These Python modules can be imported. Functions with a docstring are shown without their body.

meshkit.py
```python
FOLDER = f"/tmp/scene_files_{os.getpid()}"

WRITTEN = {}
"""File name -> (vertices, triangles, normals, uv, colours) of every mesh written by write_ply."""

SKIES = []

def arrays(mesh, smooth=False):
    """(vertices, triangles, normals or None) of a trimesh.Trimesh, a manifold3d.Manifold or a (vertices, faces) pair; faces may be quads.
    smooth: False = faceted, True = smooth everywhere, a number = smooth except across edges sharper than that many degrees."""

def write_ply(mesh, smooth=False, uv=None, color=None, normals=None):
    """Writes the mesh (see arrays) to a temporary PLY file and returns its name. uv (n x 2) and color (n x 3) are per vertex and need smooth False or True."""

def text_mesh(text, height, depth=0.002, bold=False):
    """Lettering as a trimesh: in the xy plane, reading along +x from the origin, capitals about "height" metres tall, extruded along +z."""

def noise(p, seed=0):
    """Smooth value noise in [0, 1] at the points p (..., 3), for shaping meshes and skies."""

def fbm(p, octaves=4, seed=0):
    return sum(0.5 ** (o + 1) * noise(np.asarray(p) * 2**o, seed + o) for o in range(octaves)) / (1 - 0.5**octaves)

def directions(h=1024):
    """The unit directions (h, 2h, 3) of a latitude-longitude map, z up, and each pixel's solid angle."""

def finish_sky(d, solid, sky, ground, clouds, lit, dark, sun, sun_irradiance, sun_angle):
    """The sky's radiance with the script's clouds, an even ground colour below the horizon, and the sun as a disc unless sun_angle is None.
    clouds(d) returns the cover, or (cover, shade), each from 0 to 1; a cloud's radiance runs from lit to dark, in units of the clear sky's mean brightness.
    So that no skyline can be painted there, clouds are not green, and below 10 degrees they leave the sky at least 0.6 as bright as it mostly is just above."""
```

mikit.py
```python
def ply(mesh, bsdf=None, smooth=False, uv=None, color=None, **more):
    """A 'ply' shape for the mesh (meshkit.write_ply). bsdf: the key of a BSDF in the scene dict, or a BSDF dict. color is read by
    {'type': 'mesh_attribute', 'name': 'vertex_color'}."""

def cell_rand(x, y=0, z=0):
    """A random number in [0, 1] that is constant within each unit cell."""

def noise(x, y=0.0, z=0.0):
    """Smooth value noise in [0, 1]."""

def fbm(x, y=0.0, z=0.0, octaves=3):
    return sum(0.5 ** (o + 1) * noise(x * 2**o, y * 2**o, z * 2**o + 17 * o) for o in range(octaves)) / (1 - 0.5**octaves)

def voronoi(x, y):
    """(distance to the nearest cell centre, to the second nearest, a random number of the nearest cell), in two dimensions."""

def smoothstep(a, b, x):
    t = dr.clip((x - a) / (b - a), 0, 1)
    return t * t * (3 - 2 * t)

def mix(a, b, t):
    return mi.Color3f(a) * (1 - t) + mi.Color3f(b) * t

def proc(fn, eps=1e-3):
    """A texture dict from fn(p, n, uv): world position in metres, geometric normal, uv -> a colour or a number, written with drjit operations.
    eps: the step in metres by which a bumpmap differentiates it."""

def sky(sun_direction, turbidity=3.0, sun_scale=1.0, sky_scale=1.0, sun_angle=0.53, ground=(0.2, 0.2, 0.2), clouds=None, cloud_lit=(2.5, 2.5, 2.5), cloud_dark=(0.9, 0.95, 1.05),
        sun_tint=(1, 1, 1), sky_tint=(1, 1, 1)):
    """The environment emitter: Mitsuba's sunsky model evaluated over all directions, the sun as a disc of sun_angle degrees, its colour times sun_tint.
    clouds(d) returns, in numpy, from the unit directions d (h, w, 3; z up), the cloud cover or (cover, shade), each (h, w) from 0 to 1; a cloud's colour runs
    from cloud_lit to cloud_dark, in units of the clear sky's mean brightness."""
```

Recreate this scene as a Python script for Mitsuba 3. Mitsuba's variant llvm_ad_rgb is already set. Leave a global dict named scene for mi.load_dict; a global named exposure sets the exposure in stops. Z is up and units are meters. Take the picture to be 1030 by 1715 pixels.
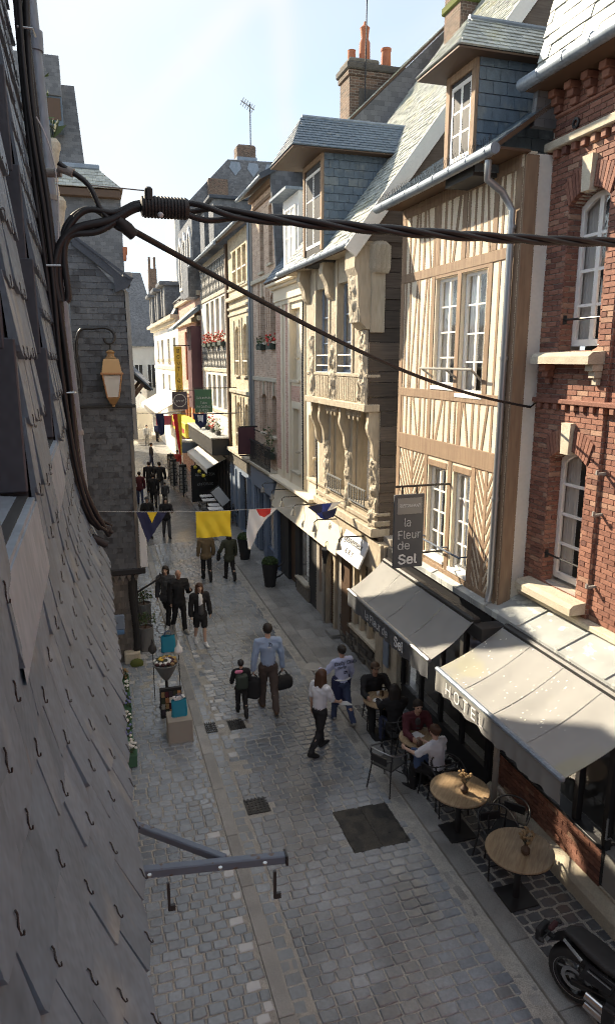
import math, random
import numpy as np, trimesh, drjit as dr, mitsuba as mi, mikit
import manifold3d as m3
from shapely.geometry import Polygon, box as sbox
from shapely.prepared import prep
from shapely import affinity
from meshkit import text_mesh, fbm as nfbm, noise as nnoise

T = mi.ScalarTransform4f
random.seed(7)
RNG = np.random.default_rng(7)
scene, labels, COUNT = {}, {}, {}

# ---------------------------------------------------------------- camera, sky, exposure
EYE = np.array([0.0, 0.0, 7.2])
YAW, PITCH = math.radians(17.218), math.radians(12.479)
LOOK = np.array([math.sin(YAW) * math.cos(PITCH), math.cos(YAW) * math.cos(PITCH), -math.sin(PITCH)])
scene['camera'] = {'type': 'perspective', 'fov': 48.24, 'fov_axis': 'x', 'near_clip': 0.05, 'far_clip': 3000.0,
                   'to_world': T().look_at(EYE.tolist(), (EYE + LOOK).tolist(), [0, 0, 1])}
SUN = np.array([-1.0, 1.4, 1.08])
def veil(d):
    q = d / np.maximum(d[..., 2:3], 0.06)
    wisp = nfbm(np.stack([q[..., 0] * 0.9 + 3, q[..., 1] * 0.35, q[..., 0] * 0], -1), 5, 3)
    trail = np.exp(-((q[..., 0] - 0.30 * q[..., 1] + 0.12 - .15 * wisp) / 0.05) ** 2) * 0.3 + np.exp(-((q[..., 0] + 0.25 * q[..., 1] - 0.95 - .2 * wisp) / 0.07) ** 2) * 0.3
    return np.clip(0.66 + 1.3 * (wisp - 0.45) + trail, 0, 1), np.clip(0.35 - 0.6 * (wisp - 0.4), 0, 1)
scene['sky'] = mikit.sky(SUN, turbidity=3.0, sun_scale=1.0, sky_scale=1.0, sun_angle=0.6, clouds=veil, cloud_lit=(1.46, 1.52, 1.56), cloud_dark=(1.0, 1.08, 1.14), sun_tint=(.93, 1.0, 1.10))
exposure = 3.12

# ---------------------------------------------------------------- helpers
def key_for(name):
    n = COUNT.get(name, 0)
    COUNT[name] = n + 1
    return name if n == 0 else f'{name}_{n:03d}'

class MB:
    """Collects shapes into one mesh; every added piece keeps one random pair as its uv."""
    def __init__(s):
        s.v, s.f, s.u, s.n = [], [], [], 0
    def add(s, v, f, r=None):
        v = np.asarray(v, float); f = np.asarray(f, int)
        if f.shape[1] == 4: f = np.vstack([f[:, [0, 1, 2]], f[:, [0, 2, 3]]])
        r = (random.random(), random.random()) if r is None else r
        s.v.append(v); s.f.append(f + s.n); s.u.append(np.tile(r, (len(v), 1))); s.n += len(v)
        return s
    def tm(s, m, r=None): return s.add(m.vertices, m.faces, r)
    def box(s, x0, x1, y0, y1, z0, z1, b=0.0, r=None):
        c, h = np.array([x0 + x1, y0 + y1, z0 + z1]) / 2, np.abs(np.array([x1 - x0, y1 - y0, z1 - z0])) / 2
        return s.obox(c, h, np.eye(3), b, r)
    def obox(s, c, h, R, b=0.0, r=None):
        """box with centre c, half sizes h, axes the rows of R, edges chamfered by b"""
        h = np.asarray(h, float); b = min(b, h.min() * 0.6)
        if b <= 0:
            v = np.array([[x, y, z] for x in (-1, 1) for y in (-1, 1) for z in (-1, 1)]) * h
            f = [[0, 1, 3, 2], [4, 6, 7, 5], [0, 4, 5, 1], [2, 3, 7, 6], [0, 2, 6, 4], [1, 5, 7, 3]]
            return s.add(v @ np.asarray(R) + c, f, r)
        v = []
        for sx in (-1, 1):
            for sy in (-1, 1):
                for sz in (-1, 1):
                    for k in range(3):
                        d = np.array([sx, sy, sz]) * (h - b); d[k] = (sx, sy, sz)[k] * h[k]; v.append(d)
        m = trimesh.convex.convex_hull(np.array(v))
        return s.add(m.vertices @ np.asarray(R) + c, m.faces, r)
    def bar(s, p, q, w, d=None, up=(0, 0, 1), b=0.0, r=None):
        p, q = np.asarray(p, float), np.asarray(q, float); L = np.linalg.norm(q - p); a = (q - p) / L
        u = np.asarray(up, float); u = u - a * (u @ a)
        if np.linalg.norm(u) < 1e-6: u = np.array([1.0, 0, 0]) - a * a[0]
        u /= np.linalg.norm(u); w2 = np.cross(a, u)
        return s.obox((p + q) / 2, [L / 2, w / 2, (d or w) / 2], np.array([a, w2, u]), b, r)
    def tube(s, pts, rad, n=8, r=None, cap=True):
        p = np.asarray(pts, float); t = np.gradient(p, axis=0); t /= np.linalg.norm(t, axis=1, keepdims=True) + 1e-12
        rad = np.broadcast_to(rad, (len(p),)).astype(float)
        u = np.cross(t[0], [0, 0, 1.0] if abs(t[0][2]) < 0.9 else [1.0, 0, 0]); ang = np.arange(n) * 2 * np.pi / n; V = []
        for i in range(len(p)):
            u = u - t[i] * (u @ t[i]); u /= np.linalg.norm(u) + 1e-12; w = np.cross(t[i], u)
            V.append(p[i] + rad[i] * (np.cos(ang)[:, None] * u + np.sin(ang)[:, None] * w))
        V = np.vstack(V); F = []
        for i in range(len(p) - 1):
            for j in range(n):
                F.append([i * n + j, i * n + (j + 1) % n, (i + 1) * n + (j + 1) % n, (i + 1) * n + j])
        F = np.array(F); F = np.vstack([F[:, [0, 1, 2]], F[:, [0, 2, 3]]])
        if cap:
            k = len(V); V = np.vstack([V, p[0], p[-1]]); j = np.arange(n); e = (len(p) - 1) * n
            F = np.vstack([F, np.stack([(j + 1) % n, j, j * 0 + k], 1), np.stack([e + j, e + (j + 1) % n, j * 0 + k + 1], 1)])
        return s.add(V, F, r)
    def lathe(s, prof, c=(0, 0, 0), n=20, r=None, R=None, cap=True):
        """prof: (radius, height) pairs, bottom to top, closed with caps"""
        prof = np.array(prof, float); ang = np.arange(n) * 2 * np.pi / n
        V = np.stack([np.outer(prof[:, 0], np.cos(ang)), np.outer(prof[:, 0], np.sin(ang)), np.repeat(prof[:, 1:2], n, 1)], -1).reshape(-1, 3)
        F = []; m = len(prof)
        for i in range(m - 1):
            for j in range(n): F.append([i * n + j, i * n + (j + 1) % n, (i + 1) * n + (j + 1) % n, (i + 1) * n + j])
        F = np.array(F); F = np.vstack([F[:, [0, 1, 2]], F[:, [0, 2, 3]]]); k = len(V)
        V = np.vstack([V, [[0, 0, prof[0, 1]], [0, 0, prof[-1, 1]]]]); j = np.arange(n)
        if cap: F = np.vstack([F, np.stack([(j + 1) % n, j, j * 0 + k], 1), np.stack([(m - 1) * n + j, (m - 1) * n + (j + 1) % n, j * 0 + k + 1], 1)])
        if R is not None: V = V @ np.asarray(R)
        return s.add(V + np.asarray(c, float), F, r)
    def ball(s, c, rad, sub=1, r=None):
        m = trimesh.creation.icosphere(sub, 1.0); return s.add(m.vertices * np.asarray(rad, float) + np.asarray(c, float), m.faces, r)
    def ext(s, poly, d, fn, r=None):
        """shapely polygon extruded by d; fn maps (u, v, depth) columns to points"""
        for g in getattr(poly, 'geoms', [poly]):
            if g.is_empty or g.area < 1e-7 or g.geom_type != 'Polygon': continue
            m = trimesh.creation.extrude_polygon(g, d, engine='earcut'); v = m.vertices
            s.add(np.stack(fn(v[:, 0], v[:, 1], v[:, 2]), 1), m.faces, r)
        return s
    def quad(s, a, b, c, d, r=None): return s.add([a, b, c, d], [[0, 1, 2, 3]], r)
    def arrays(s): return np.vstack(s.v), np.vstack(s.f), np.vstack(s.u)

def put(name, mb, m, smooth=False, where=None, label=None, kind=None):
    k = key_for(name)
    if isinstance(mb, MB):
        v, f, u = mb.arrays()
        if where is not None: v = v @ where[0].T + where[1]
        scene[k] = mikit.ply((v, f), m, smooth, uv=u if smooth in (False, True) else None)
    else:
        scene[k] = mikit.ply(mb, m, smooth)
    if label or kind:
        labels[k] = {}
        if label: labels[k]['label'] = label
        if kind: labels[k]['kind'] = kind
    return k

def thing(name, label, cat, group=None, kind=None):
    k = key_for(name); labels[k] = {'label': label, 'category': cat}
    if group: labels[k]['group'] = group
    if kind: labels[k]['kind'] = kind
    return k
def ground_part(name): labels[name] = {'kind': 'structure'}; return name
def solo(name, label, cat, mb, m, smooth=False, group=None, kind=None):
    k = put(name, mb, m, smooth); labels[k] = {'label': label, 'category': cat}
    if group: labels[k]['group'] = group
    if kind: labels[k]['kind'] = kind
    return k

def rank(c, size=1.0):
    d = c - EYE; L = np.linalg.norm(d, axis=-1); return (d @ LOOK / L > 0.74) * size / L
def emit(holder, name, pieces, m, limit=300, rest=None):
    """pieces: (vertices, faces, random pair): the largest in view as parts, the others as one part"""
    if not pieces: return
    sc = np.array([rank(p[0].mean(0), math.sqrt(max(np.ptp(p[0], axis=0).prod() ** (2 / 3), 1e-6)) + 0.3 * np.ptp(p[0], axis=0).max()) for p in pieces]); order = np.argsort(-sc, kind='stable')
    for i in order[:limit]:
        v, f, r = pieces[i]; k = key_for(f'{holder}__{name}'); scene[k] = mikit.ply((v, f), m, False, uv=np.tile(r, (len(v), 1)))
    if len(order) > limit:
        b = MB()
        for i in order[limit:]: b.add(*pieces[i])
        put(f'{holder}__{rest or name + "_field"}', b, m, kind='stuff')

def prism(pts, n_off, O, U, V, N, t0, t1, bev=0.0):
    """a convex polygon in (u, v) as a low block from depth t0 to t1 along N, its top shrunk by bev"""
    pts = np.asarray(pts, float); k = len(pts); c = pts.mean(0); d = pts - c; L = np.linalg.norm(d, axis=1, keepdims=True)
    top = pts - d / np.maximum(L, 1e-9) * bev
    mid = pts
    rows = [(mid, t0), (mid, t1 - bev * 0.7), (top, t1)] if bev > 0 else [(mid, t0), (mid, t1)]
    P = np.vstack([O + q[:, :1] * U + q[:, 1:] * V + t * N for q, t in rows]); F = []
    for a in range(len(rows) - 1):
        for j in range(k):
            i0, i1 = a * k + j, a * k + (j + 1) % k
            F += [[i0, i1, i1 + k], [i0, i1 + k, i0 + k]]
    b = (len(rows) - 1) * k
    F += [[b, b + j, b + j + 1] for j in range(1, k - 1)]
    return P, np.array(F), (random.random(), random.random())

def courses(poly, w, h, joint=0.01, half=True, jit=0.0, u_off=0.0):
    """rectangles of a running bond clipped to the polygon: list of convex (k, 2) arrays"""
    x0, y0, x1, y1 = poly.bounds; out = []; P = prep(poly); row = 0; y = y0
    while y < y1 - 1e-6:
        x = x0 - (w / 2 if (row % 2 and half) else 0) - u_off - random.random() * jit * w
        while x < x1:
            ww = w * (1 + jit * (random.random() - 0.5)); q = (x + joint / 2, y + joint / 2, min(x + ww - joint / 2, x1 + 9), y + h - joint / 2); x += ww
            b = sbox(*q)
            if P.contains(b): out.append(np.array([[q[0], q[1]], [q[2], q[1]], [q[2], q[3]], [q[0], q[3]]]))
            elif P.intersects(b):
                g = poly.intersection(b)
                for gg in getattr(g, 'geoms', [g]):
                    if gg.geom_type == 'Polygon' and gg.area > 0.12 * w * h:
                        gg = gg if abs(gg.convex_hull.area - gg.area) < 0.04 * gg.area else gg.convex_hull.intersection(b)
                        c = np.array(gg.simplify(0.002).exterior.coords)[:-1]
                        if len(c) >= 3: out.append(c if Polygon(c).exterior.is_ccw else c[::-1])
        y += h; row += 1
    return out

def slates(poly, O, U, V, N, w, h, t=0.008, joint=0.006, jit=0.05):
    """slates hung in courses on the plane: lower edges stand proud of the course below"""
    out = []
    for c in courses(poly, w, h, joint, True, jit):
        j = t * (0.6 + 0.8 * random.random()); v0, v1 = c[:, 1].min(), c[:, 1].max()
        d = j + 0.006 + 0.012 * (v1 - c[:, 1]) / max(v1 - v0, 1e-6)
        base = O + c[:, :1] * U + c[:, 1:] * V; P = np.vstack([base, base + d[:, None] * N]); k = len(c); F = []
        for a in range(k): b = (a + 1) % k; F += [[a, b, b + k], [a, b + k, a + k]]
        F += [[k, k + a, k + a + 1] for a in range(1, k - 1)]
        out.append((P, np.array(F), (random.random(), random.random())))
    return out

# ---------------------------------------------------------------- materials
def P(name, color, rough=0.6, metal=0.0, spec=0.5, bump=None, **more):
    """one 'principled' material; color: rgb or fn(p, n, uv); rough: number or fn"""
    b = {'type': 'principled', 'base_color': {'type': 'rgb', 'value': list(color)} if not callable(color) else mikit.proc(color),
         'roughness': mikit.proc(rough) if callable(rough) else rough, 'metallic': metal, 'specular': spec, **more}
    if bump: b = {'type': 'bumpmap', 'arbitrary': mikit.proc(bump[0], eps=bump[2] if len(bump) > 2 else 2e-3), 'scale': bump[1], 'nested': b}
    scene[name] = {'type': 'twosided', 'nested': b}
    return name
N_, FBM, SS, MIX, VOR = mikit.noise, mikit.fbm, mikit.smoothstep, mikit.mix, mikit.voronoi

def c_sett(p, n, uv):
    c = MIX((.185, .21, .245), (.255, .283, .318), uv.x); c = MIX(c, (.19, .18, .165), SS(.88, 1, uv.y) * .5)
    damp = SS(.44, .60, FBM(p.x * .8, p.y * .55, 2)); return c * (1 - .32 * damp) * (0.72 + 0.56 * FBM(p.x * 30, p.y * 30, p.z * 30)) * (0.8 + .4 * N_(p.x * 1.3, p.y * 1.3, 5))
def r_sett(p, n, uv):
    damp = SS(.44, .60, FBM(p.x * .8, p.y * .55, 2)); return 0.25 - 0.14 * damp + .10 * uv.y
M_SETT = P('mat_sett', c_sett, r_sett, spec=.9, bump=(lambda p, n, uv: FBM(p.x * 45, p.y * 45, p.z * 45), .0035))
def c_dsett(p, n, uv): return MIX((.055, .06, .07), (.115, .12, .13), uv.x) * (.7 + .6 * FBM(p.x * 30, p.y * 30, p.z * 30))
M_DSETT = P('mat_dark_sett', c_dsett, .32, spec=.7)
def c_grout(p, n, uv):
    return MIX((.25, .245, .23), (.40, .385, .35), FBM(p.x * 9, p.y * 9, 1)) * (.7 + .6 * N_(p.x * 120, p.y * 120, 0))
M_GROUT = P('mat_grout', c_grout, .75)
def c_granite(p, n, uv):
    return MIX((.20, .20, .20), (.33, .325, .31), N_(p.x * 160, p.y * 160, p.z * 160)) * (.65 + .55 * FBM(p.x * 3, p.y * 3, 4)) * (.85 + .3 * uv.x)
M_GRANITE = P('mat_granite', c_granite, .45)
def c_slate(p, n, uv):
    c = MIX((.082, .116, .152), (.106, .142, .180), uv.x)
    c = MIX(c, (.24, .25, .23), SS(.58, .8, FBM(p.x * 6 + uv.y * 5, p.y * 6, p.z * 3)) * .45); c = MIX(c, (.17, .14, .11), SS(.72, .88, FBM(p.x * 3, p.y * 22, p.z * 3 + uv.y * 8)) * .35)
    return c * (.7 + .6 * FBM(p.x * 14 + uv.y * 9, p.y * 14, p.z * 5)) * (.9 + .25 * N_(p.x * 90, p.y * 90, p.z * 60))
M_SLATE = P('mat_slate', c_slate, .48)
def c_wslate(p, n, uv):
    """old wall slates, some of them black with damp"""
    c = MIX((.068, .076, .088), (.108, .116, .128), uv.x); black = SS(.47, .62, FBM(p.x * 5, 3 + p.y * 5, p.z * 4)) * SS(.3, .7, uv.y)
    return MIX(c, (.03, .03, .034), black * .85) * (.75 + .5 * FBM(p.x * 20, p.y * 20, p.z * 9))
M_WSLATE = P('mat_wall_slate', c_wslate, .55)
def c_sheenslate(p, n, uv):
    c = MIX((.26, .28, .265), (.44, .46, .42), uv.x); l = SS(.55, .75, FBM(p.x * 2.3, p.y * 2.3, p.z * 2.3))  # pale base puts the sun sheen of the roofs into the slate colour
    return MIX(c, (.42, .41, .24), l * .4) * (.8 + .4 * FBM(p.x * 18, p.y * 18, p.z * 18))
M_PALESETT = P('mat_pale_sett', (.42, .43, .44), .3, spec=.8)
M_SHEENSLATE = P('mat_sheen_slate', c_sheenslate, .42)
def c_brick(p, n, uv):
    c = MIX((.165, .072, .052), (.285, .135, .095), uv.x); c = MIX(c, (.34, .21, .15), SS(.82, 1, uv.y)); c = MIX(c, (.12, .055, .045), SS(.2, 0, uv.y) * .8)
    return c * (.75 + .5 * FBM(p.x * 25, p.y * 25, p.z * 25)) * (.8 + .4 * FBM(p.x * 1.2, p.y * 1.2, p.z * .7))
M_BRICK = P('mat_brick', c_brick, .8)
def pattern_brick(lo, hi, mortar, bw=.22, bh=.068):
    def fn(p, n, uv):
        u = dr.select(dr.abs(n.x) > .5, p.y, p.x); r = dr.floor(p.z / bh); uu = u / bw + .5 * (r - 2 * dr.floor(r / 2))
        fx, fz = uu - dr.floor(uu), p.z / bh - r; k = mikit.cell_rand(dr.floor(uu), r, 3)
        m = SS(.0, .05, fx) * SS(1, .95, fx) * SS(0, .14, fz) * SS(1, .86, fz)
        return MIX(mortar, MIX(lo, hi, k), m) * (.8 + .4 * FBM(p.x * 2, p.y * 2, p.z * 1.4))
    return fn
M_PALEBRICK = P('mat_pale_brick', pattern_brick((.40, .27, .19), (.58, .44, .33), (.55, .50, .42)), .85)
M_PINKBRICK = P('mat_pink_brick', pattern_brick((.44, .25, .19), (.56, .36, .28), (.52, .43, .36)), .85)
M_YELBRICK = P('mat_yellow_brick', pattern_brick((.44, .37, .25), (.60, .52, .38), (.50, .46, .38)), .85)
M_CHIMBRICK = P('mat_chimney_brick', pattern_brick((.075, .052, .04), (.17, .105, .075), (.24, .22, .18)), .85)
def c_plaster(p, n, uv):
    return MIX((.64, .55, .41), (.73, .65, .51), FBM(p.x * 4, p.y * 4, p.z * 3)) * (.92 + .14 * N_(p.x * 60, p.y * 60, p.z * 60)) * (.86 + .26 * FBM(p.x, p.y * 1.6, p.z * .6))
M_PLASTER = P('mat_plaster', c_plaster, .9)
def c_timber(p, n, uv):
    g = FBM(p.x * 30, p.y * 30 + uv.x * 40, p.z * 3 + uv.y * 30)
    return MIX((.19, .125, .082), (.335, .235, .155), g) * (.85 + .3 * uv.x)
M_TIMBER = P('mat_timber', c_timber, .75)
def c_oak(p, n, uv):
    g = FBM(p.x * 26, p.y * 26 + uv.x * 30, p.z * 4 + uv.y * 9)
    return MIX((.32, .27, .195), (.50, .435, .335), g) * (.85 + .25 * uv.x) * (.85 + .3 * FBM(p.x * 2, p.y * 2, p.z * 2))
M_OAK = P('mat_pale_oak', c_oak, .75, bump=(lambda p, n, uv: FBM(p.x * 22, p.y * 22, p.z * 8), .02))
def c_plank(p, n, uv):
    g = FBM(p.x * 3 + uv.x * 30, p.y * 3, p.z * 40)
    return MIX((.05, .038, .03), (.11, .085, .065), g) * (.6 + .8 * uv.x)
M_PLANK = P('mat_dark_plank', c_plank, .75)
def c_stone(p, n, uv):
    return MIX((.40, .35, .26), (.58, .53, .43), FBM(p.x * 5, p.y * 5, p.z * 5)) * (.85 + .25 * N_(p.x * 70, p.y * 70, p.z * 70)) * (.9 + .15 * uv.x)
M_STONE = P('mat_stone', c_stone, .85)
def c_rubble(p, n, uv):
    return MIX((.06, .055, .05), (.2, .18, .15), uv.x) * (.6 + .8 * FBM(p.x * 16, p.y * 16, p.z * 16))
M_RUBBLE = P('mat_rubble', c_rubble, .85)
def c_zinc(p, n, uv):
    return MIX((.17, .21, .26), (.29, .34, .40), FBM(p.x * 6, p.y * 6, p.z * 2.5)) * (.85 + .25 * N_(p.x * 50, p.y * 50, p.z * 20))
M_ZINC = P('mat_zinc', c_zinc, .5, metal=.35)
def c_dzinc(p, n, uv):
    return MIX((.035, .043, .058), (.075, .085, .105), FBM(p.x * 7, p.y * 7, p.z * 3)) * (.85 + .3 * N_(p.x * 60, p.y * 60, p.z * 40))
M_DZINC = P('mat_dark_zinc', c_dzinc, .55, metal=.2)
def c_lead(p, n, uv):
    w = FBM(p.x * 3.5, p.y * 3.5, 1); s = SS(.62, .7, FBM(p.x * 11, p.y * 7, 4))
    return MIX(MIX((.30, .32, .32), (.48, .50, .49), w), (.62, .64, .60), s * .8)
M_LEAD = P('mat_lead', c_lead, .5, metal=.2)
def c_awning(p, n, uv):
    c = MIX((.235, .236, .23), (.30, .30, .292), FBM(p.x * 2, p.y * 2, 3)) * (.84 + .16 * uv.x)  # low uv.x darkens the cloth: awning shade put into its colour
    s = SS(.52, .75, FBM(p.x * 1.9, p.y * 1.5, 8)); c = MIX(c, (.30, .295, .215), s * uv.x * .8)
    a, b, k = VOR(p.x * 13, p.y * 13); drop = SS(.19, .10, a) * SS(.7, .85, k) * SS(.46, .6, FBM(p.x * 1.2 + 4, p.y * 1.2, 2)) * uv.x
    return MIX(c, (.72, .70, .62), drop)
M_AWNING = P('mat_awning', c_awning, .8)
def c_table(p, n, uv):
    g = FBM(p.x * 5 + p.y * 5, (p.x - p.y) * 45, 1); return MIX((.22, .15, .085), (.40, .29, .18), g) * (.8 + .4 * FBM(p.x * 4, p.y * 4, 7))  # broad mottle puts dappled sun into the wood colour
M_TABLE = P('mat_table_wood', c_table, .4)
def c_shingle(p, n, uv):
    return MIX((.09, .082, .072), (.20, .18, .16), FBM(p.x * 25, p.y * 25 + uv.x * 9, p.z * 4)) * (.75 + .5 * uv.x)
M_SHINGLE = P('mat_shingle', c_shingle, .8)
def c_farslate(p, n, uv):
    u = dr.select(dr.abs(n.y) > .6, p.x, p.y); r = dr.floor(p.z / .13); uu = u / .2 + .5 * (r - 2 * dr.floor(r / 2)); fx, fz = uu - dr.floor(uu), p.z / .13 - r
    m = SS(0, .06, fx) * SS(0, .1, fz); return MIX((.09, .095, .105), (.155, .16, .17), mikit.cell_rand(dr.floor(uu), r, 1)) * (.6 + .4 * m) * (.7 + .6 * FBM(p.x, p.y, p.z))
M_FARSLATE = P('mat_far_slate', c_farslate, .5)
def c_farroad(p, n, uv):
    r = dr.floor(p.y / .16); uu = p.x / .22 + .5 * (r - 2 * dr.floor(r / 2)); fx, fy = uu - dr.floor(uu), p.y / .16 - r
    m = SS(0, .12, fx) * SS(1, .88, fx) * SS(0, .15, fy) * SS(1, .85, fy)
    return MIX((.09, .09, .085), MIX((.09, .095, .105), (.15, .155, .165), mikit.cell_rand(dr.floor(uu), r, 1)), m) * (.8 + .4 * FBM(p.x, p.y, 0))
M_FARROAD = P('mat_far_setts', c_farroad, lambda p, n, uv: .22 + .22 * SS(.3, .6, FBM(p.x * .7, p.y * .4, 2)))
def c_iron(p, n, uv): return MIX((.028, .029, .031), (.055, .052, .048), SS(.4, .7, FBM(p.x * 7, p.y * 7, p.z * 7))) * (.7 + .6 * N_(p.x * 140, p.y * 140, p.z * 140))
M_IRON = P('mat_iron', c_iron, .5, metal=.3)
def c_bluepaint(p, n, uv): return MIX(MIX((.085, .11, .155), (.13, .16, .21), FBM(p.x * 9, p.y * 9, p.z * 9)), (.10, .07, .055), SS(.72, .82, FBM(p.x * 22, p.y * 22, p.z * 22)))
M_BLUEPAINT = P('mat_blue_paint', c_bluepaint, .5)
def c_curtain(p, n, uv): return MIX((.36, .36, .35), (.58, .57, .54), FBM(p.y * 14, p.z * .6, p.x * 3))  # vertical streaks: fold shading put into the cloth colour
M_CURTAIN = P('mat_net_curtain', c_curtain, .9)
def c_leaf(p, n, uv): return MIX((.025, .05, .015), (.075, .12, .035), uv.x)
M_LEAF = P('mat_leaf', c_leaf, .6)
def c_render(p, n, uv): return MIX((.64, .61, .55), (.76, .74, .68), FBM(p.x * 1.5, p.y * 1.5, p.z)) * (.95 + .08 * N_(p.x * 30, p.y * 30, p.z * 30))
M_RENDER = P('mat_pale_render', c_render, .9)

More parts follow.
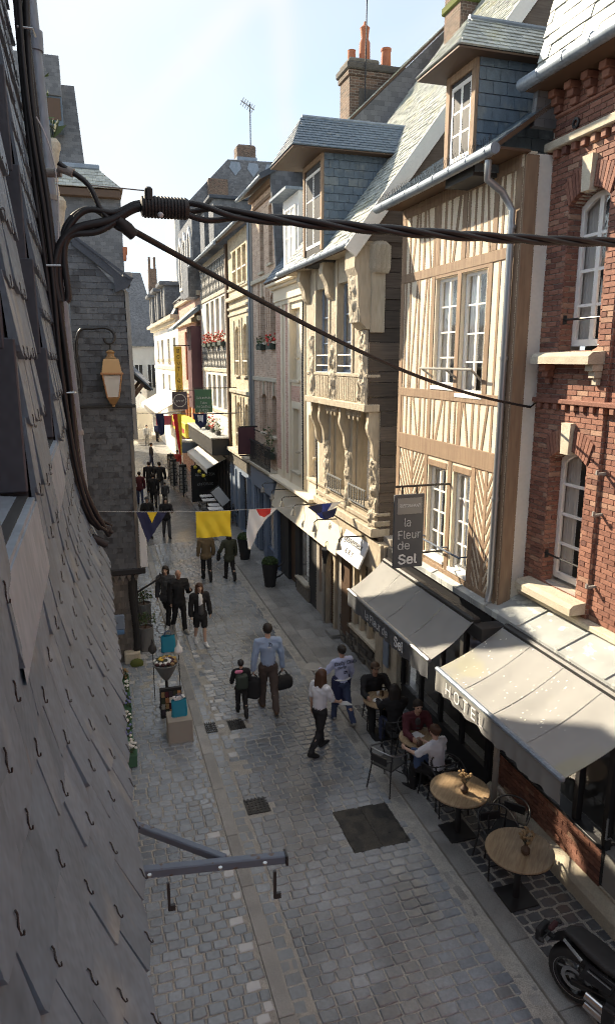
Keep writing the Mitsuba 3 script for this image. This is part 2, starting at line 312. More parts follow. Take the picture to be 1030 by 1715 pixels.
P('mat_mortar', (.36, .33, .29), .9)
scene['mat_glass'] = {'type': 'thindielectric', 'int_ior': 1.5}
M_GLASS = 'mat_glass'
for nm, col, ro in [('white', (.78, .77, .74), .45), ('curtain', (.42, .42, .41), .9), ('room', (.05, .048, .045), .9), ('black', (.018, .018, .02), .5), ('blackmetal', (.022, .022, .024), .35),
                    ('rubber', (.02, .02, .021), .6), ('cable', (.013, .013, .015), .5), ('cream', (.68, .61, .48), .8), ('bluegrey', (.20, .25, .33), .6), ('bluedark', (.075, .11, .18), .55),
                    ('greyblack', (.03, .031, .033), .6), ('signgrey', (.085, .09, .10), .5), ('signpale', (.22, .225, .23), .5), ('textwhite', (.72, .72, .72), .6), ('textgrey', (.45, .46, .47), .6),
                    ('yellow', (.78, .58, .03), .7), ('navy', (.02, .025, .075), .75), ('red', (.55, .035, .03), .7), ('clothwhite', (.72, .73, .74), .8), ('royal', (.03, .055, .30), .75),
                    ('green', (.05, .13, .075), .6), ('darkgreen', (.03, .045, .035), .6), ('maroon', (.09, .035, .045), .6), ('purpleblack', (.045, .035, .05), .6), ('gold', (.62, .42, .05), .6),
                    ('terracotta', (.40, .15, .08), .8), ('copper', (.40, .20, .09), .5), ('brown', (.085, .05, .03), .6), ('redbrown', (.25, .085, .05), .7), ('darkred', (.05, .017, .02), .7),
                    ('stonegrey', (.27, .265, .25), .8), ('pot', (.16, .165, .165), .7), ('beige', (.33, .30, .26), .8), ('turquoise', (.02, .25, .38), .5), ('sheetblue', (.10, .2, .36), .6),
                    ('pink', (.66, .2, .33), .7), ('flower_red', (.55, .05, .04), .6), ('flower_white', (.68, .68, .64), .7), ('flower_blue', (.2, .22, .42), .7), ('dryflower', (.30, .20, .10), .8),
                    ('paper', (.78, .78, .77), .8), ('olive', (.045, .05, .032), .8), ('tan', (.16, .115, .065), .8), ('shirtblue', (.30, .39, .55), .8), ('shirtwhite', (.66, .67, .72), .8), ('shirtlilac', (.50, .53, .72), .8),
                    ('clothblack', (.016, .016, .018), .85), ('clothgrey', (.07, .07, .075), .85), ('jeans', (.045, .06, .12), .85), ('trouserbrown', (.075, .055, .048), .85), ('purple', (.05, .04, .055), .85),
                    ('skin', (.45, .27, .19), .55), ('skinpale', (.55, .36, .27), .55), ('hairdark', (.022, .016, .013), .6), ('hairbrown', (.075, .035, .02), .6), ('hairgrey', (.12, .11, .10), .6), ('sweaterblue', (.07, .11, .22), .85),
                    ('burgundy', (.09, .02, .028), .85), ('amber', (.50, .31, .14), .6), ('opal', (.62, .60, .55), .5), ('moss', (.10, .12, .03), .9), ('brass', (.30, .17, .07), .45), ('lemon', (.75, .62, .08), .6), ('market', (.78, .76, .70), .8), ('steelblue', (.10, .125, .17), .45), ('redsign', (.42, .05, .045), .6)]:
    P('mat_' + nm, col, ro)
P('mat_chrome', (.62, .62, .62), .18, metal=1.0)
P('mat_steel', (.42, .44, .46), .3, metal=.9)
P('mat_gloss', (.014, .014, .016), .16, spec=.6)
P('mat_pipe', (.30, .32, .34), .35, metal=.6)
scene['mat_bulb'] = {'type': 'diffuse', 'reflectance': {'type': 'rgb', 'value': [.8, .6, .3]}}
# ================================================================ ground, road, kerbs, pavements
X_AXIS, Y_AXIS, Z_AXIS = np.eye(3)
b = MB(); b.box(-400, 400, -60, 700, -0.5, -0.03); put('ground', b, M_GROUT); ground_part('ground')
b = MB(); b.box(1.72, 4.56, -4, 27.0, -0.2, 0.004); put('road', b, M_GROUT); ground_part('road')
b = MB(); b.box(1.72, 4.56, 27.0, 61.0, -0.2, 0.012); put('far_road', b, M_FARROAD); ground_part('far_road')
def setts(x0, x1, y0, y1, w, h, z, hgt, jit=.28, bev=.014, wob=.014, gap=.011):
    out = []; y = y0
    while y < y1:
        hh = h * (1 + .18 * (random.random() - .5)); x = x0 - random.random() * w * .5
        while x < x1 - .03:
            ww = w * (1 + jit * (random.random() - .5)); a, e = max(x, x0) + gap, min(x + ww, x1) - gap; x += ww
            if e - a < .05: continue
            g = gap; q = np.array([[a, y + g], [(a + e) / 2, y + g * .4], [e, y + g], [e, y + hh - g], [(a + e) / 2, y + hh - g * .4], [a, y + hh - g]])
            q += (RNG.random(q.shape) - .5) * wob
            top = z + hgt + (random.random() - .5) * .007
            v, f, r = prism(q, 0, np.zeros(3), X_AXIS, Y_AXIS, Z_AXIS, z - .03, top, bev)
            v[12:, 2] += (v[12:, 0] - (a + e) / 2) * (random.random() - .5) * .04 + (v[12:, 1] - y - hh / 2) * (random.random() - .5) * .06
            f = np.vstack([f]); out.append((v, f, r))
        y += hh
    return out
def split_pale(ps, test):
    a = [p for p in ps if not test(p[0].mean(0))]; return a, [p for p in ps if test(p[0].mean(0))]
# iron covers are let into the road: the setts leave room for them
COVERS = [(3.30, 4.22, 8.28, 9.28), (1.98, 2.36, 9.62, 10.02), (2.20, 2.52, 12.28, 12.66)]
def clear_of(ps): return [p for p in ps if not any(c[0] - .03 < p[0][:, 0].mean() < c[1] + .03 and c[2] - .02 < p[0][:, 1].mean() < c[3] + .02 for c in COVERS)]
A_, B_ = split_pale(clear_of(setts(1.98, 4.34, 4.0, 27.0, .235, .152, -0.01, .028)), lambda c: (c[0] < 2.25 and 10.4 < c[1] < 16.5 and random.random() < .45))
emit('road', 'sett', A_, M_SETT); emit('road', 'pale_sett', B_, M_PALESETT)
emit('road', 'gutter_sett', setts(1.735, 1.965, 4.0, 27.0, .24, .19, -0.01, .018, .05), M_SETT, 120)
emit('road', 'gutter_slab', setts(4.355, 4.545, 4.0, 27.0, .2, .30, -0.01, .014, .05, .01), M_GRANITE, 120)
for nm, x0, x1 in (('left_kerb', 1.54, 1.72), ('right_kerb', 4.56, 4.86)):
    ps = []; y = 2.0
    while y < 61:
        L = .9 + .35 * random.random()
        ps.append(prism(np.array([[x0 + .004, y + .004], [x1 - .004, y + .004], [x1 - .004, y + L - .004], [x0 + .004, y + L - .004]]), 0, np.zeros(3), X_AXIS, Y_AXIS, Z_AXIS, -.2, .05, .012)); y += L
    b = MB(); b.box(x0 + .01, x1 - .01, 2, 61, -.2, .03); put(nm, b, M_GROUT); ground_part(nm); emit(nm, 'kerb_stone', ps, M_GRANITE)
b = MB(); b.box(-3.5, 1.54, -4, 27.0, -.2, .034); put('left_pavement', b, M_GROUT); ground_part('left_pavement')
A_, B_ = split_pale(setts(-.3, 1.53, 4.0, 24.0, .20, .145, .02, .026), lambda c: (c[0] > 1.32 and c[1] < 9.4 and int(c[1] / .145) % 3 == 0) or (c[0] > .35 and 14.5 < c[1] < 17 and random.random() < .25))
emit('left_pavement', 'sett', A_, M_SETT); emit('left_pavement', 'pale_sett', B_, M_PALESETT)
b = MB(); b.box(4.86, 6.6, -4, 12.4, -.2, .036); put('right_pavement', b, M_GROUT); ground_part('right_pavement')
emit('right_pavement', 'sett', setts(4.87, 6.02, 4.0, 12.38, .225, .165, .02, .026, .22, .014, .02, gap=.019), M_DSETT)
b = MB(); b.box(4.86, 6.6, 12.4, 62.0, -.2, .046); put('slab_pavement', b, M_GRANITE); ground_part('slab_pavement')
ps = []
for y in np.arange(12.42, 26, .62):
    xs = [4.87, 5.2 + .2 * random.random(), 5.62 + .15 * random.random(), 6.05]
    for a, e in zip(xs[:-1], xs[1:]): ps.append(prism(np.array([[a + .003, y + .003], [e - .003, y + .003], [e - .003, y + .617], [a + .003, y + .617]]), 0, np.zeros(3), X_AXIS, Y_AXIS, Z_AXIS, .03, .054 + .003 * random.random(), .005))
emit('slab_pavement', 'slab', ps, M_GRANITE)
b = MB(); b.box(-3.5, 1.54, 27.0, 62.0, -.2, .05); put('far_pavement', b, M_FARROAD); ground_part('far_pavement')
b = MB(); b.box(-30, 40, 62.0, 140, -.2, .02); put('plaza', b, 'mat_beige'); ground_part('plaza')
# covers
def cover(name, c, label, holes, mat=M_IRON):
    x0, x1, y0, y1 = c; k = thing(name, label, 'manhole cover' if 'cover' in name else 'drain grate')
    b = MB(); b.box(x0, x1, y0, y1, -.06, .004)
    if not holes:
        b.box(x0, (x0 + x1) / 2 - .004, y0, y1, .004, .021, .004); b.box((x0 + x1) / 2 + .004, x1, y0, y1, .004, .021, .004)
        for i in range(5):
            for q in range(5): b.box(x0 + .06 + q * .085, x0 + .10 + q * .085, y0 + .07 + i * .19, y0 + .17 + i * .19, .02, .0245); b.box((x0 + x1) / 2 + .04 + q * .085, (x0 + x1) / 2 + .08 + q * .085, y0 + .07 + i * .19, y0 + .17 + i * .19, .02, .0245)
            for xx in (x0 + .015, x1 - .03): b.box(xx, xx + .03, y0 + .05 + i * .2, y0 + .12 + i * .2, .02, .028)
    put(k + '__frame', b, mat)
    if holes:
        b = MB(); n = holes; dx, dy = (x1 - x0) / n, (y1 - y0) / n
        for i in range(n):
            b.box(x0 + i * dx, x0 + (i + .45) * dx, y0, y1, .004, .022); b.box(x0, x1, y0 + i * dy, y0 + (i + .45) * dy, .004, .0215)
        put(k + '__grid', b, mat)
cover('manhole_cover', COVERS[0], 'large dark two leaf iron access cover in the road by the right gutter', 0)
cover('square_cover', COVERS[1], 'small square patterned cast iron cover in the road behind the iron sign bracket', 6)
cover('drain_grate', COVERS[2], "square iron drain grate in the setts at the pale blue shirted man's feet", 7)
cover('gutter_grate', (1.74, 1.96, 12.3, 12.7), 'dark slotted iron gutter grate beside the square stone block', 5)
# ================================================================ building tools (right-hand facades stand on planes x = X and face -x)
YZ = lambda X: (lambda u, v, d: (X + d, u, v))            # polygon (y, z), depth along +x
def hole(y0, y1, z0, z1, rise=0.0, n=8):
    if rise <= 0: return sbox(y0, z0, y1, z1)
    t = np.linspace(0, 1, n + 1); a = [(y1 + (y0 - y1) * k, z1 - rise + 4 * rise * k * (1 - k)) for k in t]
    return Polygon([(y0, z0), (y1, z0)] + a)
def facade(key, X, outline, holes, thick, m, name='wall'):
    g = outline
    for h in holes: g = g.difference(h)
    put(f'{key}__{name}', MB().ext(g, thick, YZ(X), r=(.5, .5)), m); return g
def xbox(key, name, m, x0, x1, y0, y1, z0, z1, b=0.006, label=None):
    return put(f'{key}__{name}', MB().box(x0, x1, y0, y1, z0, z1, b), m, label=label)
def window(key, X, y0, y1, z0, z1, depth=.1, cols=2, rows=3, m='mat_white', fw=.055, rise=0.0, curtain='mat_curtain', panes=True, label=None, bar=.028, sill=None):
    """a casement window whose frame stands depth behind the plane x = X: window > frame, bar, pane, curtain"""
    X = X + depth; out = hole(y0, y1, z0, z1, rise); inn = hole(y0 + fw, y1 - fw, z0 + fw * 1.2, z1 - fw, rise * .9)
    k = put(f'{key}__window', MB().ext(out.difference(inn), .05, YZ(X)), m, label=label)
    ym = [y0 + fw + (y1 - y0 - 2 * fw) * i / cols for i in range(cols + 1)]; zm = [z0 + fw * 1.2 + (z1 - z0 - 2.2 * fw) * i / rows for i in range(rows + 1)]
    b = MB()
    for i in range(1, cols): b.ext(sbox(ym[i] - bar, z0 + fw, ym[i] + bar, z1 - fw * .5).intersection(out), .04, YZ(X + .004))
    for i in range(1, rows): b.box(X + .008, X + .036, y0 + fw, y1 - fw, zm[i] - bar * .5, zm[i] + bar * .5)
    if b.v and cols > 1: put(f'{k}__glazing_bar', b, m)
    elif b.v:
        for i in range(1, rows): put(f'{k}__glazing_bar', MB().box(X + .008, X + .036, y0 + fw, y1 - fw, zm[i] - bar * .5, zm[i] + bar * .5), m)
    if panes:
        for i in range(cols):
            for j in range(rows):
                g = sbox(ym[i], zm[j], ym[i + 1], zm[j + 1] + (rise if j == rows - 1 else 0)).intersection(inn)
                v = np.array(g.exterior.coords)[:-1]; xx = X + .022 + .004 * random.random(); q = np.stack([np.full(len(v), xx), v[:, 0], v[:, 1]], 1)
                put(f'{k}__pane', ((q + (RNG.random(q.shape) - .5) * [.004, 0, 0]), np.array([[0, a, a + 1] for a in range(1, len(v) - 1)])), M_GLASS)
    if curtain == 'mat_curtain':   # net curtains drawn to both sides of a dark board standing for the unlit room
        w_, op = y1 - y0, .12 + .5 * random.random() ** 2
        for a, e in ((y0, y0 + w_ * (1 - op) / 2), (y1 - w_ * (1 - op) / 2, y1)):
            n = 18; yy = np.linspace(a, e, n); xx = X + .10 + .018 * np.sin(np.arange(n) * 1.9 + a * 9); v = np.vstack([np.stack([xx, yy, yy * 0 + z0], 1), np.stack([xx + .004, yy, yy * 0 + z1], 1)])
            put(f'{k}__curtain', MB().add(v, [[i, i + 1, n + i + 1, n + i] for i in range(n - 1)]), M_CURTAIN)
        put(f'{k}__room', MB().box(X + .28, X + .30, y0 - .05, y1 + .05, z0 - .05, z1 + .05), 'mat_room')
    else: put(f'{k}__curtain', MB().ext(out, .02, YZ(X + .13)), curtain)  # dark sheet in place of cloth, standing for the unlit room
    if sill: put(f'{k}__sill', MB().box(X - depth - sill, X + .02, y0 - .06, y1 + .06, z0 - .07, z0 + .004, .008), m)
    return k
def gutter(key, x, y0, y1, z, r=.07, m='mat_zinc', name='gutter', bands=.5):
    k = put(f'{key}__{name}', MB().tube([[x, y0, z], [x, (y0 + y1) / 2, z - .012], [x, y1, z]], r, 12), m, 40)
    b = MB()
    for y in np.arange(y0 + .15, y1, bands): b.tube([[x, y, z], [x, y + .025, z]], r + .008, 12)
    put(f'{k}__bracket', b, m, kind='stuff'); return k
def downpipe(key, pts, r=.05, m='mat_pipe', clips=()):
    k = put(f'{key}__downpipe', MB().tube(pts, r, 12), m, 40)
    for c in clips: put(f'{k}__clip', MB().tube([c, np.array(c) + [0, 0, .05]], r + .012, 12), m, 40)
    return k
def roof_face(key, A, Bp, Cc, D, w, h, m=M_SHEENSLATE, limit=300, under='mat_brown', t=.01, joint=.006, name='slate'):
    """a slated roof face with corners A (eave), B (eave), C (ridge), D (ridge): boarding and hung slates"""
    A, Bp, Cc, D = (np.asarray(q, float) for q in (A, Bp, Cc, D)); U = (Bp - A) / np.linalg.norm(Bp - A); N = np.cross(Bp - A, D - A); N /= np.linalg.norm(N)
    if N[2] < 0: N = -N
    V = np.cross(N, U); V = V if V[2] > 0 else -V
    to2 = lambda q: (float((q - A) @ U), float((q - A) @ V)); poly = Polygon([to2(q) for q in (A, Bp, Cc, D)]).buffer(0)
    p = np.array([A, Bp, Cc, D]); bb = MB(); bb.add(np.vstack([p - N * .06, p - N * .002]), [[3, 2, 1, 0], [4, 5, 6, 7], [0, 1, 5, 4], [1, 2, 6, 5], [2, 3, 7, 6], [3, 0, 4, 7]])
    put(f'{key}__boarding', bb, under)
    emit(key, name, slates(poly, A, U, V, N, w, h, t, joint), m, limit)
def brick_face(poly, O, U, V, N, w=.225, h=.072, joint=.011, proud=.012):
    return [prism(c, 0, O, U, V, N, -.02, proud + .004 * random.random(), .004) for c in courses(poly, w, h, joint, True, .04)]
NX, NY = -X_AXIS, -Y_AXIS

# ================================================================ hotel: red brick house
H = thing('brick_hotel', 'red brick hotel with pale stone sills and keystones above the awning lettered HOTEL', 'building')
HX = 6.30
wins = [(7.63, 8.43, 3.95, 5.97, .16), (7.63, 8.43, 7.33, 9.38, .16), (5.2, 6.0, 3.95, 5.97, .16), (5.2, 6.0, 7.33, 9.38, .16)]
hs = [hole(*w) for w in wins]
ob = sbox(3.0, 3.2, 8.9, 10.75)
facade(H, HX + .06, ob, hs, .30, 'mat_mortar')
bays = [(7.40, 8.90, HX + .012), (6.45, 7.40, HX + .06), (4.6, 6.45, HX + .012)]
bricks = []
for y0, y1, X in bays:
    g = sbox(y0, 3.2, y1, 10.75)
    for w in wins: g = g.difference(hole(w[0] - .002, w[1] + .002, w[2], w[3], w[4]).buffer(.0)).difference(hole(w[0] - .05, w[1] + .05, w[3] - .16, w[3] + .30, .2))
    if X < HX + .05: put(f'{H}__pier_core', MB().ext(g, .05, YZ(X + .002), r=(.5, .5)), 'mat_mortar')
    bricks += brick_face(g, np.array([X, 0, 0]), Y_AXIS, Z_AXIS, NX)
    bricks += brick_face(sbox(X, 3.2, HX + .06, 10.75), np.array([0, y0, 0]), X_AXIS, Z_AXIS, NY, w=.11) if X < HX + .05 else []
for w in wins:   # reveals and arches
    for yy, N in ((w[1], NY),): bricks += brick_face(sbox(HX, w[2], HX + .2, w[3] - .1), np.array([0, yy, 0]), X_AXIS, Z_AXIS, N, w=.2)
    bricks += brick_face(sbox(HX, w[2], HX + .2, w[3] - .1), np.array([0, w[0], 0]), X_AXIS, Z_AXIS, Y_AXIS, w=.2)
    c = (w[0] + w[1]) / 2; n = 15
    for i in range(n):
        t0, t1 = i / n, (i + 1) / n; q = []
        for t, e in ((t0 + .006, 0), (t1 - .006, 0), (t1 - .006, 1), (t0 + .006, 1)):
            y = w[0] + (w[1] - w[0]) * t; z = w[3] - w[4] + 4 * w[4] * t * (1 - t); q.append([y + e * (t - .5) * .22, z + e * .30])
        bricks.append(prism(np.array(q), 0, np.array([HX, 0, 0]), Y_AXIS, Z_AXIS, NX, -.06, .02, .004))
        bricks.append(prism(np.array([[HX, w[0] + (w[1] - w[0]) * (t0 + .005)], [HX + .2, w[0] + (w[1] - w[0]) * (t0 + .005)], [HX + .2, w[0] + (w[1] - w[0]) * (t1 - .005)], [HX, w[0] + (w[1] - w[0]) * (t1 - .005)]]), 0,
                            np.array([0, 0, w[3] - w[4] + 4 * w[4] * (t0 + t1) / 2 * (1 - (t0 + t1) / 2)]), X_AXIS, Y_AXIS, -Z_AXIS, -.05, .002, 0))
emit(H, 'brick', bricks, M_BRICK)
for w in wins:
    window(H, HX, w[0] + .01, w[1] - .01, w[2] + .06, w[3] - .015, .2, 1 if w[2] < 5 else 2, 4 if w[2] < 5 else 4, fw=.075, rise=.15, bar=.04)
    c = (w[0] + w[1]) / 2
    put(f'{H}__keystone', MB().ext(Polygon([(c - .08, w[3] - .05), (c + .08, w[3] - .05), (c + .1, w[3] + .38), (c - .1, w[3] + .38)]), .13, YZ(HX - .08)), M_STONE)
    z = w[2]
    put(f'{H}__window_sill', MB().ext(Polygon([(-.26, -.15), (-.26, -.05), (-.20, 0), (.2, .035), (.2, -.15)]), (1.5 if z < 5 else 1.42), lambda u, v, d, w=w: (HX + u, w[0] - .16 - (.06 if w[2] < 5 else 0) + d * .86, w[2] - .03 + v)), M_STONE)
    b = MB().tube([[HX + .06, w[0], w[2] + .42], [HX + .06, w[1], w[2] + .42]], .016, 8); b.box(HX + .03, HX + .09, w[1] - .02, w[1] - .004, w[2] + .36, w[2] + .48)
    put(f'{H}__window_rail', b, 'mat_blackmetal', 40)
    if z > 5:
        for yc in (w[0] - .07, w[1] + .11):
            b = MB()
            for i in range(3): b.box(HX - .17 + i * .05, HX, yc - .075 + i * .015, yc + .075 - i * .015, w[2] - .27 - i * .09, w[2] - .18 - i * .09, .006)
            put(f'{H}__corbel', b, M_STONE if yc < w[0] else M_BRICK)
for z0, z1, pr, mt, nm in ((10.0, 10.11, .12, M_STONE, 'cornice'), (10.42, 10.46, .03, M_BRICK, 'string_course'), (6.60, 6.67, .07, M_BRICK, 'string_course'), (3.62, 3.70, .10, M_STONE, 'string_course')):
    xbox(H, nm, mt, HX - pr, HX + .06, 4.6, 8.92, z0, z1, .012)
for y in np.arange(4.7, 8.9, .19):
    xbox(H, 'dentil', M_BRICK, HX - .07, HX + .06, y, y + .09, 9.9, 9.998); xbox(H, 'dentil', M_BRICK, HX - .05, HX + .06, y, y + .085, 6.52, 6.598)
for y in np.arange(4.75, 8.85, .33):
    b = MB()
    for i in range(3): b.box(HX - .06 - .055 * i, HX + .05, y - .0, y + .13, 10.47 + i * .09, 10.555 + i * .09, .006)
    put(f'{H}__modillion', b, M_BRICK)
for z in (5.75, 5.2, 4.2): put(f'{H}__wall_hook', MB().bar([HX + .06, 7.32, z], [HX - .09, 7.32, z], .03).bar([HX - .09, 7.32, z - .01], [HX - .09, 7.32, z + .05], .025), 'mat_stonegrey')
put(f'{H}__tie_plate', MB().ext(Polygon([(8.40 + .07 * math.cos(a), 10.24 + .07 * math.sin(a)) for a in np.arange(8) * math.pi / 4]).difference(Polygon([(8.40 + .04 * math.cos(a), 10.24 + .04 * math.sin(a)) for a in np.arange(8) * math.pi / 4])), .04, YZ(HX - .03)), 'mat_blackmetal')
xbox(H, 'soffit', 'mat_brown', HX - .45, HX + .1, 4.6, 8.95, 10.74, 10.78)
gutter(H, HX - .48, 4.4, 9.0, 10.83, .085)
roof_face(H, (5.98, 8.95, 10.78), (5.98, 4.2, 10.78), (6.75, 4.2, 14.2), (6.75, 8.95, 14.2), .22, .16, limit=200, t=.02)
put(f'{H}__gable_slates', MB().ext(Polygon([(5.95, 10.3), (9.5, 10.3), (9.5, 14.2), (6.76, 14.2), (5.98, 10.75)]), .1, lambda u, v, d: (u, 8.84 + d, v)), M_FARSLATE)
# mansard window
xbox(H, 'mansard_cheek', 'mat_dark_zinc', 6.02, 7.0, 7.20, 7.28, 11.25, 13.2); xbox(H, 'mansard_cheek', 'mat_dark_zinc', 6.02, 7.0, 6.1, 6.18, 11.25, 13.2); xbox(H, 'mansard_lintel', 'mat_dark_zinc', 5.95, 7.0, 6.05, 7.33, 13.2, 13.35)
window(H, 6.0, 6.18, 7.20, 11.3, 13.2, .04, 2, 3)
# ground floor of the hotel: lead covered ledge, black shopfront, brick plinth on a stone base
GX = 6.0
L = thing('lead_ledge', 'sloping weathered lead covered ledge between the brick wall and the awnings', 'ledge')
b = MB(); b.add([[HX + .01, 3.0, 3.62], [HX + .01, 12.55, 3.62], [5.72, 12.55, 3.40], [5.72, 3.0, 3.40], [HX + .01, 3.0, 3.45], [HX + .01, 12.55, 3.45], [5.72, 12.55, 3.30], [5.72, 3.0, 3.30]], [[0, 1, 2, 3], [7, 6, 5, 4], [2, 6, 7, 3], [0, 3, 7, 4], [1, 5, 6, 2]])
put(L + '__sheet', b, M_LEAD)
b = MB()
for y in np.arange(3.6, 12.5, .9): b.bar([HX, y, 3.63], [5.72, y, 3.41], .03, .02)
put(L + '__seam', b, M_LEAD, kind='stuff')
xbox(H, 'fascia', 'mat_black', 5.86, 6.05, 3.0, 8.86, 2.75, 3.32)
facade(H, GX, sbox(3.0, .42, 8.86, .95), [], .25, 'mat_stonegrey', 'plinth')
emit(H, 'plinth_brick', brick_face(sbox(6.32, .38, 8.86, .93), np.array([GX, 0, 0]), Y_AXIS, Z_AXIS, NX), M_BRICK, 160)
put(f'{H}__stone_base', MB().ext(Polygon([(-.16, 0), (-.16, .24), (-.12, .3), (0.02, .38), (.3, .38), (.3, 0)]), 5.9, lambda u, v, d: (GX + u, 2.96 + d, v)), M_STONE)
xbox(H, 'shop_sill', 'mat_black', GX - .05, GX + .2, 6.32, 8.86, .95, 1.0)
for y in (8.80, 7.75, 6.9, 6.32, 5.4, 4.4): xbox(H, 'shop_mullion', 'mat_black', GX - .01, GX + .09, y - .045, y + .045, .42 if y < 6.4 else 1.0, 2.75)
for y0, y1, z0 in ((7.8, 8.75, 1.0), (6.95, 7.7, 1.0), (6.37, 6.85, 1.0), (5.45, 6.27, .45), (4.45, 5.35, .45)):
    put(f'{H}__shop_pane', MB().quad([GX + .05, y0, z0], [GX + .05, y1, z0], [GX + .05, y1, 2.75], [GX + .05, y0, 2.75]), M_GLASS)
xbox(H, 'interior', 'mat_room', GX + 1.2, GX + 1.25, 3, 8.9, .3, 3.2); xbox(H, 'door_step', M_STONE, GX - .02, GX + .4, 3.4, 6.3, .38, .42)
xbox(H, 'interior_floor', 'mat_room', GX + .25, GX + 1.2, 3, 8.9, .40, .44)
put(f'{H}__door_handle', MB().tube([[GX - .08, 6.2, 1.2], [GX - .08, 6.2, 1.5]], .015, 8).tube([[GX - .08, 6.2, 1.2], [GX, 6.2, 1.2]], .012, 6), 'mat_steel', 40)
xbox(H, 'pier', 'mat_black', GX - .06, GX + .15, 8.72, 8.95, 0, 3.3)

# ================================================================ awnings
def awning(label, y0, y1, xb, zb, xf, zf, words, mv, plain):
    k = thing('awning', label, 'awning'); n, m = 64, 16; V, F = [], []
    for i in range(n + 1):
        for j in range(m + 1):
            s, t = i / n, j / m; sag = -.05 * math.sin(math.pi * t) - .022 * math.sin(math.pi * s * 4) ** 2 * t * (1.15 - t) * 3 - .010 * math.sin(s * 46 + 5 * t) * t * (1 - t) * 3 * (.35 + plain * .65)
            V.append([xb + (xf - xb) * t, y0 + (y1 - y0) * s, zb + (zf - zb) * t + sag])
    for i in range(n):
        for j in range(m): a = i * (m + 1) + j; F.append([a, a + 1, a + m + 2, a + m + 1])
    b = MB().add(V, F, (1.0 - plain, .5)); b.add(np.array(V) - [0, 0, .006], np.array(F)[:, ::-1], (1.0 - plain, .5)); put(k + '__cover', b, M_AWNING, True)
    for s in np.linspace(0, 1, 5)[1:-1]: put(k + '__seam', MB().tube([[xb + (xf - xb) * t, y0 + (y1 - y0) * s, zb + (zf - zb) * t - .05 * math.sin(math.pi * t) + .002] for t in np.linspace(0, 1, 9)], .005, 5), M_AWNING, True)
    put(k + '__front_bar', MB().box(xf - .05, xf + .02, y0 - .02, y1 + .02, zf - .04, zf + .03, .02), mv[1])
    V, F = [], []; nn = 90
    for i in range(nn + 1):
        y = y0 + (y1 - y0) * i / nn
        for j, t in enumerate((0, .5, 1)): V.append([xf - .035 + .018 * math.sin(y * 21 + 2 * math.sin(y * 3)) * t, y, zf - .03 - .30 * t + (.012 * math.sin(y * 9) + .02 * abs(math.sin(y * 4.1))) * (t == 1)])
    for i in range(nn):
        for j in range(2): a = i * 3 + j; F.append([a, a + 1, a + 4, a + 3])
    put(k + '__valance', MB().add(V, F, (0, .5)), mv[0], True)
    put(k + '__cassette', MB().box(xb - .02, xb + .14, y0, y1, zb - .06, zb + .06, .03), 'mat_black')
    for y in (y0 + .25, y1 - .25):
        put(k + '__arm', MB().tube([[xb + .1, y, zb - .15], [(xb + xf) / 2 + .1, y + .25, (zb + zf) / 2 - .12], [xf + .02, y, zf - .05]], .022, 8), 'mat_steel', 40)
    for t, yc, hh, bold, mm in words:
        m_ = text_mesh(t, hh, .003, bold); v = m_.vertices; w_ = v[:, 0].max()
        b = MB().add(np.stack([xf - .072 - v[:, 2] + 0 * v[:, 0], yc - v[:, 0] + w_ / 2, zf - .22 + v[:, 1]], 1), m_.faces); put(k + '__lettering', b, mm, label=None)
    return k
awning('pale grey sunlit awning spotted with droppings and lettered HOTEL on its valance', 5.50, 8.36, 5.66, 3.30, 4.60, 2.78, [('H O T E L', 7.5, .17, False, 'mat_textwhite')], (M_AWNING, 'mat_zinc'), 0.0)
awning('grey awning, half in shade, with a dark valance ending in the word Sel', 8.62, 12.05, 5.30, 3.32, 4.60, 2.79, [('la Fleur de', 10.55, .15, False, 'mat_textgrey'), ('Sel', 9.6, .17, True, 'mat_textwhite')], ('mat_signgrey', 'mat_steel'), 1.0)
xbox('lead_ledge', 'bracket_box', 'mat_black', 5.3, 5.9, 8.36, 8.62, 3.1, 3.3)

# ================================================================ half-timbered house
TH = thing('timber_house', 'narrow half timbered house with cream panels and brown chevron braces beside the red brick hotel', 'building')
TX = 5.85
tw = [(11.30, 10.56, 6.76, 8.57), (10.41, 9.66, 6.66, 8.57), (11.33, 10.67, 3.66, 5.32), (10.40, 9.85, 3.62, 5.33)]
facade(TH, TX + .003, sbox(8.87, 3.2, 12.74, 10.0), [sbox(b_, c, a, d) for a, b_, c, d in tw], .2, M_PLASTER, 'infill')
def stick(name, p, q, w, key=TH, X=TX, m=M_TIMBER, pr=.0):
    d = np.array([0, q[0] - p[0], q[1] - p[1]]); return put(f'{key}__{name}', MB().bar([X + .03 - pr, *p], [X + .03 - pr, *q], w, .07, up=(1, 0, 0), b=.006), m)
for z0, z1, pr in ((8.63, 8.79, .012), (6.52, 6.68, .012), (5.50, 5.80, .02), (9.78, 10.0, .012), (3.30, 3.52, .012)): stick('beam', (8.93, (z0 + z1) / 2), (12.72, (z0 + z1) / 2), z1 - z0, pr=pr)
for y in (12.66, 8.95): stick('post', (y, 3.5), (y, 9.8), .15, pr=.008)
for y, z0, z1 in ((11.40, 6.68, 8.63), (10.485, 6.68, 8.63), (9.57, 6.68, 8.63), (11.44, 3.5, 5.5), (10.53, 3.5, 5.5), (9.75, 3.5, 5.5), (11.4, 5.8, 6.52), (10.3, 5.8, 6.52), (11.3, 8.79, 9.78), (10.4, 8.79, 9.78), (9.5, 8.79, 9.78)): stick('post', (y, z0), (y, z1), .13, pr=.006)
for a, b_, c, d in tw: stick('lintel', (b_ - .03, d + .06), (a + .03, d + .06), .11, pr=.004); stick('sill_rail', (b_ - .03, c - .07), (a + .03, c - .07), .12, pr=.004)
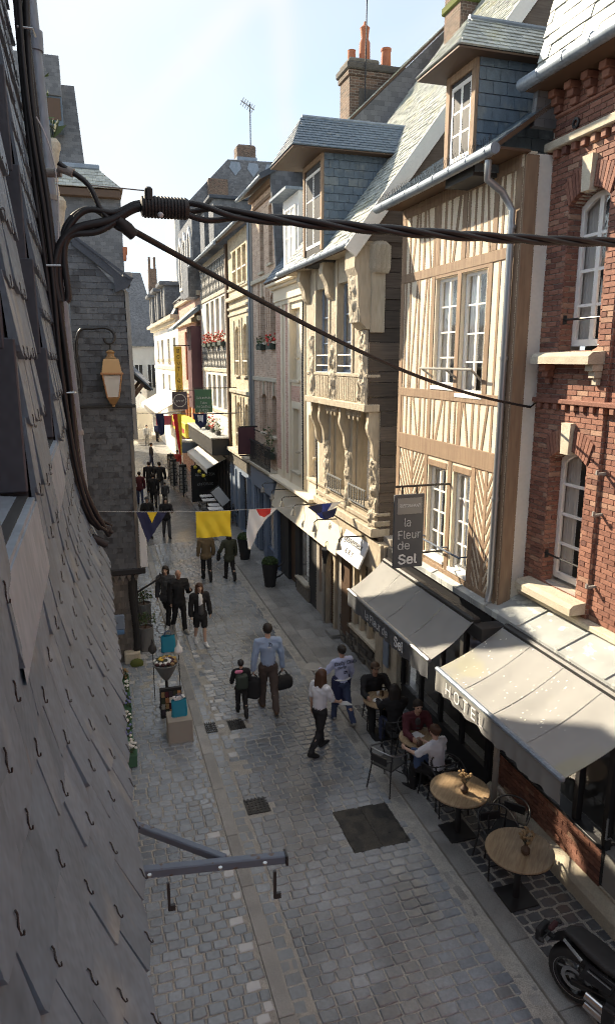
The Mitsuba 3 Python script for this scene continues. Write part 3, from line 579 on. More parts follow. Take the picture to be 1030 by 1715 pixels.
def studs(y0, y1, z0, z1, step, diag=()):
    for i, y in enumerate(np.arange(y0, y1, step)):
        lean = diag.get(i, 0) if isinstance(diag, dict) else 0
        stick('stud', (y + lean * .5, z0), (y - lean * .5, z1), .068 + .014 * math.sin(i * 3.3), pr=.001 * (i % 3))
studs(9.12, 12.6, 8.79, 9.78, .192, {2: .14, 3: -.12, 8: .18, 13: -.16, 16: .2})
studs(9.12, 12.6, 5.80, 6.52, .19, {2: .12, 5: -.16, 6: .1, 10: .2, 15: -.18})
studs(11.58, 12.58, 6.68, 8.63, .185, {1: .2, 3: .22}); studs(9.12, 9.5, 6.68, 8.63, .2)
def chevrons(y0, y1, z0, z1):
    c = (y0 + y1) / 2; stick('stud', (c, z0), (c, z1), .085, pr=.003)
    for s, e in ((-1, y0), (1, y1)):
        for z in np.arange(z0 - .9, z1 + .4, .235):
            p, q = np.array([c + s * .04, z]), np.array([e, z + abs(e - c) * 1.75])
            for lim, sg in ((z0, 1), (z1, -1)):
                if (p[1] - lim) * sg < 0: t = (lim - p[1]) / (q[1] - p[1]); p = p + (q - p) * min(max(t, 0), 1)
                if (q[1] - lim) * sg < 0: t = (lim - p[1]) / (q[1] - p[1]); q = p + (q - p) * min(max(t, 0), 1)
            if np.linalg.norm(q - p) > .12: stick('brace', tuple(p), tuple(q), .062, pr=.0)
chevrons(11.5, 12.56, 3.5, 5.5); chevrons(9.03, 9.69, 3.5, 5.5)
for a, b_, c, d in tw: window(TH, TX, b_ + .01, a - .01, c, d, .07, 2, 4, fw=.05, bar=.026, sill=.03)
put(f'{TH}__window_rail', MB().tube([[TX - .2, 9.62, 7.06], [TX - .2, 11.42, 7.06]], .02, 8).bar([TX - .2, 9.66, 7.06], [TX + .03, 9.66, 6.85], .03).bar([TX - .2, 10.5, 7.06], [TX + .03, 10.5, 6.9], .03).bar([TX - .2, 11.36, 7.06], [TX + .03, 11.36, 6.9], .03), 'mat_stonegrey', 40)
put(f'{TH}__window_rail', MB().tube([[TX - .16, 9.8, 3.96], [TX - .16, 11.4, 3.96]], .018, 8).bar([TX - .16, 9.83, 3.96], [TX + .03, 9.83, 3.96], .022).bar([TX - .16, 11.37, 3.96], [TX + .03, 11.37, 3.96], .022).bar([TX - .16, 10.5, 3.96], [TX + .03, 10.5, 3.96], .022), 'mat_steelblue', 40)
put(f'{TH}__corner_board', MB().box(TX + .005, TX + .22, 8.83, 8.88, 3.3, 9.95, .008), M_TIMBER)
put(f'{TH}__side_wall', MB().box(TX + .21, 6.5, 8.86, 9.0, 3.3, 9.97), M_RENDER)
downpipe(TH, [[5.36, 8.98, 9.86], [5.36, 8.98, 9.62], [5.6, 8.98, 9.48], [5.77, 8.97, 9.25], [5.78, 8.97, 6.5], [5.78, 8.97, 3.7], [5.70, 8.9, 3.5]], .05, clips=([5.78, 8.97, 9.0], [5.78, 8.97, 7.2], [5.78, 8.97, 5.1]))
gutter(TH, 5.30, 8.72, 12.75, 9.95, .075)
xbox(TH, 'soffit', 'mat_brown', 5.34, 5.9, 8.8, 12.8, 9.96, 10.0)
roof_face(TH, (5.32, 12.9, 10.0), (5.32, 8.84, 10.0), (8.6, 8.84, 12.3), (8.6, 12.9, 12.3), .2, .13, M_SLATE, 120)  # darker slate here puts the shade on this roof into its colour
b = MB()
for y in np.arange(8.8, 12.7, .05):
    for k in range(2): b.tube([[5.29 + .02 * k, y, 10.02], [5.27 + .08 * (random.random() - .5), y + .06 * (random.random() - .5), 10.14]], .0025, 3)
put(f'{TH}__bird_spikes', b, 'mat_blackmetal', kind='stuff')
# its dormer
D = TH
def dormer(key, xf, y0, y1, zb, zt, xr, over, side=.30, win=None, ridge=.75, m_side=M_SLATE, m_roof=M_SHEENSLATE, lim=120, planes=1.1, wood=M_TIMBER):
    """slate-cheeked dormer: front at x = xf, cheeks back into the roof, hipped slated cap overhanging by over"""
    k = put(f'{key}__dormer', MB().box(xf + .02, xr, y0 + .01, y1 - .01, zb - .25, zt - .01), 'mat_greyblack')
    emit(k, 'cheek_slate', slates(sbox(xf + .03, zb - .2, xr, zt), np.array([0, y0 - .005, 0]), X_AXIS, Z_AXIS, NY, .23, .17), m_side, 90)
    for yy in (y0 + .05, y1 - .05): put(f'{k}__jamb', MB().box(xf - .02, xf + .1, yy - .06, yy + .06, zb, zt, .006), wood)
    put(f'{k}__head', MB().box(xf - .02, xf + .1, y0, y1, zt - .14, zt, .006), wood)
    if win: window(key, xf - .02, y0 + .12, y1 - .12, win[0], win[1], .03, 2, win[2], fw=.06)
    A, B_, C_, D_ = (np.array(q, float) for q in ((xf - over, y0 - side, zt), (xr + .5, y0 - side, zt), (xr + .5, (y0 + y1) / 2, zt + ridge), (xf - over + .45 * planes, (y0 + y1) / 2, zt + ridge)))
    put(f'{k}__soffit', MB().box(A[0] + .01, xr, y0 - side + .01, y1 + side - .01, zt - .03, zt - .005), 'mat_brown')
    def face(p, nm):
        p = np.array(p); U = (p[1] - p[0]) / np.linalg.norm(p[1] - p[0]); N = np.cross(p[1] - p[0], p[-1] - p[0]); N /= np.linalg.norm(N); N = N if N[2] > 0 else -N; V = np.cross(N, U); V = V if V[2] > 0 else -V
        poly = Polygon([((q - p[0]) @ U, (q - p[0]) @ V) for q in p]).buffer(0)
        put(f'{k}__cap', MB().add(p, [[0, i, i + 1] for i in range(1, len(p) - 1)]), 'mat_greyblack'); emit(k, nm, slates(poly, p[0], U, V, N, .2, .115), m_roof, lim)
    face([A, B_, C_, D_], 'roof_slate'); A2, B2 = A * [1, 0, 1] + [0, y1 + side, 0], B_ * [1, 0, 1] + [0, y1 + side, 0]
    face([A, A2, D_], 'hip_slate'); face([A2, B2, C_, D_], 'roof_slate')
    put(f'{k}__ridge', MB().tube([D_ + [0, 0, .015], C_ + [0, 0, .015]], .045, 8), M_ZINC, 40)
    return k
dormer(TH, 5.42, 9.5, 10.35, 10.05, 11.35, 7.7, .42, .22, (10.1, 11.15, 3), .62, m_roof=M_SHEENSLATE)

# ================================================================ carved house
CH = thing('carved_house', 'jettied house with carved pale oak posts and a steep pale slate roof', 'building')
UX, LX = 5.45, 5.75
uw = [(15.86, 16.80, 6.93, 8.88), (14.32, 15.24, 6.93, 8.88)]; lw = [(15.52, 16.46, 3.95, 5.62), (13.98, 14.95, 3.98, 5.62)]
facade(CH, UX, sbox(13.42, 6.26, 17.62, 9.6), [sbox(*(w[0], w[2], w[1], w[3])) for w in uw], .25, M_OAK, 'upper_wall')
facade(CH, LX + .26, sbox(13.42, 3.4, 17.5, 6.2), [sbox(*(w[0], w[2], w[1], w[3])) for w in lw], .15, M_OAK, 'lower_wall')
for y0, y1 in ((13.42, 13.93), (15.02, 15.46), (16.56, 17.5)): xbox(CH, 'lower_post', M_OAK, LX, LX + .27, y0, y1, 3.45, 6.18, .01)
xbox(CH, 'lower_apron', M_OAK, LX, LX + .27, 13.42, 17.5, 3.41, 3.92, .004)
for w in uw:
    window(CH, UX, w[0], w[1], w[2], w[3], .14, 2, 3, m='mat_bluegrey', fw=.05, sill=.02)
    for z in (7.32, 7.08): put(f'{CH}__window_rail', MB().bar([UX + .02, w[0], z], [UX + .02, w[1], z], .05, .03), 'mat_white')
for w in lw:
    window(CH, LX, w[0], w[1], w[2], w[3], .36, 2, 3, m='mat_white', fw=.05)
    b = MB().bar([LX - .1, w[0] - .05, 4.36], [LX - .1, w[1] + .05, 4.36], .03).bar([LX - .1, w[0] - .05, 4.0], [LX - .1, w[1] + .05, 4.0], .03)
    for y in np.linspace(w[0], w[1], 7): b.bar([LX - .1, y, 4.0], [LX - .1, y, 4.36], .025)
    put(f'{CH}__balcony_rail', b, 'mat_pot')
def relief(X, y0, y1, z0, z1, depth, seed, m=M_OAK, name='carved_post', amp=.05, side=.0):
    """a post whose front is carved: a noisy relief"""
    n, k = max(4, int((y1 - y0) / .035)), max(6, int((z1 - z0) / .04)); V, F = [], []
    for i in range(n + 1):
        for j in range(k + 1):
            y, z = y0 + (y1 - y0) * i / n, z0 + (z1 - z0) * j / k; s = max(math.sin(math.pi * i / n), 0) ** .5
            a = float(nfbm(np.array([y * 9, z * 7, seed]), 3)); V.append([X - depth * s * (.5 + a) - amp * (a - .5) * 2 * s, y, z])
    for i in range(n):
        for j in range(k): q = i * (k + 1) + j; F.append([q, q + 1, q + k + 2, q + k + 1])
    b = MB().add(V, F, (random.random(), .5)); b.box(X - .01, X + .06, y0, y1, z0, z1); return put(f'{CH}__{name}', b, m)
for i, (y0, y1) in enumerate(((13.42, 13.9), (15.3, 15.8), (16.95, 17.3))): relief(UX, y0, y1, 6.3, 7.8, .07, i * 3.1)
for i, (y0, y1) in enumerate(((13.44, 13.84), (15.05, 15.42), (16.6, 16.95))): relief(LX, y0, y1, 3.6, 5.2, .08, 11 + i * 2.3)
def console(y0, y1, X, z0, z1, out, name='eave_bracket', m=M_OAK):
    t = np.linspace(0, 1, 12); prof = [(X + .05, z0), (X + .05, z1)] + [(X - out * (1 - (1 - a) ** 1.8), z1 - (z1 - z0) * (1 - a) * (.0 if a > .85 else 1) - (.0)) for a in t[::-1]]
    prof = [(X + .05, z0), (X + .05, z1), (X - out, z1)] + [(X - out * (math.cos(a * math.pi / 2) ** .8) - .03 * math.sin(a * 9), z1 - .2 - (z1 - z0 - .2) * a) for a in t]
    return put(f'{CH}__{name}', MB().ext(Polygon(prof).buffer(0), y1 - y0, lambda u, v, d: (u, y0 + d, v)), m)
put(f'{CH}__corner_bracket', MB().ext(Polygon([(UX + .05, 7.8), (UX + .05, 9.5), (UX - .33, 9.5), (UX - .34, 9.0), (UX - .27, 8.85), (UX - .25, 8.3), (UX - .18, 7.95), (UX - .05, 7.82)]), .55, lambda u, v, d: (u, 13.36 + d, v)), M_OAK); relief(UX - .21, 13.38, 13.89, 7.95, 8.9, .08, 31.7)
for y0, y1, z0, o in ((15.55, 15.80, 8.55, .26), (17.36, 17.64, 8.6, .26)): console(y0, y1, UX, z0, 9.5, o)
for y0, y1 in ((13.45, 13.58), (15.18, 15.31), (16.72, 16.85), (17.36, 17.49)): console(y0, y1, LX, 5.05, 6.14, .24, 'jetty_bracket')
for w in lw:   # carved tracery under the jetty
    b = MB()
    for i in range(7): y = w[0] + .07 + (w[1] - w[0] - .14) * i / 6; b.ext(Polygon([(y - .06, 6.12), (y + .06, 6.12), (y + .03, 5.98 - .08 * (i % 2)), (y - .03, 5.98 - .08 * (i % 2))]), .03, YZ(UX + .10))
    put(f'{CH}__carved_frieze', b, M_OAK)
for z0, z1, pr, X in ((6.14, 6.30, .07, UX), (6.84, 6.92, .03, UX), (9.42, 9.6, .05, UX), (3.42, 3.62, .16, LX), (3.66, 3.78, .08, LX), (3.88, 3.96, .05, LX)):
    xbox(CH, 'moulded_beam', M_OAK, X - pr, X + .28, 13.38, 17.62 if X == UX else 17.5, z0, z1, .015)
for y in np.arange(13.95, 17.3, .115):
    if not any(abs(y - c) < .3 for c in (15.55, 17.12)): xbox(CH, 'flute', M_OAK, UX - .018, UX + .02, y, y + .085, 6.32, 6.83, .008)
for w in uw:
    for y in (w[0] - .06, w[1] + .06): xbox(CH, 'window_post', M_OAK, UX - .03, UX + .1, y - .055, y + .055, 6.92, 9.42, .01)
for w in lw:
    for y in (w[0] - .05, w[1] + .05): xbox(CH, 'window_post', M_OAK, LX + .1, LX + .36, y - .05, y + .05, 3.96, 6.14, .01)
ps = []
z = 3.3
while z < 9.9:
    hh = .2 + .16 * random.random(); X0 = (LX if z < 6.15 else UX) + .01
    ps.append(prism(np.array([[X0, z + .004], [6.6, z + .004], [6.6, z + hh - .006], [X0, z + hh - .006]]), 0, np.array([0, 13.42, 0]), X_AXIS, Z_AXIS, NY, -.03, .02 + .03 * random.random(), .008)); z += hh
emit(CH, 'side_plank', ps, M_PLANK); xbox(CH, 'side_core', 'mat_black', UX + .02, 6.6, 13.435, 13.7, 6.2, 9.9); xbox(CH, 'side_core', 'mat_black', LX + .02, 6.6, 13.435, 13.7, 3.2, 6.2)
xbox(CH, 'side_panel', M_OAK, UX + .02, UX + .32, 13.33, 13.40, 7.75, 9.1, .01)
put(f'{CH}__corner_drum', MB().lathe([(.20, 8.9), (.24, 9.0), (.24, 9.42), (.15, 9.5)], (UX + .2, 13.42, 0), 14), M_OAK, 40)
# roof: eave z 9.45 at x 5.05, slope 1.32
RZ = lambda x: 9.45 + 1.32 * (x - 5.05)
roof_face(CH, (5.02, 18.7, RZ(5.02)), (5.02, 13.32, RZ(5.02)), (10.6, 13.32, RZ(10.6)), (10.6, 18.7, RZ(10.6)), .21, .125, M_SHEENSLATE, 300, t=.022)
put(f'{CH}__verge_board', MB().bar([4.98, 13.27, RZ(4.98) - .1], [10.6, 13.27, RZ(10.6) - .1], .05, .28, up=(0, 0, 1)), M_RENDER)
put(f'{CH}__gable', MB().ext(Polygon([(5.2, 9.5), (10.6, 9.5), (10.6, RZ(10.6) - .2), (5.2, RZ(5.2) - .2)]), .1, lambda u, v, d: (u, 13.34 + d, v)), M_PLANK)
xbox(CH, 'soffit', M_OAK, 5.06, 5.6, 13.35, 18.6, 9.40, 9.44); gutter(CH, 4.99, 13.3, 18.75, 9.44, .07)
dormer(CH, 5.10, 15.35, 16.75, 9.62, 11.62, 6.9, .75, .28, (9.75, 11.35, 3), .85, m_roof=M_SLATE, lim=150)
# chimney by the ridge and the gable roof behind it
K = thing('chimney_stack', 'brick chimney stack with orange clay pots above the dark dormer', 'chimney')
put(K + '__shaft', MB().box(7.32, 9.1, 19.7, 20.5, 9.5, 15.0, .02).box(7.27, 9.15, 19.65, 20.55, 14.85, 15.0, .02), M_CHIMBRICK)
put(K + '__crown', MB().box(7.22, 9.2, 19.6, 20.6, 15.0, 15.18, .03).box(7.3, 8.2, 19.7, 20.5, 15.18, 15.32, .04), M_RUBBLE)
put(K + '__render_patch', MB().box(7.6, 8.6, 19.67, 19.71, 13.4, 14.55), M_RUBBLE)
put(K + '__chimney_pot', MB().lathe([(.16, 15.3), (.15, 15.85), (.1, 15.95), (.13, 16.2), (.14, 16.22), (.05, 16.3), (.03, 16.38)], (7.9, 20.1, 0), 14), 'mat_terracotta', 40)
put(K + '__chimney_pot', MB().lathe([(.15, 15.15), (.13, 15.7), (.15, 15.72), (.15, 15.78), (.1, 15.78)], (8.55, 20.1, 0), 14), 'mat_terracotta', 40)
put(K + '__chimney_pot', MB().lathe([(.12, 15.3), (.11, 15.62), (.12, 15.66)], (7.55, 20.2, 0), 12), 'mat_terracotta', 40)
solo('aerial_mast', 'thin tall metal mast rising past the brick chimney stack to the top of the sky', 'mast', MB().tube([[7.72, 19.55, 14.0], [7.74, 19.55, 20.5]], .018, 6), 'mat_blackmetal')
K2 = thing('ridge_chimney', 'mossy brick chimney cut off by the top of the picture above the pale slate roof', 'chimney')
put(K2 + '__shaft', MB().box(9.5, 10.7, 17.6, 18.5, 14.5, 17.6, .03), M_CHIMBRICK); put(K2 + '__band', MB().box(9.44, 10.76, 17.54, 18.56, 16.05, 16.25, .03), 'mat_moss')
GB = thing('gabled_house', 'steep slate roof and dark gable showing between the brick chimney stack and the pale roof', 'building')
gz = lambda x: 14.3 + .93 * (x - 7.9)
roof_face(GB, (6.4, 23.4, gz(6.4)), (6.4, 19.3, gz(6.4)), (10.2, 19.3, gz(10.2)), (10.2, 23.4, gz(10.2)), .22, .14, M_SHEENSLATE, 120)
put(GB + '__gable', MB().ext(Polygon([(6.5, 9.5), (10.2, 9.5), (10.2, gz(10.2) - .1), (6.5, gz(6.5) - .1)]), .12, lambda u, v, d: (u, 19.32 + d, v)), M_FARSLATE)

# ---------------------------------------------------------------- shops under the carved house and the pilastered house
SX = 5.86
SH = CH
facade(SH, SX + .02, sbox(13.0, 0, 18.1, 3.45), [sbox(13.55, .78, 14.95, 2.6), sbox(12.95, .0, 13.3, 2.5), hole(16.4, 17.02, 0, 2.3, .28), sbox(17.1, .7, 17.85, 2.3)], .25, 'mat_beige', 'shop_wall')
rub = []
for c in courses(sbox(13.4, .04, 16.0, .72), .24, .14, .02, True, .6): rub.append(prism(c + (RNG.random(c.shape) - .5) * .02, 0, np.array([SX + .02, 0, 0]), Y_AXIS, Z_AXIS, NX, -.05, .03 + .05 * random.random(), .02))
emit(SH, 'rubble_stone', rub, M_RUBBLE, 120)
xbox(SH, 'shop_sill', M_STONE, SX - .12, SX + .1, 13.4, 15.1, .72, .80)
for y in (13.5, 14.05, 14.55, 15.0): xbox(SH, 'shop_post', M_OAK, SX - .03, SX + .08, y - .06, y + .06, .8, 2.6)
for i, (y0, y1) in enumerate(((13.56, 13.99), (14.11, 14.49), (14.61, 14.94))): put(f'{SH}__shop_pane', MB().quad([SX + .05, y0, .8], [SX + .05, y1, .8], [SX + .05, y1, 2.6], [SX + .05, y0, 2.6]), M_GLASS)
xbox(SH, 'shop_interior', 'mat_room', SX + .5, SX + .55, 12.9, 18.0, 0, 3.3)
xbox(SH, 'pier', M_OAK, SX - .1, SX + .2, 13.02, 13.42, 0, 3.3); xbox(SH, 'pier', 'mat_brown', SX - .04, SX + .1, 15.25, 15.85, .3, 2.9)
xbox(SH, 'arched_door', 'mat_brown', SX + .1, SX + .16, 16.36, 17.05, 0, 2.35)
put(f'{SH}__door_arch', MB().ext(hole(16.28, 17.12, 0, 2.42, .3).difference(hole(16.4, 17.0, -.1, 2.28, .28)), .12, YZ(SX - .06)), M_OAK)
xbox(SH, 'step', M_GRANITE, SX - .28, SX + .05, 15.9, 16.4, .05, .16)
downpipe(SH, [[SX - .1, 17.08, 2.9], [SX - .1, 17.08, .1]], .045, 'mat_stonegrey')
put(f'{SH}__display', MB().box(SX + .2, SX + .3, 17.2, 17.75, .8, 2.2), 'mat_burgundy')
# fascia board and the white sign board on it
xbox(SH, 'fascia', M_OAK, SX - .16, SX + .1, 13.1, 17.5, 2.62, 3.32, .01)
S1 = thing('shop_sign_board', 'slanted white board lettered le gouverneur over the shop beside the grey restaurant sign', 'sign')
def slant_board(k, y0, y1, xo, z0, z1, words, m='mat_clothwhite'):
    put(k + '__board', MB().add([[SX - xo, y0, z0], [SX - xo, y1, z0], [SX - .12, y1, z1], [SX - .12, y0, z1], [SX - xo + .04, y0, z0 - .02], [SX - xo + .04, y1, z0 - .02], [SX - .08, y1, z1], [SX - .08, y0, z1]], [[0, 1, 2, 3], [7, 6, 5, 4], [0, 4, 5, 1], [1, 5, 6, 2], [3, 2, 6, 7], [0, 3, 7, 4]]), m)
    L = math.hypot(xo - .12, z1 - z0); a = np.array([(xo - .12) / L, 0, (z1 - z0) / L]); n = np.array([-a[2], 0, a[0]])
    for t, yc, v0, hh, bold in words:
        m_ = text_mesh(t, hh, .004, bold); v = m_.vertices; w_ = v[:, 0].max()
        put(k + '__lettering', MB().add(np.array([SX - xo, yc + w_ / 2, z0]) + np.outer(v[:, 0], [0, -1, 0]) + np.outer(v[:, 1] + v0, a) + np.outer(v[:, 2] + .004, n), m_.faces), 'mat_black')
slant_board(S1, 13.75, 15.2, .42, 2.62, 3.28, [('gouverneur', 14.5, .38, .15, False), ('A. R. Y.', 14.5, .14, .12, False)])
S2 = thing('shop_sign_board', 'long pale fascia board in the sun under the pilastered house, behind the blue flag', 'sign')
slant_board(S2, 15.5, 21.9, .34, 2.45, 3.30, [('le', 16.3, .5, .16, False)], 'mat_cream')
def sconce(y, z, lab, out=.75):
    k = thing('sign_lamp', lab, 'lamp', 'swan neck lamps over the shop sign boards')
    put(k + '__arm', MB().tube([[SX, y, z], [SX - out * .9, y, z + .02], [SX - out, y, z - .03], [SX - out, y, z - .12]], .016, 6), 'mat_blackmetal', 40)
    put(k + '__shade', MB().lathe([(.02, 0), (.04, -.03), (.075, -.17)][::-1], (SX - out, y, z - .1), 10), 'mat_stonegrey', 40)
for y, lab in ((14.1, 'black swan neck lamp arm over the sign lettered gouverneur'),) + tuple((y, f'small black swan neck lamp over the pale fascia board, {o} from the carved house') for y, o in zip((15.9, 17.8, 19.0, 20.2, 21.4), ('first', 'second', 'third', 'fourth', 'fifth'))): sconce(y, 3.28, lab)
lk = thing('wall_lantern', 'small black wall lantern hanging under the corner of the white shop sign board', 'lamp')
put(lk + '__frame', MB().lathe([(.06, 2.05), (.11, 2.4), (.12, 2.42), (.03, 2.5)], (SX - .35, 16.2, 0), 4), 'mat_blackmetal'); put(lk + '__arm', MB().tube([[SX, 16.2, 2.65], [SX - .35, 16.2, 2.62], [SX - .35, 16.2, 2.48]], .014, 6), 'mat_blackmetal', 40)

# ---------------------------------------------------------------- pilastered house
PH = thing('pilastered_house', 'cream house with tall shallow niches and narrow pink brick strips, left of the carved house', 'building')
PX = 5.80
rec = [(19.45, 20.38, 6.62, 8.68), (19.40, 20.22, 3.88, 5.78), (17.72, 18.6, 3.92, 5.7)]
facade(PH, PX, sbox(17.62, 3.4, 22.1, 9.5), [sbox(r[0], r[2], r[1], r[3]) for r in rec], .22, 'mat_cream')
for r in rec: xbox(PH, 'niche', 'mat_cream', PX + .16, PX + .26, r[0], r[1], r[2], r[3]); xbox(PH, 'niche_sill', M_STONE, PX - .06, PX + .18, r[0] - .04, r[1] + .04, r[2] - .07, r[2] + .01); xbox(PH, 'bracket', M_STONE, PX - .1, PX + .02, r[0] + .1, r[0] + .2, r[2] + .6, r[2] + .66)
for y0, y1 in ((20.5, 20.95), (21.55, 22.05)): xbox(PH, 'brick_strip', M_PINKBRICK, PX - .02, PX + .1, y0, y1, 3.7, 8.9, .004)
xbox(PH, 'brick_panel', M_PINKBRICK, PX - .01, PX + .1, 19.45, 20.35, 6.0, 6.45, .004)
for y in (18.95, 20.45, 21.3): xbox(PH, 'pilaster', 'mat_cream', PX - .06, PX + .05, y - .09, y + .09, 3.45, 9.0, .01)
for i, (z0, z1, pr) in enumerate(((8.85, 8.98, .06), (8.98, 9.35, .1), (9.35, 9.43, .22), (9.43, 9.52, .36), (3.36, 3.46, .3))): xbox(PH, 'cornice', 'mat_cream' if i else M_STONE, PX - pr, PX + .2, 17.62, 22.12, z0, z1, .015)
roof_face(PH, (5.4, 22.1, 9.54), (5.4, 18.75, 9.54), (8.0, 18.75, 12.8), (8.0, 22.1, 12.8), .22, .15, M_SLATE, 40)
# attic window of the pilastered house beside the slate cheek
window(PH, 5.5, 18.9, 19.9, 9.75, 11.3, .0, 2, 2); xbox(PH, 'attic_front', 'mat_white', 5.56, 5.7, 18.75, 20.3, 9.5, 11.6); xbox(PH, 'attic_roof', M_ZINC, 5.2, 7.5, 18.72, 20.5, 11.6, 11.68)
for i, y in enumerate((18.9, 17.62)): put(f'{PH}__cable_pipe', MB().tube([[PX - .07, y, 9.3], [PX - .08, y + .05, 7.0], [PX - .07, y, 3.5]], .022, 6), 'mat_blackmetal', 40)
facade(PH, SX + .02, sbox(18.1, 0, 22.1, 3.4), [sbox(18.84, .56, 19.84, 2.25), sbox(20.3, 0, 21.1, 2.4)], .25, 'mat_greyblack', 'shop_wall')
put(f'{PH}__shop_pane', MB().quad([SX + .08, 18.84, .56], [SX + .08, 19.84, .56], [SX + .08, 19.84, 2.25], [SX + .08, 18.84, 2.25]), M_GLASS)
xbox(PH, 'shop_display', 'mat_stonegrey', SX + .5, SX + .55, 18.8, 19.9, .5, 2.3); xbox(PH, 'shop_door', 'mat_brown', SX + .12, SX + .18, 20.25, 21.15, .05, 2.45); xbox(PH, 'shop_sill', M_STONE, SX - .1, SX + .1, 18.75, 19.95, .5, .57)
xbox(PH, 'stall_riser', M_RUBBLE, SX - .04, SX + .03, 18.7, 20.0, .04, .5)

# ---------------------------------------------------------------- pale brick house, with its blue shopfront
BH = thing('pale_brick_house', 'pale brick house with narrow arched windows and a slate hung side, above a blue shopfront', 'building')
BX = 5.85
bw_ = [(23.7, 24.5, 7.8, 9.36, .16), (22.3, 23.05, 7.8, 9.36, .16), (23.7, 24.45, 4.66, 6.06, .16), (22.3, 23.0, 4.66, 6.06, .16), (23.85, 24.4, 10.15, 12.0, 0), (22.65, 23.15, 10.3, 12.1, 0)]
facade(BH, BX, sbox(22.1, 3.3, 25.6, 12.8), [hole(*w) for w in bw_], .4, M_PALEBRICK)
for w in bw_: window(BH, BX, w[0], w[1], w[2], w[3], .3, 1, 3, 'mat_stonegrey', .06, w[4]); xbox(BH, 'window_sill', M_STONE, BX - .09, BX + .2, w[0] - .06, w[1] + .06, w[2] - .08, w[2])
for w in bw_[:4]:
    for y in (w[0] - .17, w[1] + .17): xbox(BH, 'brick_rib', M_PALEBRICK, BX - .05, BX + .05, y - .05, y + .05, w[2] - .1, w[3] + .45, .004)
    xbox(BH, 'key_block', M_STONE, BX - .05, BX + .1, (w[0] + w[1]) / 2 - .05, (w[0] + w[1]) / 2 + .05, w[3] - .03, w[3] + .42, .006)
for z0, z1, pr in ((9.84, 9.98, .1), (6.48, 6.62, .07), (3.3, 3.42, .25), (12.3, 12.42, .05), (12.6, 12.8, .12)): xbox(BH, 'string_course', M_STONE if z0 < 12 else M_TIMBER, BX - pr, BX + .1, 22.1, 25.6, z0, z1, .012)
put(f'{BH}__slate_side', MB().ext(Polygon([(BX, 9.4), (9.5, 9.4), (9.5, 14.8), (6.9, 13.35), (BX - .2, 12.8)]), .12, lambda u, v, d: (u, 22.05 + d, v)), M_FARSLATE)
put(f'{BH}__verge', MB().bar([5.3, 22.02, 12.68], [9.5, 22.02, 14.85], .06, .16), 'mat_dark_zinc')
roof_face(BH, (5.35, 25.7, 12.72), (5.35, 22.0, 12.72), (9.5, 22.0, 14.95), (9.5, 25.7, 14.95), .24, .16, M_SHEENSLATE, 40)
gutter(BH, 5.35, 22.0, 25.75, 12.72, .06)
facade(BH, BX - .05, sbox(22.1, 0, 25.7, 3.3), [sbox(22.5, .55, 23.7, 2.5), sbox(24.0, 0, 24.8, 2.5)], .2, 'mat_bluedark', 'shopfront')
xbox(BH, 'shop_fascia', 'mat_bluegrey', BX - .2, BX + .1, 22.15, 25.6, 2.6, 3.25)
for y in (22.25, 22.48, 23.72, 23.98, 24.82, 25.3): xbox(BH, 'shop_pilaster', 'mat_bluegrey', BX - .1, BX + .05, y - .05, y + .05, .1, 2.6)
put(f'{BH}__shop_pane', MB().quad([BX, 22.5, .55], [BX, 23.7, .55], [BX, 23.7, 2.5], [BX, 22.5, 2.5]), M_GLASS); xbox(BH, 'interior', 'mat_room', BX + .3, BX + .35, 22.3, 25.4, 0, 3)
# flower box balcony and maroon sign
def plant_box(lab, x, y0, y1, z, n, cols, box='mat_darkgreen', hgt=.3, trail=.1, group=None):
    k = thing('window_box', lab, 'flower box', group)
    put(k + '__box', MB().box(x - .2, x, y0, y1, z, z + .2, .015), box); lf, fl = MB(), MB()
    for i in range(n):
        c = np.array([x - .1 + (random.random() - .5) * .26, y0 + (y1 - y0) * random.random(), z + .18 + hgt * random.random() ** 1.3 - trail * random.random()])
        q = RNG.normal(size=(2, 3)); q /= np.linalg.norm(q, axis=1, keepdims=True); s = .03 + .035 * random.random()
        lf.quad(c - q[0] * s, c + q[1] * s * .6, c + q[0] * s, c - q[1] * s * .6)
        if cols and i % 3 == 0: fl.ball(c + [-.02, 0, .05], .028 + .02 * random.random(), 0)
    put(k + '__foliage', lf, M_LEAF)
    if cols: put(k + '__blossom', fl, cols)
    return k
for y0, z in ((23.65, 4.62), (22.25, 4.62)): put(f'{BH}__balcony', MB().box(BX - .3, BX - .27, y0, y0 + .95, z - .3, z - .26).box(BX - .3, BX - .27, y0, y0 + .95, z + .1, z + .14), 'mat_blackmetal', kind=None)
put(f'{BH}__balcony_rail', sum([], MB()) if False else (lambda b: [b.box(BX - .3, BX - .275, y, y + .03, 3.45, 4.3) for y in np.arange(22.2, 25.4, .16)] and b.box(BX - .31, BX - .26, 22.15, 25.45, 4.28, 4.33))(MB()), 'mat_greyblack')
xbox(BH, 'balcony_floor', M_STONE, BX - .36, BX + .05, 22.1, 25.5, 3.42, 3.5)
plant_box('leafy green plants in a box on the balcony right of the maroon sign', BX - .05, 22.4, 23.2, 3.9, 170, None, hgt=.9)
plant_box('small window box with greenery under the left arched window of the pale brick house', BX, 23.75, 24.4, 7.55, 70, None)
plant_box('small window box with greenery under the right arched window of the pale brick house', BX, 22.4, 22.95, 7.55, 60, 'mat_flower_red')
k = thing('maroon_sign', 'plain maroon square sign standing out over the blue shopfront beside the leafy plants', 'sign')
put(k + '__panel', MB().box(5.1, 5.75, 25.2, 25.26, 3.75, 4.75, .01), 'mat_maroon'); put(k + '__bracket', MB().box(5.15, 5.9, 25.21, 25.25, 4.75, 4.8).box(5.15, 5.9, 25.21, 25.25, 3.68, 3.73), 'mat_blackmetal')
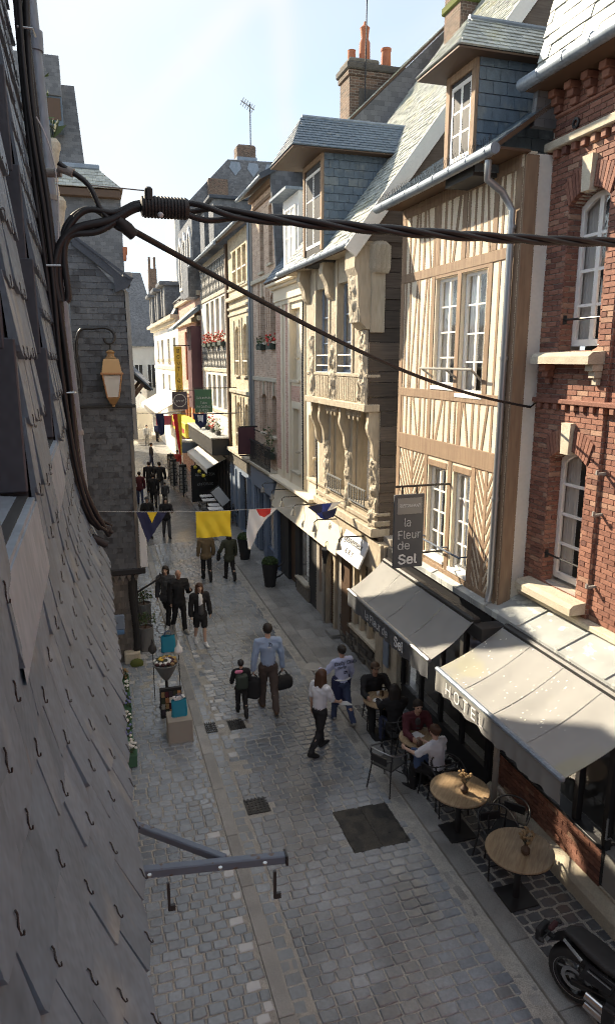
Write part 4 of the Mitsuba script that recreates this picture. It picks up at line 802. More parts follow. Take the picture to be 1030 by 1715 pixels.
P_ = thing('rain_pipe', 'grey rain pipe and casing between the pale brick house and the yellow brick house', 'pipe')
put(P_ + '__casing', MB().box(BX - .06, BX + .1, 25.6, 26.0, 3.3, 12.2, .02), 'mat_stonegrey'); put(P_ + '__pipe', MB().tube([[BX - .1, 25.8, 12.2], [BX - .1, 25.8, 3.4]], .05, 8), 'mat_pipe', 40)

# ---------------------------------------------------------------- yellow brick house
YH = thing('yellow_brick_house', 'narrow yellow brick house with pairs of tall thin windows left of the grey rain pipe', 'building')
yw = [(28.25, 29.0, 6.6, 8.55, .2), (26.7, 27.45, 6.6, 8.6, .2), (28.25, 29.0, 3.6, 5.5, .2), (26.7, 27.4, 3.6, 5.5, .2), (28.6, 29.3, 10.15, 11.5, 0), (27.6, 28.3, 10.15, 11.5, 0), (26.7, 27.4, 10.15, 11.5, 0)]
facade(YH, BX, sbox(26.0, 3.3, 30.25, 12.1), [hole(*w) for w in yw], .35, M_YELBRICK)
for w in yw:
    window(YH, BX, w[0], w[1], w[2], w[3], .26, 1, 3, 'mat_stonegrey', .05, w[4], panes=True); xbox(YH, 'window_sill', M_STONE, BX - .09, BX + .2, w[0] - .06, w[1] + .06, w[2] - .08, w[2])
    put(f'{YH}__guard_rail', MB().box(BX - .03, BX + .0, w[0], w[1], w[2] + .55, w[2] + .6), 'mat_white')
for w in yw[:4]:
    for y in (w[0] - .15, w[1] + .15): xbox(YH, 'brick_rib', M_YELBRICK, BX - .05, BX + .05, y - .045, y + .045, w[2], w[3] + .25, .004)
for z0, z1, pr in ((9.6, 9.75, .14), (9.25, 9.35, .08), (9.0, 9.1, .05), (5.85, 6.0, .08), (3.3, 3.45, .25), (10.0, 10.12, .06)): xbox(YH, 'string_course', M_STONE, BX - pr, BX + .1, 26.0, 30.25, z0, z1, .012)
roof_face(YH, (5.4, 30.4, 12.1), (5.4, 25.9, 12.1), (9, 25.9, 14.6), (9, 30.4, 14.6), .24, .2, M_SHEENSLATE, 20); gutter(YH, 5.4, 25.9, 33.0, 12.15, .07)
facade(YH, BX - .05, sbox(25.9, 0, 30.5, 3.35), [sbox(26.8, .1, 28.2, 2.5)], .2, 'mat_bluegrey', 'shopfront')
for y in (26.4, 26.75, 28.25, 29.2, 30.2): xbox(YH, 'shop_pilaster', 'mat_bluegrey', BX - .12, BX + .05, y - .08, y + .08, .1, 2.6)
xbox(YH, 'shop_fascia', M_RUBBLE, BX - .1, BX + .1, 26.0, 30.4, 2.75, 3.3); xbox(YH, 'shop_door', 'mat_room', BX + .1, BX + .14, 26.7, 28.3, 0, 2.6)

# ---------------------------------------------------------------- white timbered house with flower boxes
WH = thing('white_timber_house', 'white timber framed house with long rows of dark narrow windows and red flower boxes', 'building')
ww = [(31.2 + 1.42 * i, 32.1 + 1.42 * i, z0, z1) for z0, z1 in ((8.35, 10.0), (4.95, 6.5)) for i in range(4)]
facade(WH, BX, sbox(30.6, 3.3, 38.0, 11.9), [sbox(w[0], w[2], w[1], w[3]) for w in ww], .3, M_RENDER)
for w in ww: window(WH, BX, w[0], w[1], w[2], w[3], .2, 1, 2, 'mat_brown', .06, panes=False, curtain='mat_room'); put(f'{WH}__window__pane' if False else f'{WH}__window_glass', MB().quad([BX + .23, w[0], w[2]], [BX + .23, w[1], w[2]], [BX + .23, w[1], w[3]], [BX + .23, w[0], w[3]]), M_GLASS)
for y in np.arange(31, 37.8, .42):
    for z0, z1 in ((6.85, 7.95), (10.3, 11.7)):
        put(f'{WH}__lattice', MB().bar([BX - .01, y - .35, z0], [BX - .01, y + .35, z1], .035, .03).bar([BX - .014, y + .35, z0], [BX - .014, y - .35, z1], .035, .03), 'mat_pot')
for z0, z1 in ((6.66, 6.82), (8.0, 8.15), (10.1, 10.25), (4.7, 4.85), (11.75, 11.95)): xbox(WH, 'beam', M_STONE, BX - .05, BX + .05, 30.6, 38, z0, z1)
xbox(WH, 'side_board', 'mat_brown', BX - .1, BX + .3, 30.3, 30.6, 3.3, 12.0)
for i in range(4): plant_box(('nearest', 'second', 'third', 'farthest')[i] + ' of the four red geranium boxes on the white timbered house', BX - .02, 31.25 + 1.42 * i, 32.15 + 1.42 * i, 7.85, 90, 'mat_flower_red', group='red flower boxes on the white timbered house', hgt=.45)
roof_face(WH, (5.3, 38.2, 12.0), (5.3, 30.4, 12.0), (9.5, 30.4, 15.2), (9.5, 38.2, 15.2), .3, .25, M_SLATE, 20); gutter(WH, 5.3, 30.3, 38.2, 12.0, .07)
for y in (32.0, 34.6): dk = put(f'{WH}__dormer', MB().box(5.6, 7.5, y, y + 1.3, 12.2, 14.1), M_FARSLATE); put(f'{dk}__dormer_roof', MB().box(5.4, 7.6, y - .15, y + 1.45, 14.1, 14.25, .02), 'mat_dark_zinc')
xbox(WH, 'balcony_box', 'mat_greyblack', BX - .85, BX, 30.6, 38.4, 3.0, 3.75, .02); xbox(WH, 'balcony_lead', M_LEAD, BX - .9, BX + .02, 30.5, 38.5, 3.75, 3.82)
for i, y in enumerate((31.3, 32.7, 34.1, 35.6)): plant_box(('nearest', 'second', 'third', 'farthest')[i] + ' of the four dark flower pots on the leaded balcony', BX - .3, y, y + .6, 3.82, 70, 'mat_flower_red' if i % 2 else 'mat_flower_white', 'mat_greyblack', .6, group='flower pots on the leaded balcony')
xbox(WH, 'shopfront', 'mat_greyblack', BX - .05, BX + .1, 30.5, 38.4, 0, 3.0)
for y in np.arange(30.8, 38, .8): xbox(WH, 'shop_post', 'mat_black', BX - .12, BX, y, y + .1, 0, 2.6)
k = thing('cafe_awning', 'small cream folded awning with hanging round bulbs over the dark cafe front', 'awning')
put(k + '__cover', MB().add([[BX - .1, 31.4, 2.75], [BX - .1, 38.0, 2.75], [BX - 1.0, 38.0, 2.3], [BX - 1.0, 31.4, 2.3], [BX - .1, 31.4, 2.71], [BX - .1, 38.0, 2.71], [BX - 1.0, 38.0, 2.26], [BX - 1.0, 31.4, 2.26]], [[0, 1, 2, 3], [7, 6, 5, 4], [3, 2, 6, 7], [0, 3, 7, 4], [1, 5, 6, 2]]), 'mat_market')
put(k + '__valance', MB().box(BX - 1.02, BX - .99, 31.4, 38.0, 2.08, 2.3), 'mat_market')
for y, o in ((31.6, 'nearest'), (32.9, 'middle'), (34.3, 'farthest')): k = thing('festoon_bulb', o + ' of three round yellow bulbs hanging under the cream cafe awning', 'light bulb', 'bulbs under the cafe awning'); put(k + '__bulb', MB().ball((BX - 1.12, y, 1.95), .09, 2), 'mat_lemon', True); put(k + '__socket', MB().tube([[BX - 1.12, y, 2.03], [BX - 1.12, y, 2.2]], .03, 6), 'mat_black')

# ---------------------------------------------------------------- brown house, pink house, white corner house, tall slate house
RH = thing('red_brick_house', 'narrow red and brown house with tall shutters beyond the white timbered house', 'building')
facade(RH, BX, sbox(38.2, 0, 48.5, 10.8), [hole(40.2, 41.4, 6.0, 8.9, .3), hole(42.6, 43.8, 6.0, 8.9, .3), sbox(40.2, 2.2, 41.6, 4.9), sbox(43.2, 2.2, 44.6, 4.9)], .4, M_PINKBRICK)
for y0, y1, z0, z1 in ((40.2, 41.4, 6.0, 8.9), (42.6, 43.8, 6.0, 8.9), (40.2, 41.6, 2.2, 4.9), (43.2, 44.6, 2.2, 4.9)): xbox(RH, 'shutter', 'mat_redbrown', BX + .15, BX + .2, y0 - .1, y1 + .1, z0 - .1, z1 + .1); xbox(RH, 'pilaster', 'mat_redbrown', BX - .1, BX + .05, y1 + .2, y1 + .6, z0, z1)
for z in (9.3, 5.2, 10.6): xbox(RH, 'string_course', M_STONE, BX - .2, BX + .1, 38.2, 48.5, z, z + .25)
xbox(RH, 'slate_jetty', 'mat_maroon', BX - .55, BX + .1, 38.3, 40.0, 4.6, 9.0); put(RH + '__jetty_roof', MB().ext(Polygon([(BX + .3, 10.4), (BX - 1.5, 8.9), (BX - 1.5, 8.75), (BX + .3, 10.1)]), 2.6, lambda u, v, d: (u, 38.2 + d, v)), M_SLATE)
xbox(RH, 'slate_upper', M_FARSLATE, BX - .3, BX + 2, 38.3, 44.0, 10.8, 14.6); xbox(RH, 'roof_box', M_FARSLATE, BX - .6, BX + 1.0, 38.3, 40.5, 10.5, 12.5)
for y in (38.5, 40.4, 42.3):
    k = put(f'{RH}__dormer_frame', MB().ext(Polygon([(y, 11.2), (y + 1.2, 11.2), (y + 1.2, 13.6), (y + .6, 14.2), (y, 13.6)]).difference(Polygon([(y + .15, 11.35), (y + 1.05, 11.35), (y + 1.05, 13.5), (y + .6, 13.95), (y + .15, 13.5)])), .1, YZ(BX - .42)), 'mat_white'); xbox(k, 'dormer_pane', 'mat_room', BX - .36, BX - .33, y + .1, y + 1.1, 11.3, 13.6)
roof_face(RH, (BX - .3, 48.5, 10.9), (BX - .3, 44, 10.9), (9.5, 44, 14.5), (9.5, 48.5, 14.5), .4, .3, M_SLATE, 10)
CW = thing('white_corner_house', 'sunlit white house with a dormered mansard roof behind the yellow vertical banner', 'building')
cw = [(54.4, 56.0, 7.3, 8.8), (59.2, 60.9, 7.3, 8.85), (63.0, 64.4, 7.3, 8.9), (54.8, 56.4, 4.5, 6.1), (59.4, 61.0, 4.5, 6.1), (50.6, 52.2, 7.4, 8.8)]
facade(CW, 5.9, sbox(47.9, 0, 67.5, 10.0), [sbox(w[0], w[2], w[1], w[3]) for w in cw], .4, M_RENDER)
put(CW + '__end_wall', MB().box(5.9, 14, 67.3, 67.6, 0, 10), M_RENDER)
for w in cw: window(CW, 5.9, w[0], w[1], w[2], w[3], .25, 2, 2, 'mat_stonegrey', .1, panes=False, curtain='mat_room'); xbox(CW, 'window_sill', M_STONE, 5.7, 6.0, w[0] - .2, w[1] + .2, w[2] - .25, w[2])
for z0, pr in ((9.7, .3), (9.95, .6), (6.5, .1)): xbox(CW, 'cornice', M_STONE, 5.9 - pr, 6.1, 47.9, 67.6, z0, z0 + .25)
put(CW + '__mansard', MB().add([[5.5, 47.9, 10.2], [5.5, 67.6, 10.2], [7.0, 67.0, 13.0], [7.0, 47.9, 13.0], [14, 67, 13.6], [14, 47.9, 13.6], [14, 67.6, 10.2]], [[0, 1, 2], [0, 2, 3], [3, 2, 4], [3, 4, 5], [1, 6, 4], [1, 4, 2]]), M_FARSLATE)
for y in (50.5, 55.5, 60.5): k = put(f'{CW}__dormer', MB().box(5.3, 7.2, y, y + 2.2, 10.3, 12.3), M_FARSLATE); put(f'{k}__dormer_frame', MB().box(5.22, 5.32, y, y + .35, 10.3, 12.2).box(5.22, 5.32, y + 1.85, y + 2.2, 10.3, 12.2), 'mat_stonegrey'); put(f'{k}__dormer_roof', MB().box(4.9, 7.3, y - .2, y + 2.4, 12.25, 12.55, .05), M_FARSLATE)
TS = thing('tall_slate_house', 'tall slate hung gable house with a long dark roof rising behind the row of facades', 'building')
put(TS + '__roof', MB().add([[7.7, 60, 15], [7.7, 60, 19.0], [11.8, 60, 23.2], [20, 60, 23.4], [20, 60, 15], [7.7, 68, 15], [7.7, 68, 19.0], [11.8, 68, 23.2], [20, 68, 23.4]], [[0, 1, 2], [0, 2, 3], [0, 3, 4], [0, 5, 6], [0, 6, 1], [1, 6, 7], [1, 7, 2], [2, 7, 8], [2, 8, 3]]), M_FARSLATE)
put(TS + '__lower_wall', MB().box(7.7, 20, 60.05, 68, 0, 15.05), M_RENDER); xbox(TS, 'corner_strip', M_RENDER, 7.3, 7.72, 60.0, 67, 8, 19.0)
put(TS + '__chimney', MB().box(12.7, 14.3, 60.5, 62, 22.8, 24.6, .15), M_CHIMBRICK); put(TS + '__chimney_flashing', MB().box(12.65, 14.35, 60.4, 62.1, 23.1, 23.6), M_ZINC)
put(TS + '__side_stack', MB().box(10.1, 11.7, 59.6, 60.5, 15, 21.6, .05), M_CHIMBRICK)
for i in range(5): put(TS + '__diamond_slate', MB().ext(Polygon([(12.4 + 1.5 * i + a, 22.6 + c) for a, c in ((-.5, 0), (0, -.6), (.5, 0), (.35, .45), (-.35, .45))]), .06, lambda u, v, d: (u, 59.94 + d, v)), M_ZINC)
AE = thing('rooftop_aerial', 'spiky television aerial on a thin mast above the tall slate house', 'aerial')
put(AE + '__mast', MB().tube([[13.95, 61, 24.5], [13.95, 61, 27.8]], .05, 6), 'mat_blackmetal')
put(AE + '__boom', MB().tube([[13.2, 61, 28.0], [14.3, 61, 27.4]], .05, 6), 'mat_steel'); b = MB()
for i in range(6): c = np.array([13.3 + .18 * i, 61, 27.95 - .1 * i]); b.tube([c + [-.15, 0, -.3], c + [.15, 0, .3]], .03, 4)
put(AE + '__element', b, 'mat_steel', kind='stuff')
k = thing('aerial_rack', 'pale horizontal comb shaped aerial in front of the tall slate roof', 'aerial'); b = MB()
for i in range(6): b.tube([[11.5 + .55 * i, 55, 19.0], [12.4 + .55 * i, 55, 19.4]], .05, 5)
put(k + '__rods', b, 'mat_textwhite'); put(k + '__mast', MB().tube([[12.9, 55, 12], [12.9, 55, 19.4]], .05, 6).tube([[11.4, 55, 19.15], [15.2, 55, 19.2]], .04, 5), 'mat_steel')
# far end of the street
def far_house(key, lab, x0, x1, y, z, ridge, wall, roof, wins_=(), lean=0):
    k = thing(key, lab, 'building'); put(k + '__wall', MB().box(x0, x1, y, y + 12, -.1, z), wall)
    put(k + '__roof', MB().add([[x0 - .5, y - .5, z], [x1 + .5, y - .5, z], [x1 + .5, y + 12.5, z], [x0 - .5, y + 12.5, z], [x0 + lean, y + 6, ridge], [x1 - lean, y + 6, ridge]], [[0, 1, 5], [0, 5, 4], [2, 3, 4], [2, 4, 5], [1, 2, 5], [3, 0, 4]]), roof)
    for a, c, d, e in wins_: w = put(f'{k}__window', MB().box(a, c, y - .06, y + .05, d, e), 'mat_room'); put(f'{w}__frame', MB().box(a - .1, a, y - .12, y + .05, d, e).box(c, c + .1, y - .12, y + .05, d, e).box((a + c) / 2 - .05, (a + c) / 2 + .05, y - .1, y, d, e), 'mat_white')
    return k
FH = far_house('slate_roof_house', 'distant grey house under a broad dark slate roof at the end of the street', -4, 9.0, 96, 9.0, 19.0, M_RENDER, M_FARSLATE, [(5.7, 6.7, 3.6, 6.6), (7.4, 8.3, 3.6, 6.6)], 1.5)
put(FH + '__chimney', MB().box(8.5, 9.6, 101, 102.5, 15, 19.5).box(8.5, 8.8, 101, 101.4, 19.5, 21).box(9.2, 9.5, 101, 101.4, 19.5, 21), M_CHIMBRICK)
far_house('brick_end_house', "low distant white house partly hidden by the slate wall at the street's end", -3, 6.2, 84, 4.6, 6.5, M_RENDER, M_FARSLATE, [(5.0, 5.6, 2.2, 3.6)], 1)
far_house('grey_roof_house', 'distant house with a wide grey hipped roof behind the slate wall', -12, 5.6, 112, 12, 22, M_RENDER, M_FARSLATE, [], 5)
far_house('terrace_house', 'distant pale house closing the square behind the market stalls', 9.5, 22, 90, 9, 14, M_RENDER, M_FARSLATE, [(10.5, 11.5, 4, 6.5), (13, 14, 4, 6.5)], 1)
far_house('old_tower_house', 'distant tall pale house whose steep roof shows behind the white corner house', 12, 20, 74, 11, 19, M_RENDER, M_FARSLATE, [], 3)
for i, (x, y, lab) in enumerate(((1.2, 64, 'wide white market canopy in the sun at the far end of the street'),)):
    k = thing('market_canopy', lab, 'canopy')
    put(k + '__canvas', MB().add([[x, y, 3.0], [x + 4.4, y, 3.0], [x + 4.4, y + 5, 3.0], [x, y + 5, 3.0], [x + 2.2, y + 2.5, 5.0], [x, y, 2.7], [x + 4.4, y, 2.7], [x + 4.4, y + 5, 2.7], [x, y + 5, 2.7]], [[0, 1, 4], [1, 2, 4], [2, 3, 4], [3, 0, 4], [0, 5, 6], [0, 6, 1], [3, 8, 5], [3, 5, 0], [1, 6, 7], [1, 7, 2]]), 'mat_market')
    for a, c in ((.1, .1), (4.3, .1), (.1, 4.9), (4.3, 4.9)): put(k + '__pole', MB().tube([[x + a, y + c, 0], [x + a, y + c, 3]], .05, 6), 'mat_white', 40)
    put(k + '__back_sheet', MB().box(x + .1, x + 4.3, y + 4.9, y + 4.95, .3, 2.8), 'mat_market'); put(k + '__counter', MB().box(x + .5, x + 3.9, y + 1.5, y + 2.3, 0, .9), 'mat_market')
solo('pink_banner', 'bright pink cloth banner hanging below the large white awning at the far bend', 'banner', MB().box(3.95, 5.0, 46.5, 46.54, 3.0, 3.6), 'mat_pink')

k = thing('white_awning', 'large white sunlit shop awning at the far bend, beside the dark purple hanging sign', 'awning')
put(k + '__cover', MB().add([[5.9, 46, 4.9], [5.9, 59, 4.9], [3.9, 59, 3.8], [3.9, 46, 3.8], [5.9, 46, 4.85], [5.9, 59, 4.85], [3.9, 59, 3.75], [3.9, 46, 3.75]], [[0, 1, 2, 3], [7, 6, 5, 4], [3, 2, 6, 7], [0, 3, 7, 4], [1, 5, 6, 2]]), 'mat_market')
put(k + '__valance', MB().box(3.88, 3.91, 46, 59, 3.5, 3.8), 'mat_market')
for y in (46.1, 52.5, 58.9): put(k + '__arm', MB().tube([[5.9, y, 4.0], [3.95, y, 3.72]], .04, 6), 'mat_steel')
# ================================================================ the slate hung wall beside the camera
SW = thing('slate_wall', 'weathered slate hung wall with wire hooks and zinc window reveals filling the left foreground', 'wall')
PROF = [(2.0, -.05), (5.80, .030), (5.98, -.038), (6.14, -.088), (6.31, -.132), (6.48, -.160), (6.65, -.172), (6.82, -.182)] + [(7.02 + .2 * i, -.190 - .0135 * i) for i in range(20)]
PROF = PROF[1:]
recess = [(1.32, 2.10), (2.76, 3.60)]
b = MB(); pz = [(p[1] - .012, p[0]) for p in PROF]
for y0, y1 in ((-.6, recess[0][0]), (recess[0][1], recess[1][0]), (recess[1][1], 4.88)):
    b.ext(Polygon(pz + [(-1.2, PROF[-1][0]), (-1.2, 5.8)]).buffer(0), y1 - y0, lambda u, v, d, y0=y0: (u, y0 + d, v))
for y0, y1 in recess:
    low = [q for q in pz if q[1] <= 6.83]; b.ext(Polygon(low + [(-1.2, 6.82), (-1.2, 5.8)]).buffer(0), y1 - y0, lambda u, v, d, y0=y0: (u, y0 + d, v))
    b.box(-1.2, -.56, y0, y1, 6.82, 10.8)
put(SW + '__core', b, 'mat_greyblack')
ps, hooks = [], []
for i in range(len(PROF) - 1):
    (z0, x0), (z1, x1) = PROF[i], PROF[i + 1]; L = math.hypot(x1 - x0, z1 - z0); V = np.array([(x1 - x0) / L, 0, (z1 - z0) / L]); N = np.array([V[2], 0, -V[0]])
    spans = [(-.6, 4.9)] if z0 < 6.64 else [(-.6, recess[0][0]), (recess[0][1], recess[1][0]), (recess[1][1], 4.9)]
    for a, e in spans:
        y = a - (.11 if i % 2 else 0) - (.08 if z0 > 6.8 else 0)
        while y < e:
            w = .22 * (1 + .06 * (random.random() - .5)); q0, q1 = max(y, a), min(y + w, e); y += w
            if q1 - q0 < .03: continue
            g = .003; ra, rb, lift = random.random(), random.random(), .008 + .011 * random.random(); sl = (random.random() - .5) * .006
            pts = []; cut = .012 + .012 * random.random(); nA = 5
            edge = [(q0 + g, 0.02), (q0 + g + .008, .004), ((q0 + q1) / 2, -.012 - cut * .3), (q1 - g - .02, -.004), (q1 - g, .02), (q1 - g, L + .02), (q0 + g, L + .02)]
            O = np.array([x0, 0, z0]); P_ = []
            for yy, vv in edge:
                dep = lift * (1 - vv / (L + .02)) + sl * (yy - (q0 + q1) / 2) / w; base = O + V * vv + np.array([0, yy, 0]); P_.append((base - N * .004, base + N * (dep + .006)))
            k = len(edge); v = np.array([p[0] for p in P_] + [p[1] for p in P_]); F = [[k, k + j, k + j + 1] for j in range(1, k - 1)] + sum([[[j, (j + 1) % k, k + (j + 1) % k], [j, k + (j + 1) % k, k + j]] for j in range(k)], [])
            ps.append((v, np.array(F), (ra, rb)))
            c = O + np.array([0, (q0 + q1) / 2, 0]) - V * .016 + N * (lift + .006)
            if q1 - q0 > .12:
                hp = [c + V * .036 + N * .001, c + V * .026 + N * .002 + [0, .004, 0], c + V * .014 + N * .002 - [0, .003, 0], c + V * .003 + N * .001, c - V * .004 + N * .003, c - V * .004 + N * .006, c + V * .003 + N * .007]
                h = MB().tube(hp, .0016, 5); hooks.append((np.vstack(h.v), np.vstack(h.f), (random.random(), .5)))
emit(SW, 'slate', ps, M_SLATE); emit(SW, 'slate_hook', hooks, 'mat_black', 220)
for y0, y1 in recess:
    for i in range(9):   # zinc reveal at the far side of each opening, lapped sheets
        put(SW + '__reveal_sheet', MB().box(-.6, -.183 - .0135 * (i * 2 + 1) + .004, y1 - .02 - .004 * (i % 2), y1 + .012, 6.83 + .40 * i, 6.83 + .40 * (i + 1) + .03, .004), M_DZINC)
    put(SW + '__window_sill', MB().add([[-.6, y0, 6.86], [-.176, y0, 6.815], [-.176, y1 - .02, 6.815], [-.6, y1 - .02, 6.86], [-.6, y0, 6.78], [-.176, y0, 6.80], [-.176, y1 - .02, 6.80], [-.6, y1 - .02, 6.78]], [[0, 1, 2, 3], [7, 6, 5, 4], [1, 5, 6, 2], [0, 4, 5, 1], [3, 2, 6, 7]]), M_ZINC)
    put(SW + '__sill_apron', MB().add([[-.172, y0 - .02, 6.80], [-.172, y1 + .0, 6.80], [-.152, y1 + .0, 6.60], [-.152, y0 - .02, 6.60], [-.20, y0 - .02, 6.80], [-.20, y1, 6.80], [-.185, y1, 6.60], [-.185, y0 - .02, 6.60]], [[0, 1, 2, 3], [7, 6, 5, 4], [0, 4, 5, 1], [1, 5, 6, 2], [2, 6, 7, 3]]), M_ZINC)
    put(SW + '__window_frame', MB().box(-.55, -.50, y0, y0 + .06, 6.86, 9.5).box(-.55, -.50, y1 - .08, y1 - .02, 6.86, 9.5), 'mat_white')
put(SW + '__eave_board', MB().box(-1.2, .0, -.6, 4.88, 5.72, 5.80), 'mat_brown')
LB = thing('house_below', 'plain lower wall of the slate hung house, mostly hidden under its flared slate skirt', 'building')
put(LB + '__wall', MB().box(-3.0, -.12, -6, 4.8, 0, 5.74), 'mat_beige')
put(LB + '__upper_wall', MB().box(-6, -.65, -9, -.6, 5.7, 11.5), M_FARSLATE)
# drain pipe and cables on the corner
k = thing('drain_pipe', 'grey zinc drain pipe running down the far corner of the slate hung wall', 'pipe')
pp = [[-.245, 5.0, 11.5], [-.215, 5.0, 9.6], [-.185, 5.0, 8.6], [-.155, 5.0, 7.6], [-.125, 5.0, 6.9], [-.105, 5.0, 6.2], [-.13, 5.0, 5.9], [-.2, 5.0, 5.5], [-.2, 5.0, .1]]
put(k + '__pipe', MB().tube(pp, .042, 14), M_ZINC, 40); put(k + '__joint', MB().tube([[-.198, 5, 9.05], [-.196, 5, 9.16]], .052, 14), M_ZINC, 40)
for z, x in ((8.2, -.173), (6.7, -.118)): put(k + '__clip', MB().tube([[x, 5, z], [x, 5, z + .03]], .049, 14), 'mat_stonegrey', 40)
def spline(pts, n=60):
    from scipy.interpolate import CubicSpline
    p = np.array(pts, float); t = np.r_[0, np.cumsum(np.linalg.norm(np.diff(p, axis=0), axis=1))]; return CubicSpline(t, p)(np.linspace(0, t[-1], n))
k = thing('cable_bundle', 'thick bundle of black cables strapped down the corner of the slate hung wall', 'cables')
base = np.array([[-.275, 4.6, 11.2], [-.262, 4.6, 9.06], [-.252, 4.6, 8.54], [-.225, 4.6, 8.1], [-.20, 4.6, 7.7], [-.185, 4.6, 7.2], [-.172, 4.6, 6.9], [-.155, 4.6, 6.6], [-.115, 4.6, 6.34], [-.05, 4.62, 6.16], [.0, 4.66, 6.10]])
for i, (dx, dy, r) in enumerate(((-.004, .0, .017), (.02, -.03, .013), (.026, .04, .015), (.045, .01, .018), (.05, .07, .012), (.012, .09, .016), (.036, .11, .012))):
    q = base.copy(); q[:, 0] += dx + .006 * np.sin(q[:, 2] * (3 + i) + i); q[:, 1] += dy + .01 * np.sin(q[:, 2] * 2.3 + 2 * i); q[-1] += [.02 * (i % 3), .03 * (i % 2), -.02 * (i % 4)]
    put(k + '__cable', MB().tube(spline(q), r, 8), 'mat_cable', 50)
for z, x in ((9.0, -.235), (7.75, -.18), (7.0, -.155)): put(k + '__strap', MB().tube([[x - .03, 4.56, z], [x + .05, 4.57, z + .004], [x + .06, 4.66, z]], .006, 5), 'mat_steel', 40)
put(k + '__end_cap', MB().tube([[-.06, 4.6, 6.06], [.03, 4.62, 6.0]], .028, 10), 'mat_rubber', 40); put(k + '__end_cap', MB().tube([[-.02, 4.66, 6.13], [.06, 4.7, 6.09]], .018, 10), 'mat_rubber', 40)
solo('thin_wire', 'thin pale wire looping over the drain pipe near the sky', 'wire', MB().tube(spline([[-.2, 4.55, 8.55], [-.14, 4.55, 8.4], [-.115, 4.55, 8.1], [-.13, 4.55, 7.9]], 24), .004, 5), 'mat_textgrey')
# heavy twisted cable over the street with its ribbed splice sleeve
k = thing('street_cable', 'heavy black twisted cable crossing the top of the picture from a ribbed splice sleeve', 'cable')
def run(t): return np.array([.30 + 5.9 * t, 4.6 + .25 * t, 8.13 - .10 * math.sin(math.pi * min(t * 1.25, 1)) * .6 + .02 * t])
for j in range(3):
    pts = []
    for t in np.linspace(0.045, 1, 150):
        a = t * 34 + j * 2.094; pts.append(run(t) + np.array([0, math.cos(a), math.sin(a)]) * (.02 + .028 * math.exp(-((t - .075) / .03) ** 2)))
    put(k + '__strand', MB().tube(pts, .0185, 8), 'mat_cable', 50)
b = [(.05, -.14)] ; s = []
for i in range(13): s += [(.060, -.13 + .02 * i), (.066, -.124 + .02 * i), (.066, -.118 + .02 * i)]
put(k + '__sleeve', MB().lathe([(.03, -.15), (.06, -.14)] + s + [(.058, .14), (.03, .15)], (.505, 4.6, 8.12), 16, R=np.array([[0, 0, 1], [0, 1, 0], [1, 0, 0]]).T), 'mat_rubber', 25)
put(k + '__sleeve_clamp', MB().box(.385, .43, 4.54, 4.62, 8.14, 8.225, .012), 'mat_rubber'); put(k + '__sleeve_screw', MB().ball((.47, 4.535, 8.065), (.018, .012, .018), 1), 'mat_textgrey', True)
for j, (dz, r) in enumerate(((0, .026), (.035, .018), (-.02, .02))):
    put(k + '__lead', MB().tube(spline([[-.15 + .02 * j, 4.6, 7.55], [-.145 + .02 * j, 4.6, 7.82 + dz * .3], [-.06, 4.6, 7.95 + dz], [.06, 4.6, 8.0 + dz * 2.4], [.2, 4.6, 8.04 + dz], [.3, 4.6, 8.10 + dz * .6], [.4, 4.6, 8.12 + dz * .3]], 40), r, 9), 'mat_cable', 50)
put(k + '__lead', MB().tube(spline([[-.1, 4.62, 7.9], [-.02, 4.62, 8.06], [.08, 4.62, 8.09], [.17, 4.62, 8.03], [.24, 4.6, 7.98]], 30), .016, 8), 'mat_cable', 50)
k = thing('drop_cable', 'black cable sagging diagonally from the left wall down across to the half timbered house', 'cable')
P0, P1 = np.array([.26, 4.6, 8.0]), np.array([6.2, 8.84, 6.52])
put(k + '__cable', MB().tube([P0 + (P1 - P0) * t - [0, 0, .20 * math.sin(math.pi * t)] for t in np.linspace(0, 1, 60)], np.linspace(.021, .018, 60), 8), 'mat_cable', 50)
put(k + '__grip', MB().tube([[.22, 4.6, 8.035], [.27, 4.61, 7.99], [.31, 4.63, 7.955]], [.03, .042, .036], 12), 'mat_rubber', 40)
put(k + '__stay', MB().tube(spline([[-.10, 4.6, 8.33], [-.02, 4.6, 8.28], [.06, 4.6, 8.22], [.1, 4.6, 8.14], [.24, 4.6, 8.02]], 24), [.016] * 24, 8), 'mat_cable', 50)
put(k + '__anchor', MB().tube([[-.24, 4.7, 8.29], [-.09, 4.66, 8.29]], .026, 10).tube([[-.10, 4.62, 8.31], [-.02, 4.6, 8.28]], .026, 10), 'mat_stonegrey', 40)
put(k + '__tail', MB().tube([P1, P1 + [.2, .06, .12], P1 + [.25, .1, -.02], P1 + [.1, -1.0, .0]], .012, 6), 'mat_cable', 50)
solo('guy_wire', 'fine wire stretched from the left wall to the ribbed splice sleeve', 'wire', MB().tube([[.06, 4.6, 8.22], [.39, 4.6, 8.21]], .004, 5), 'mat_stonegrey')
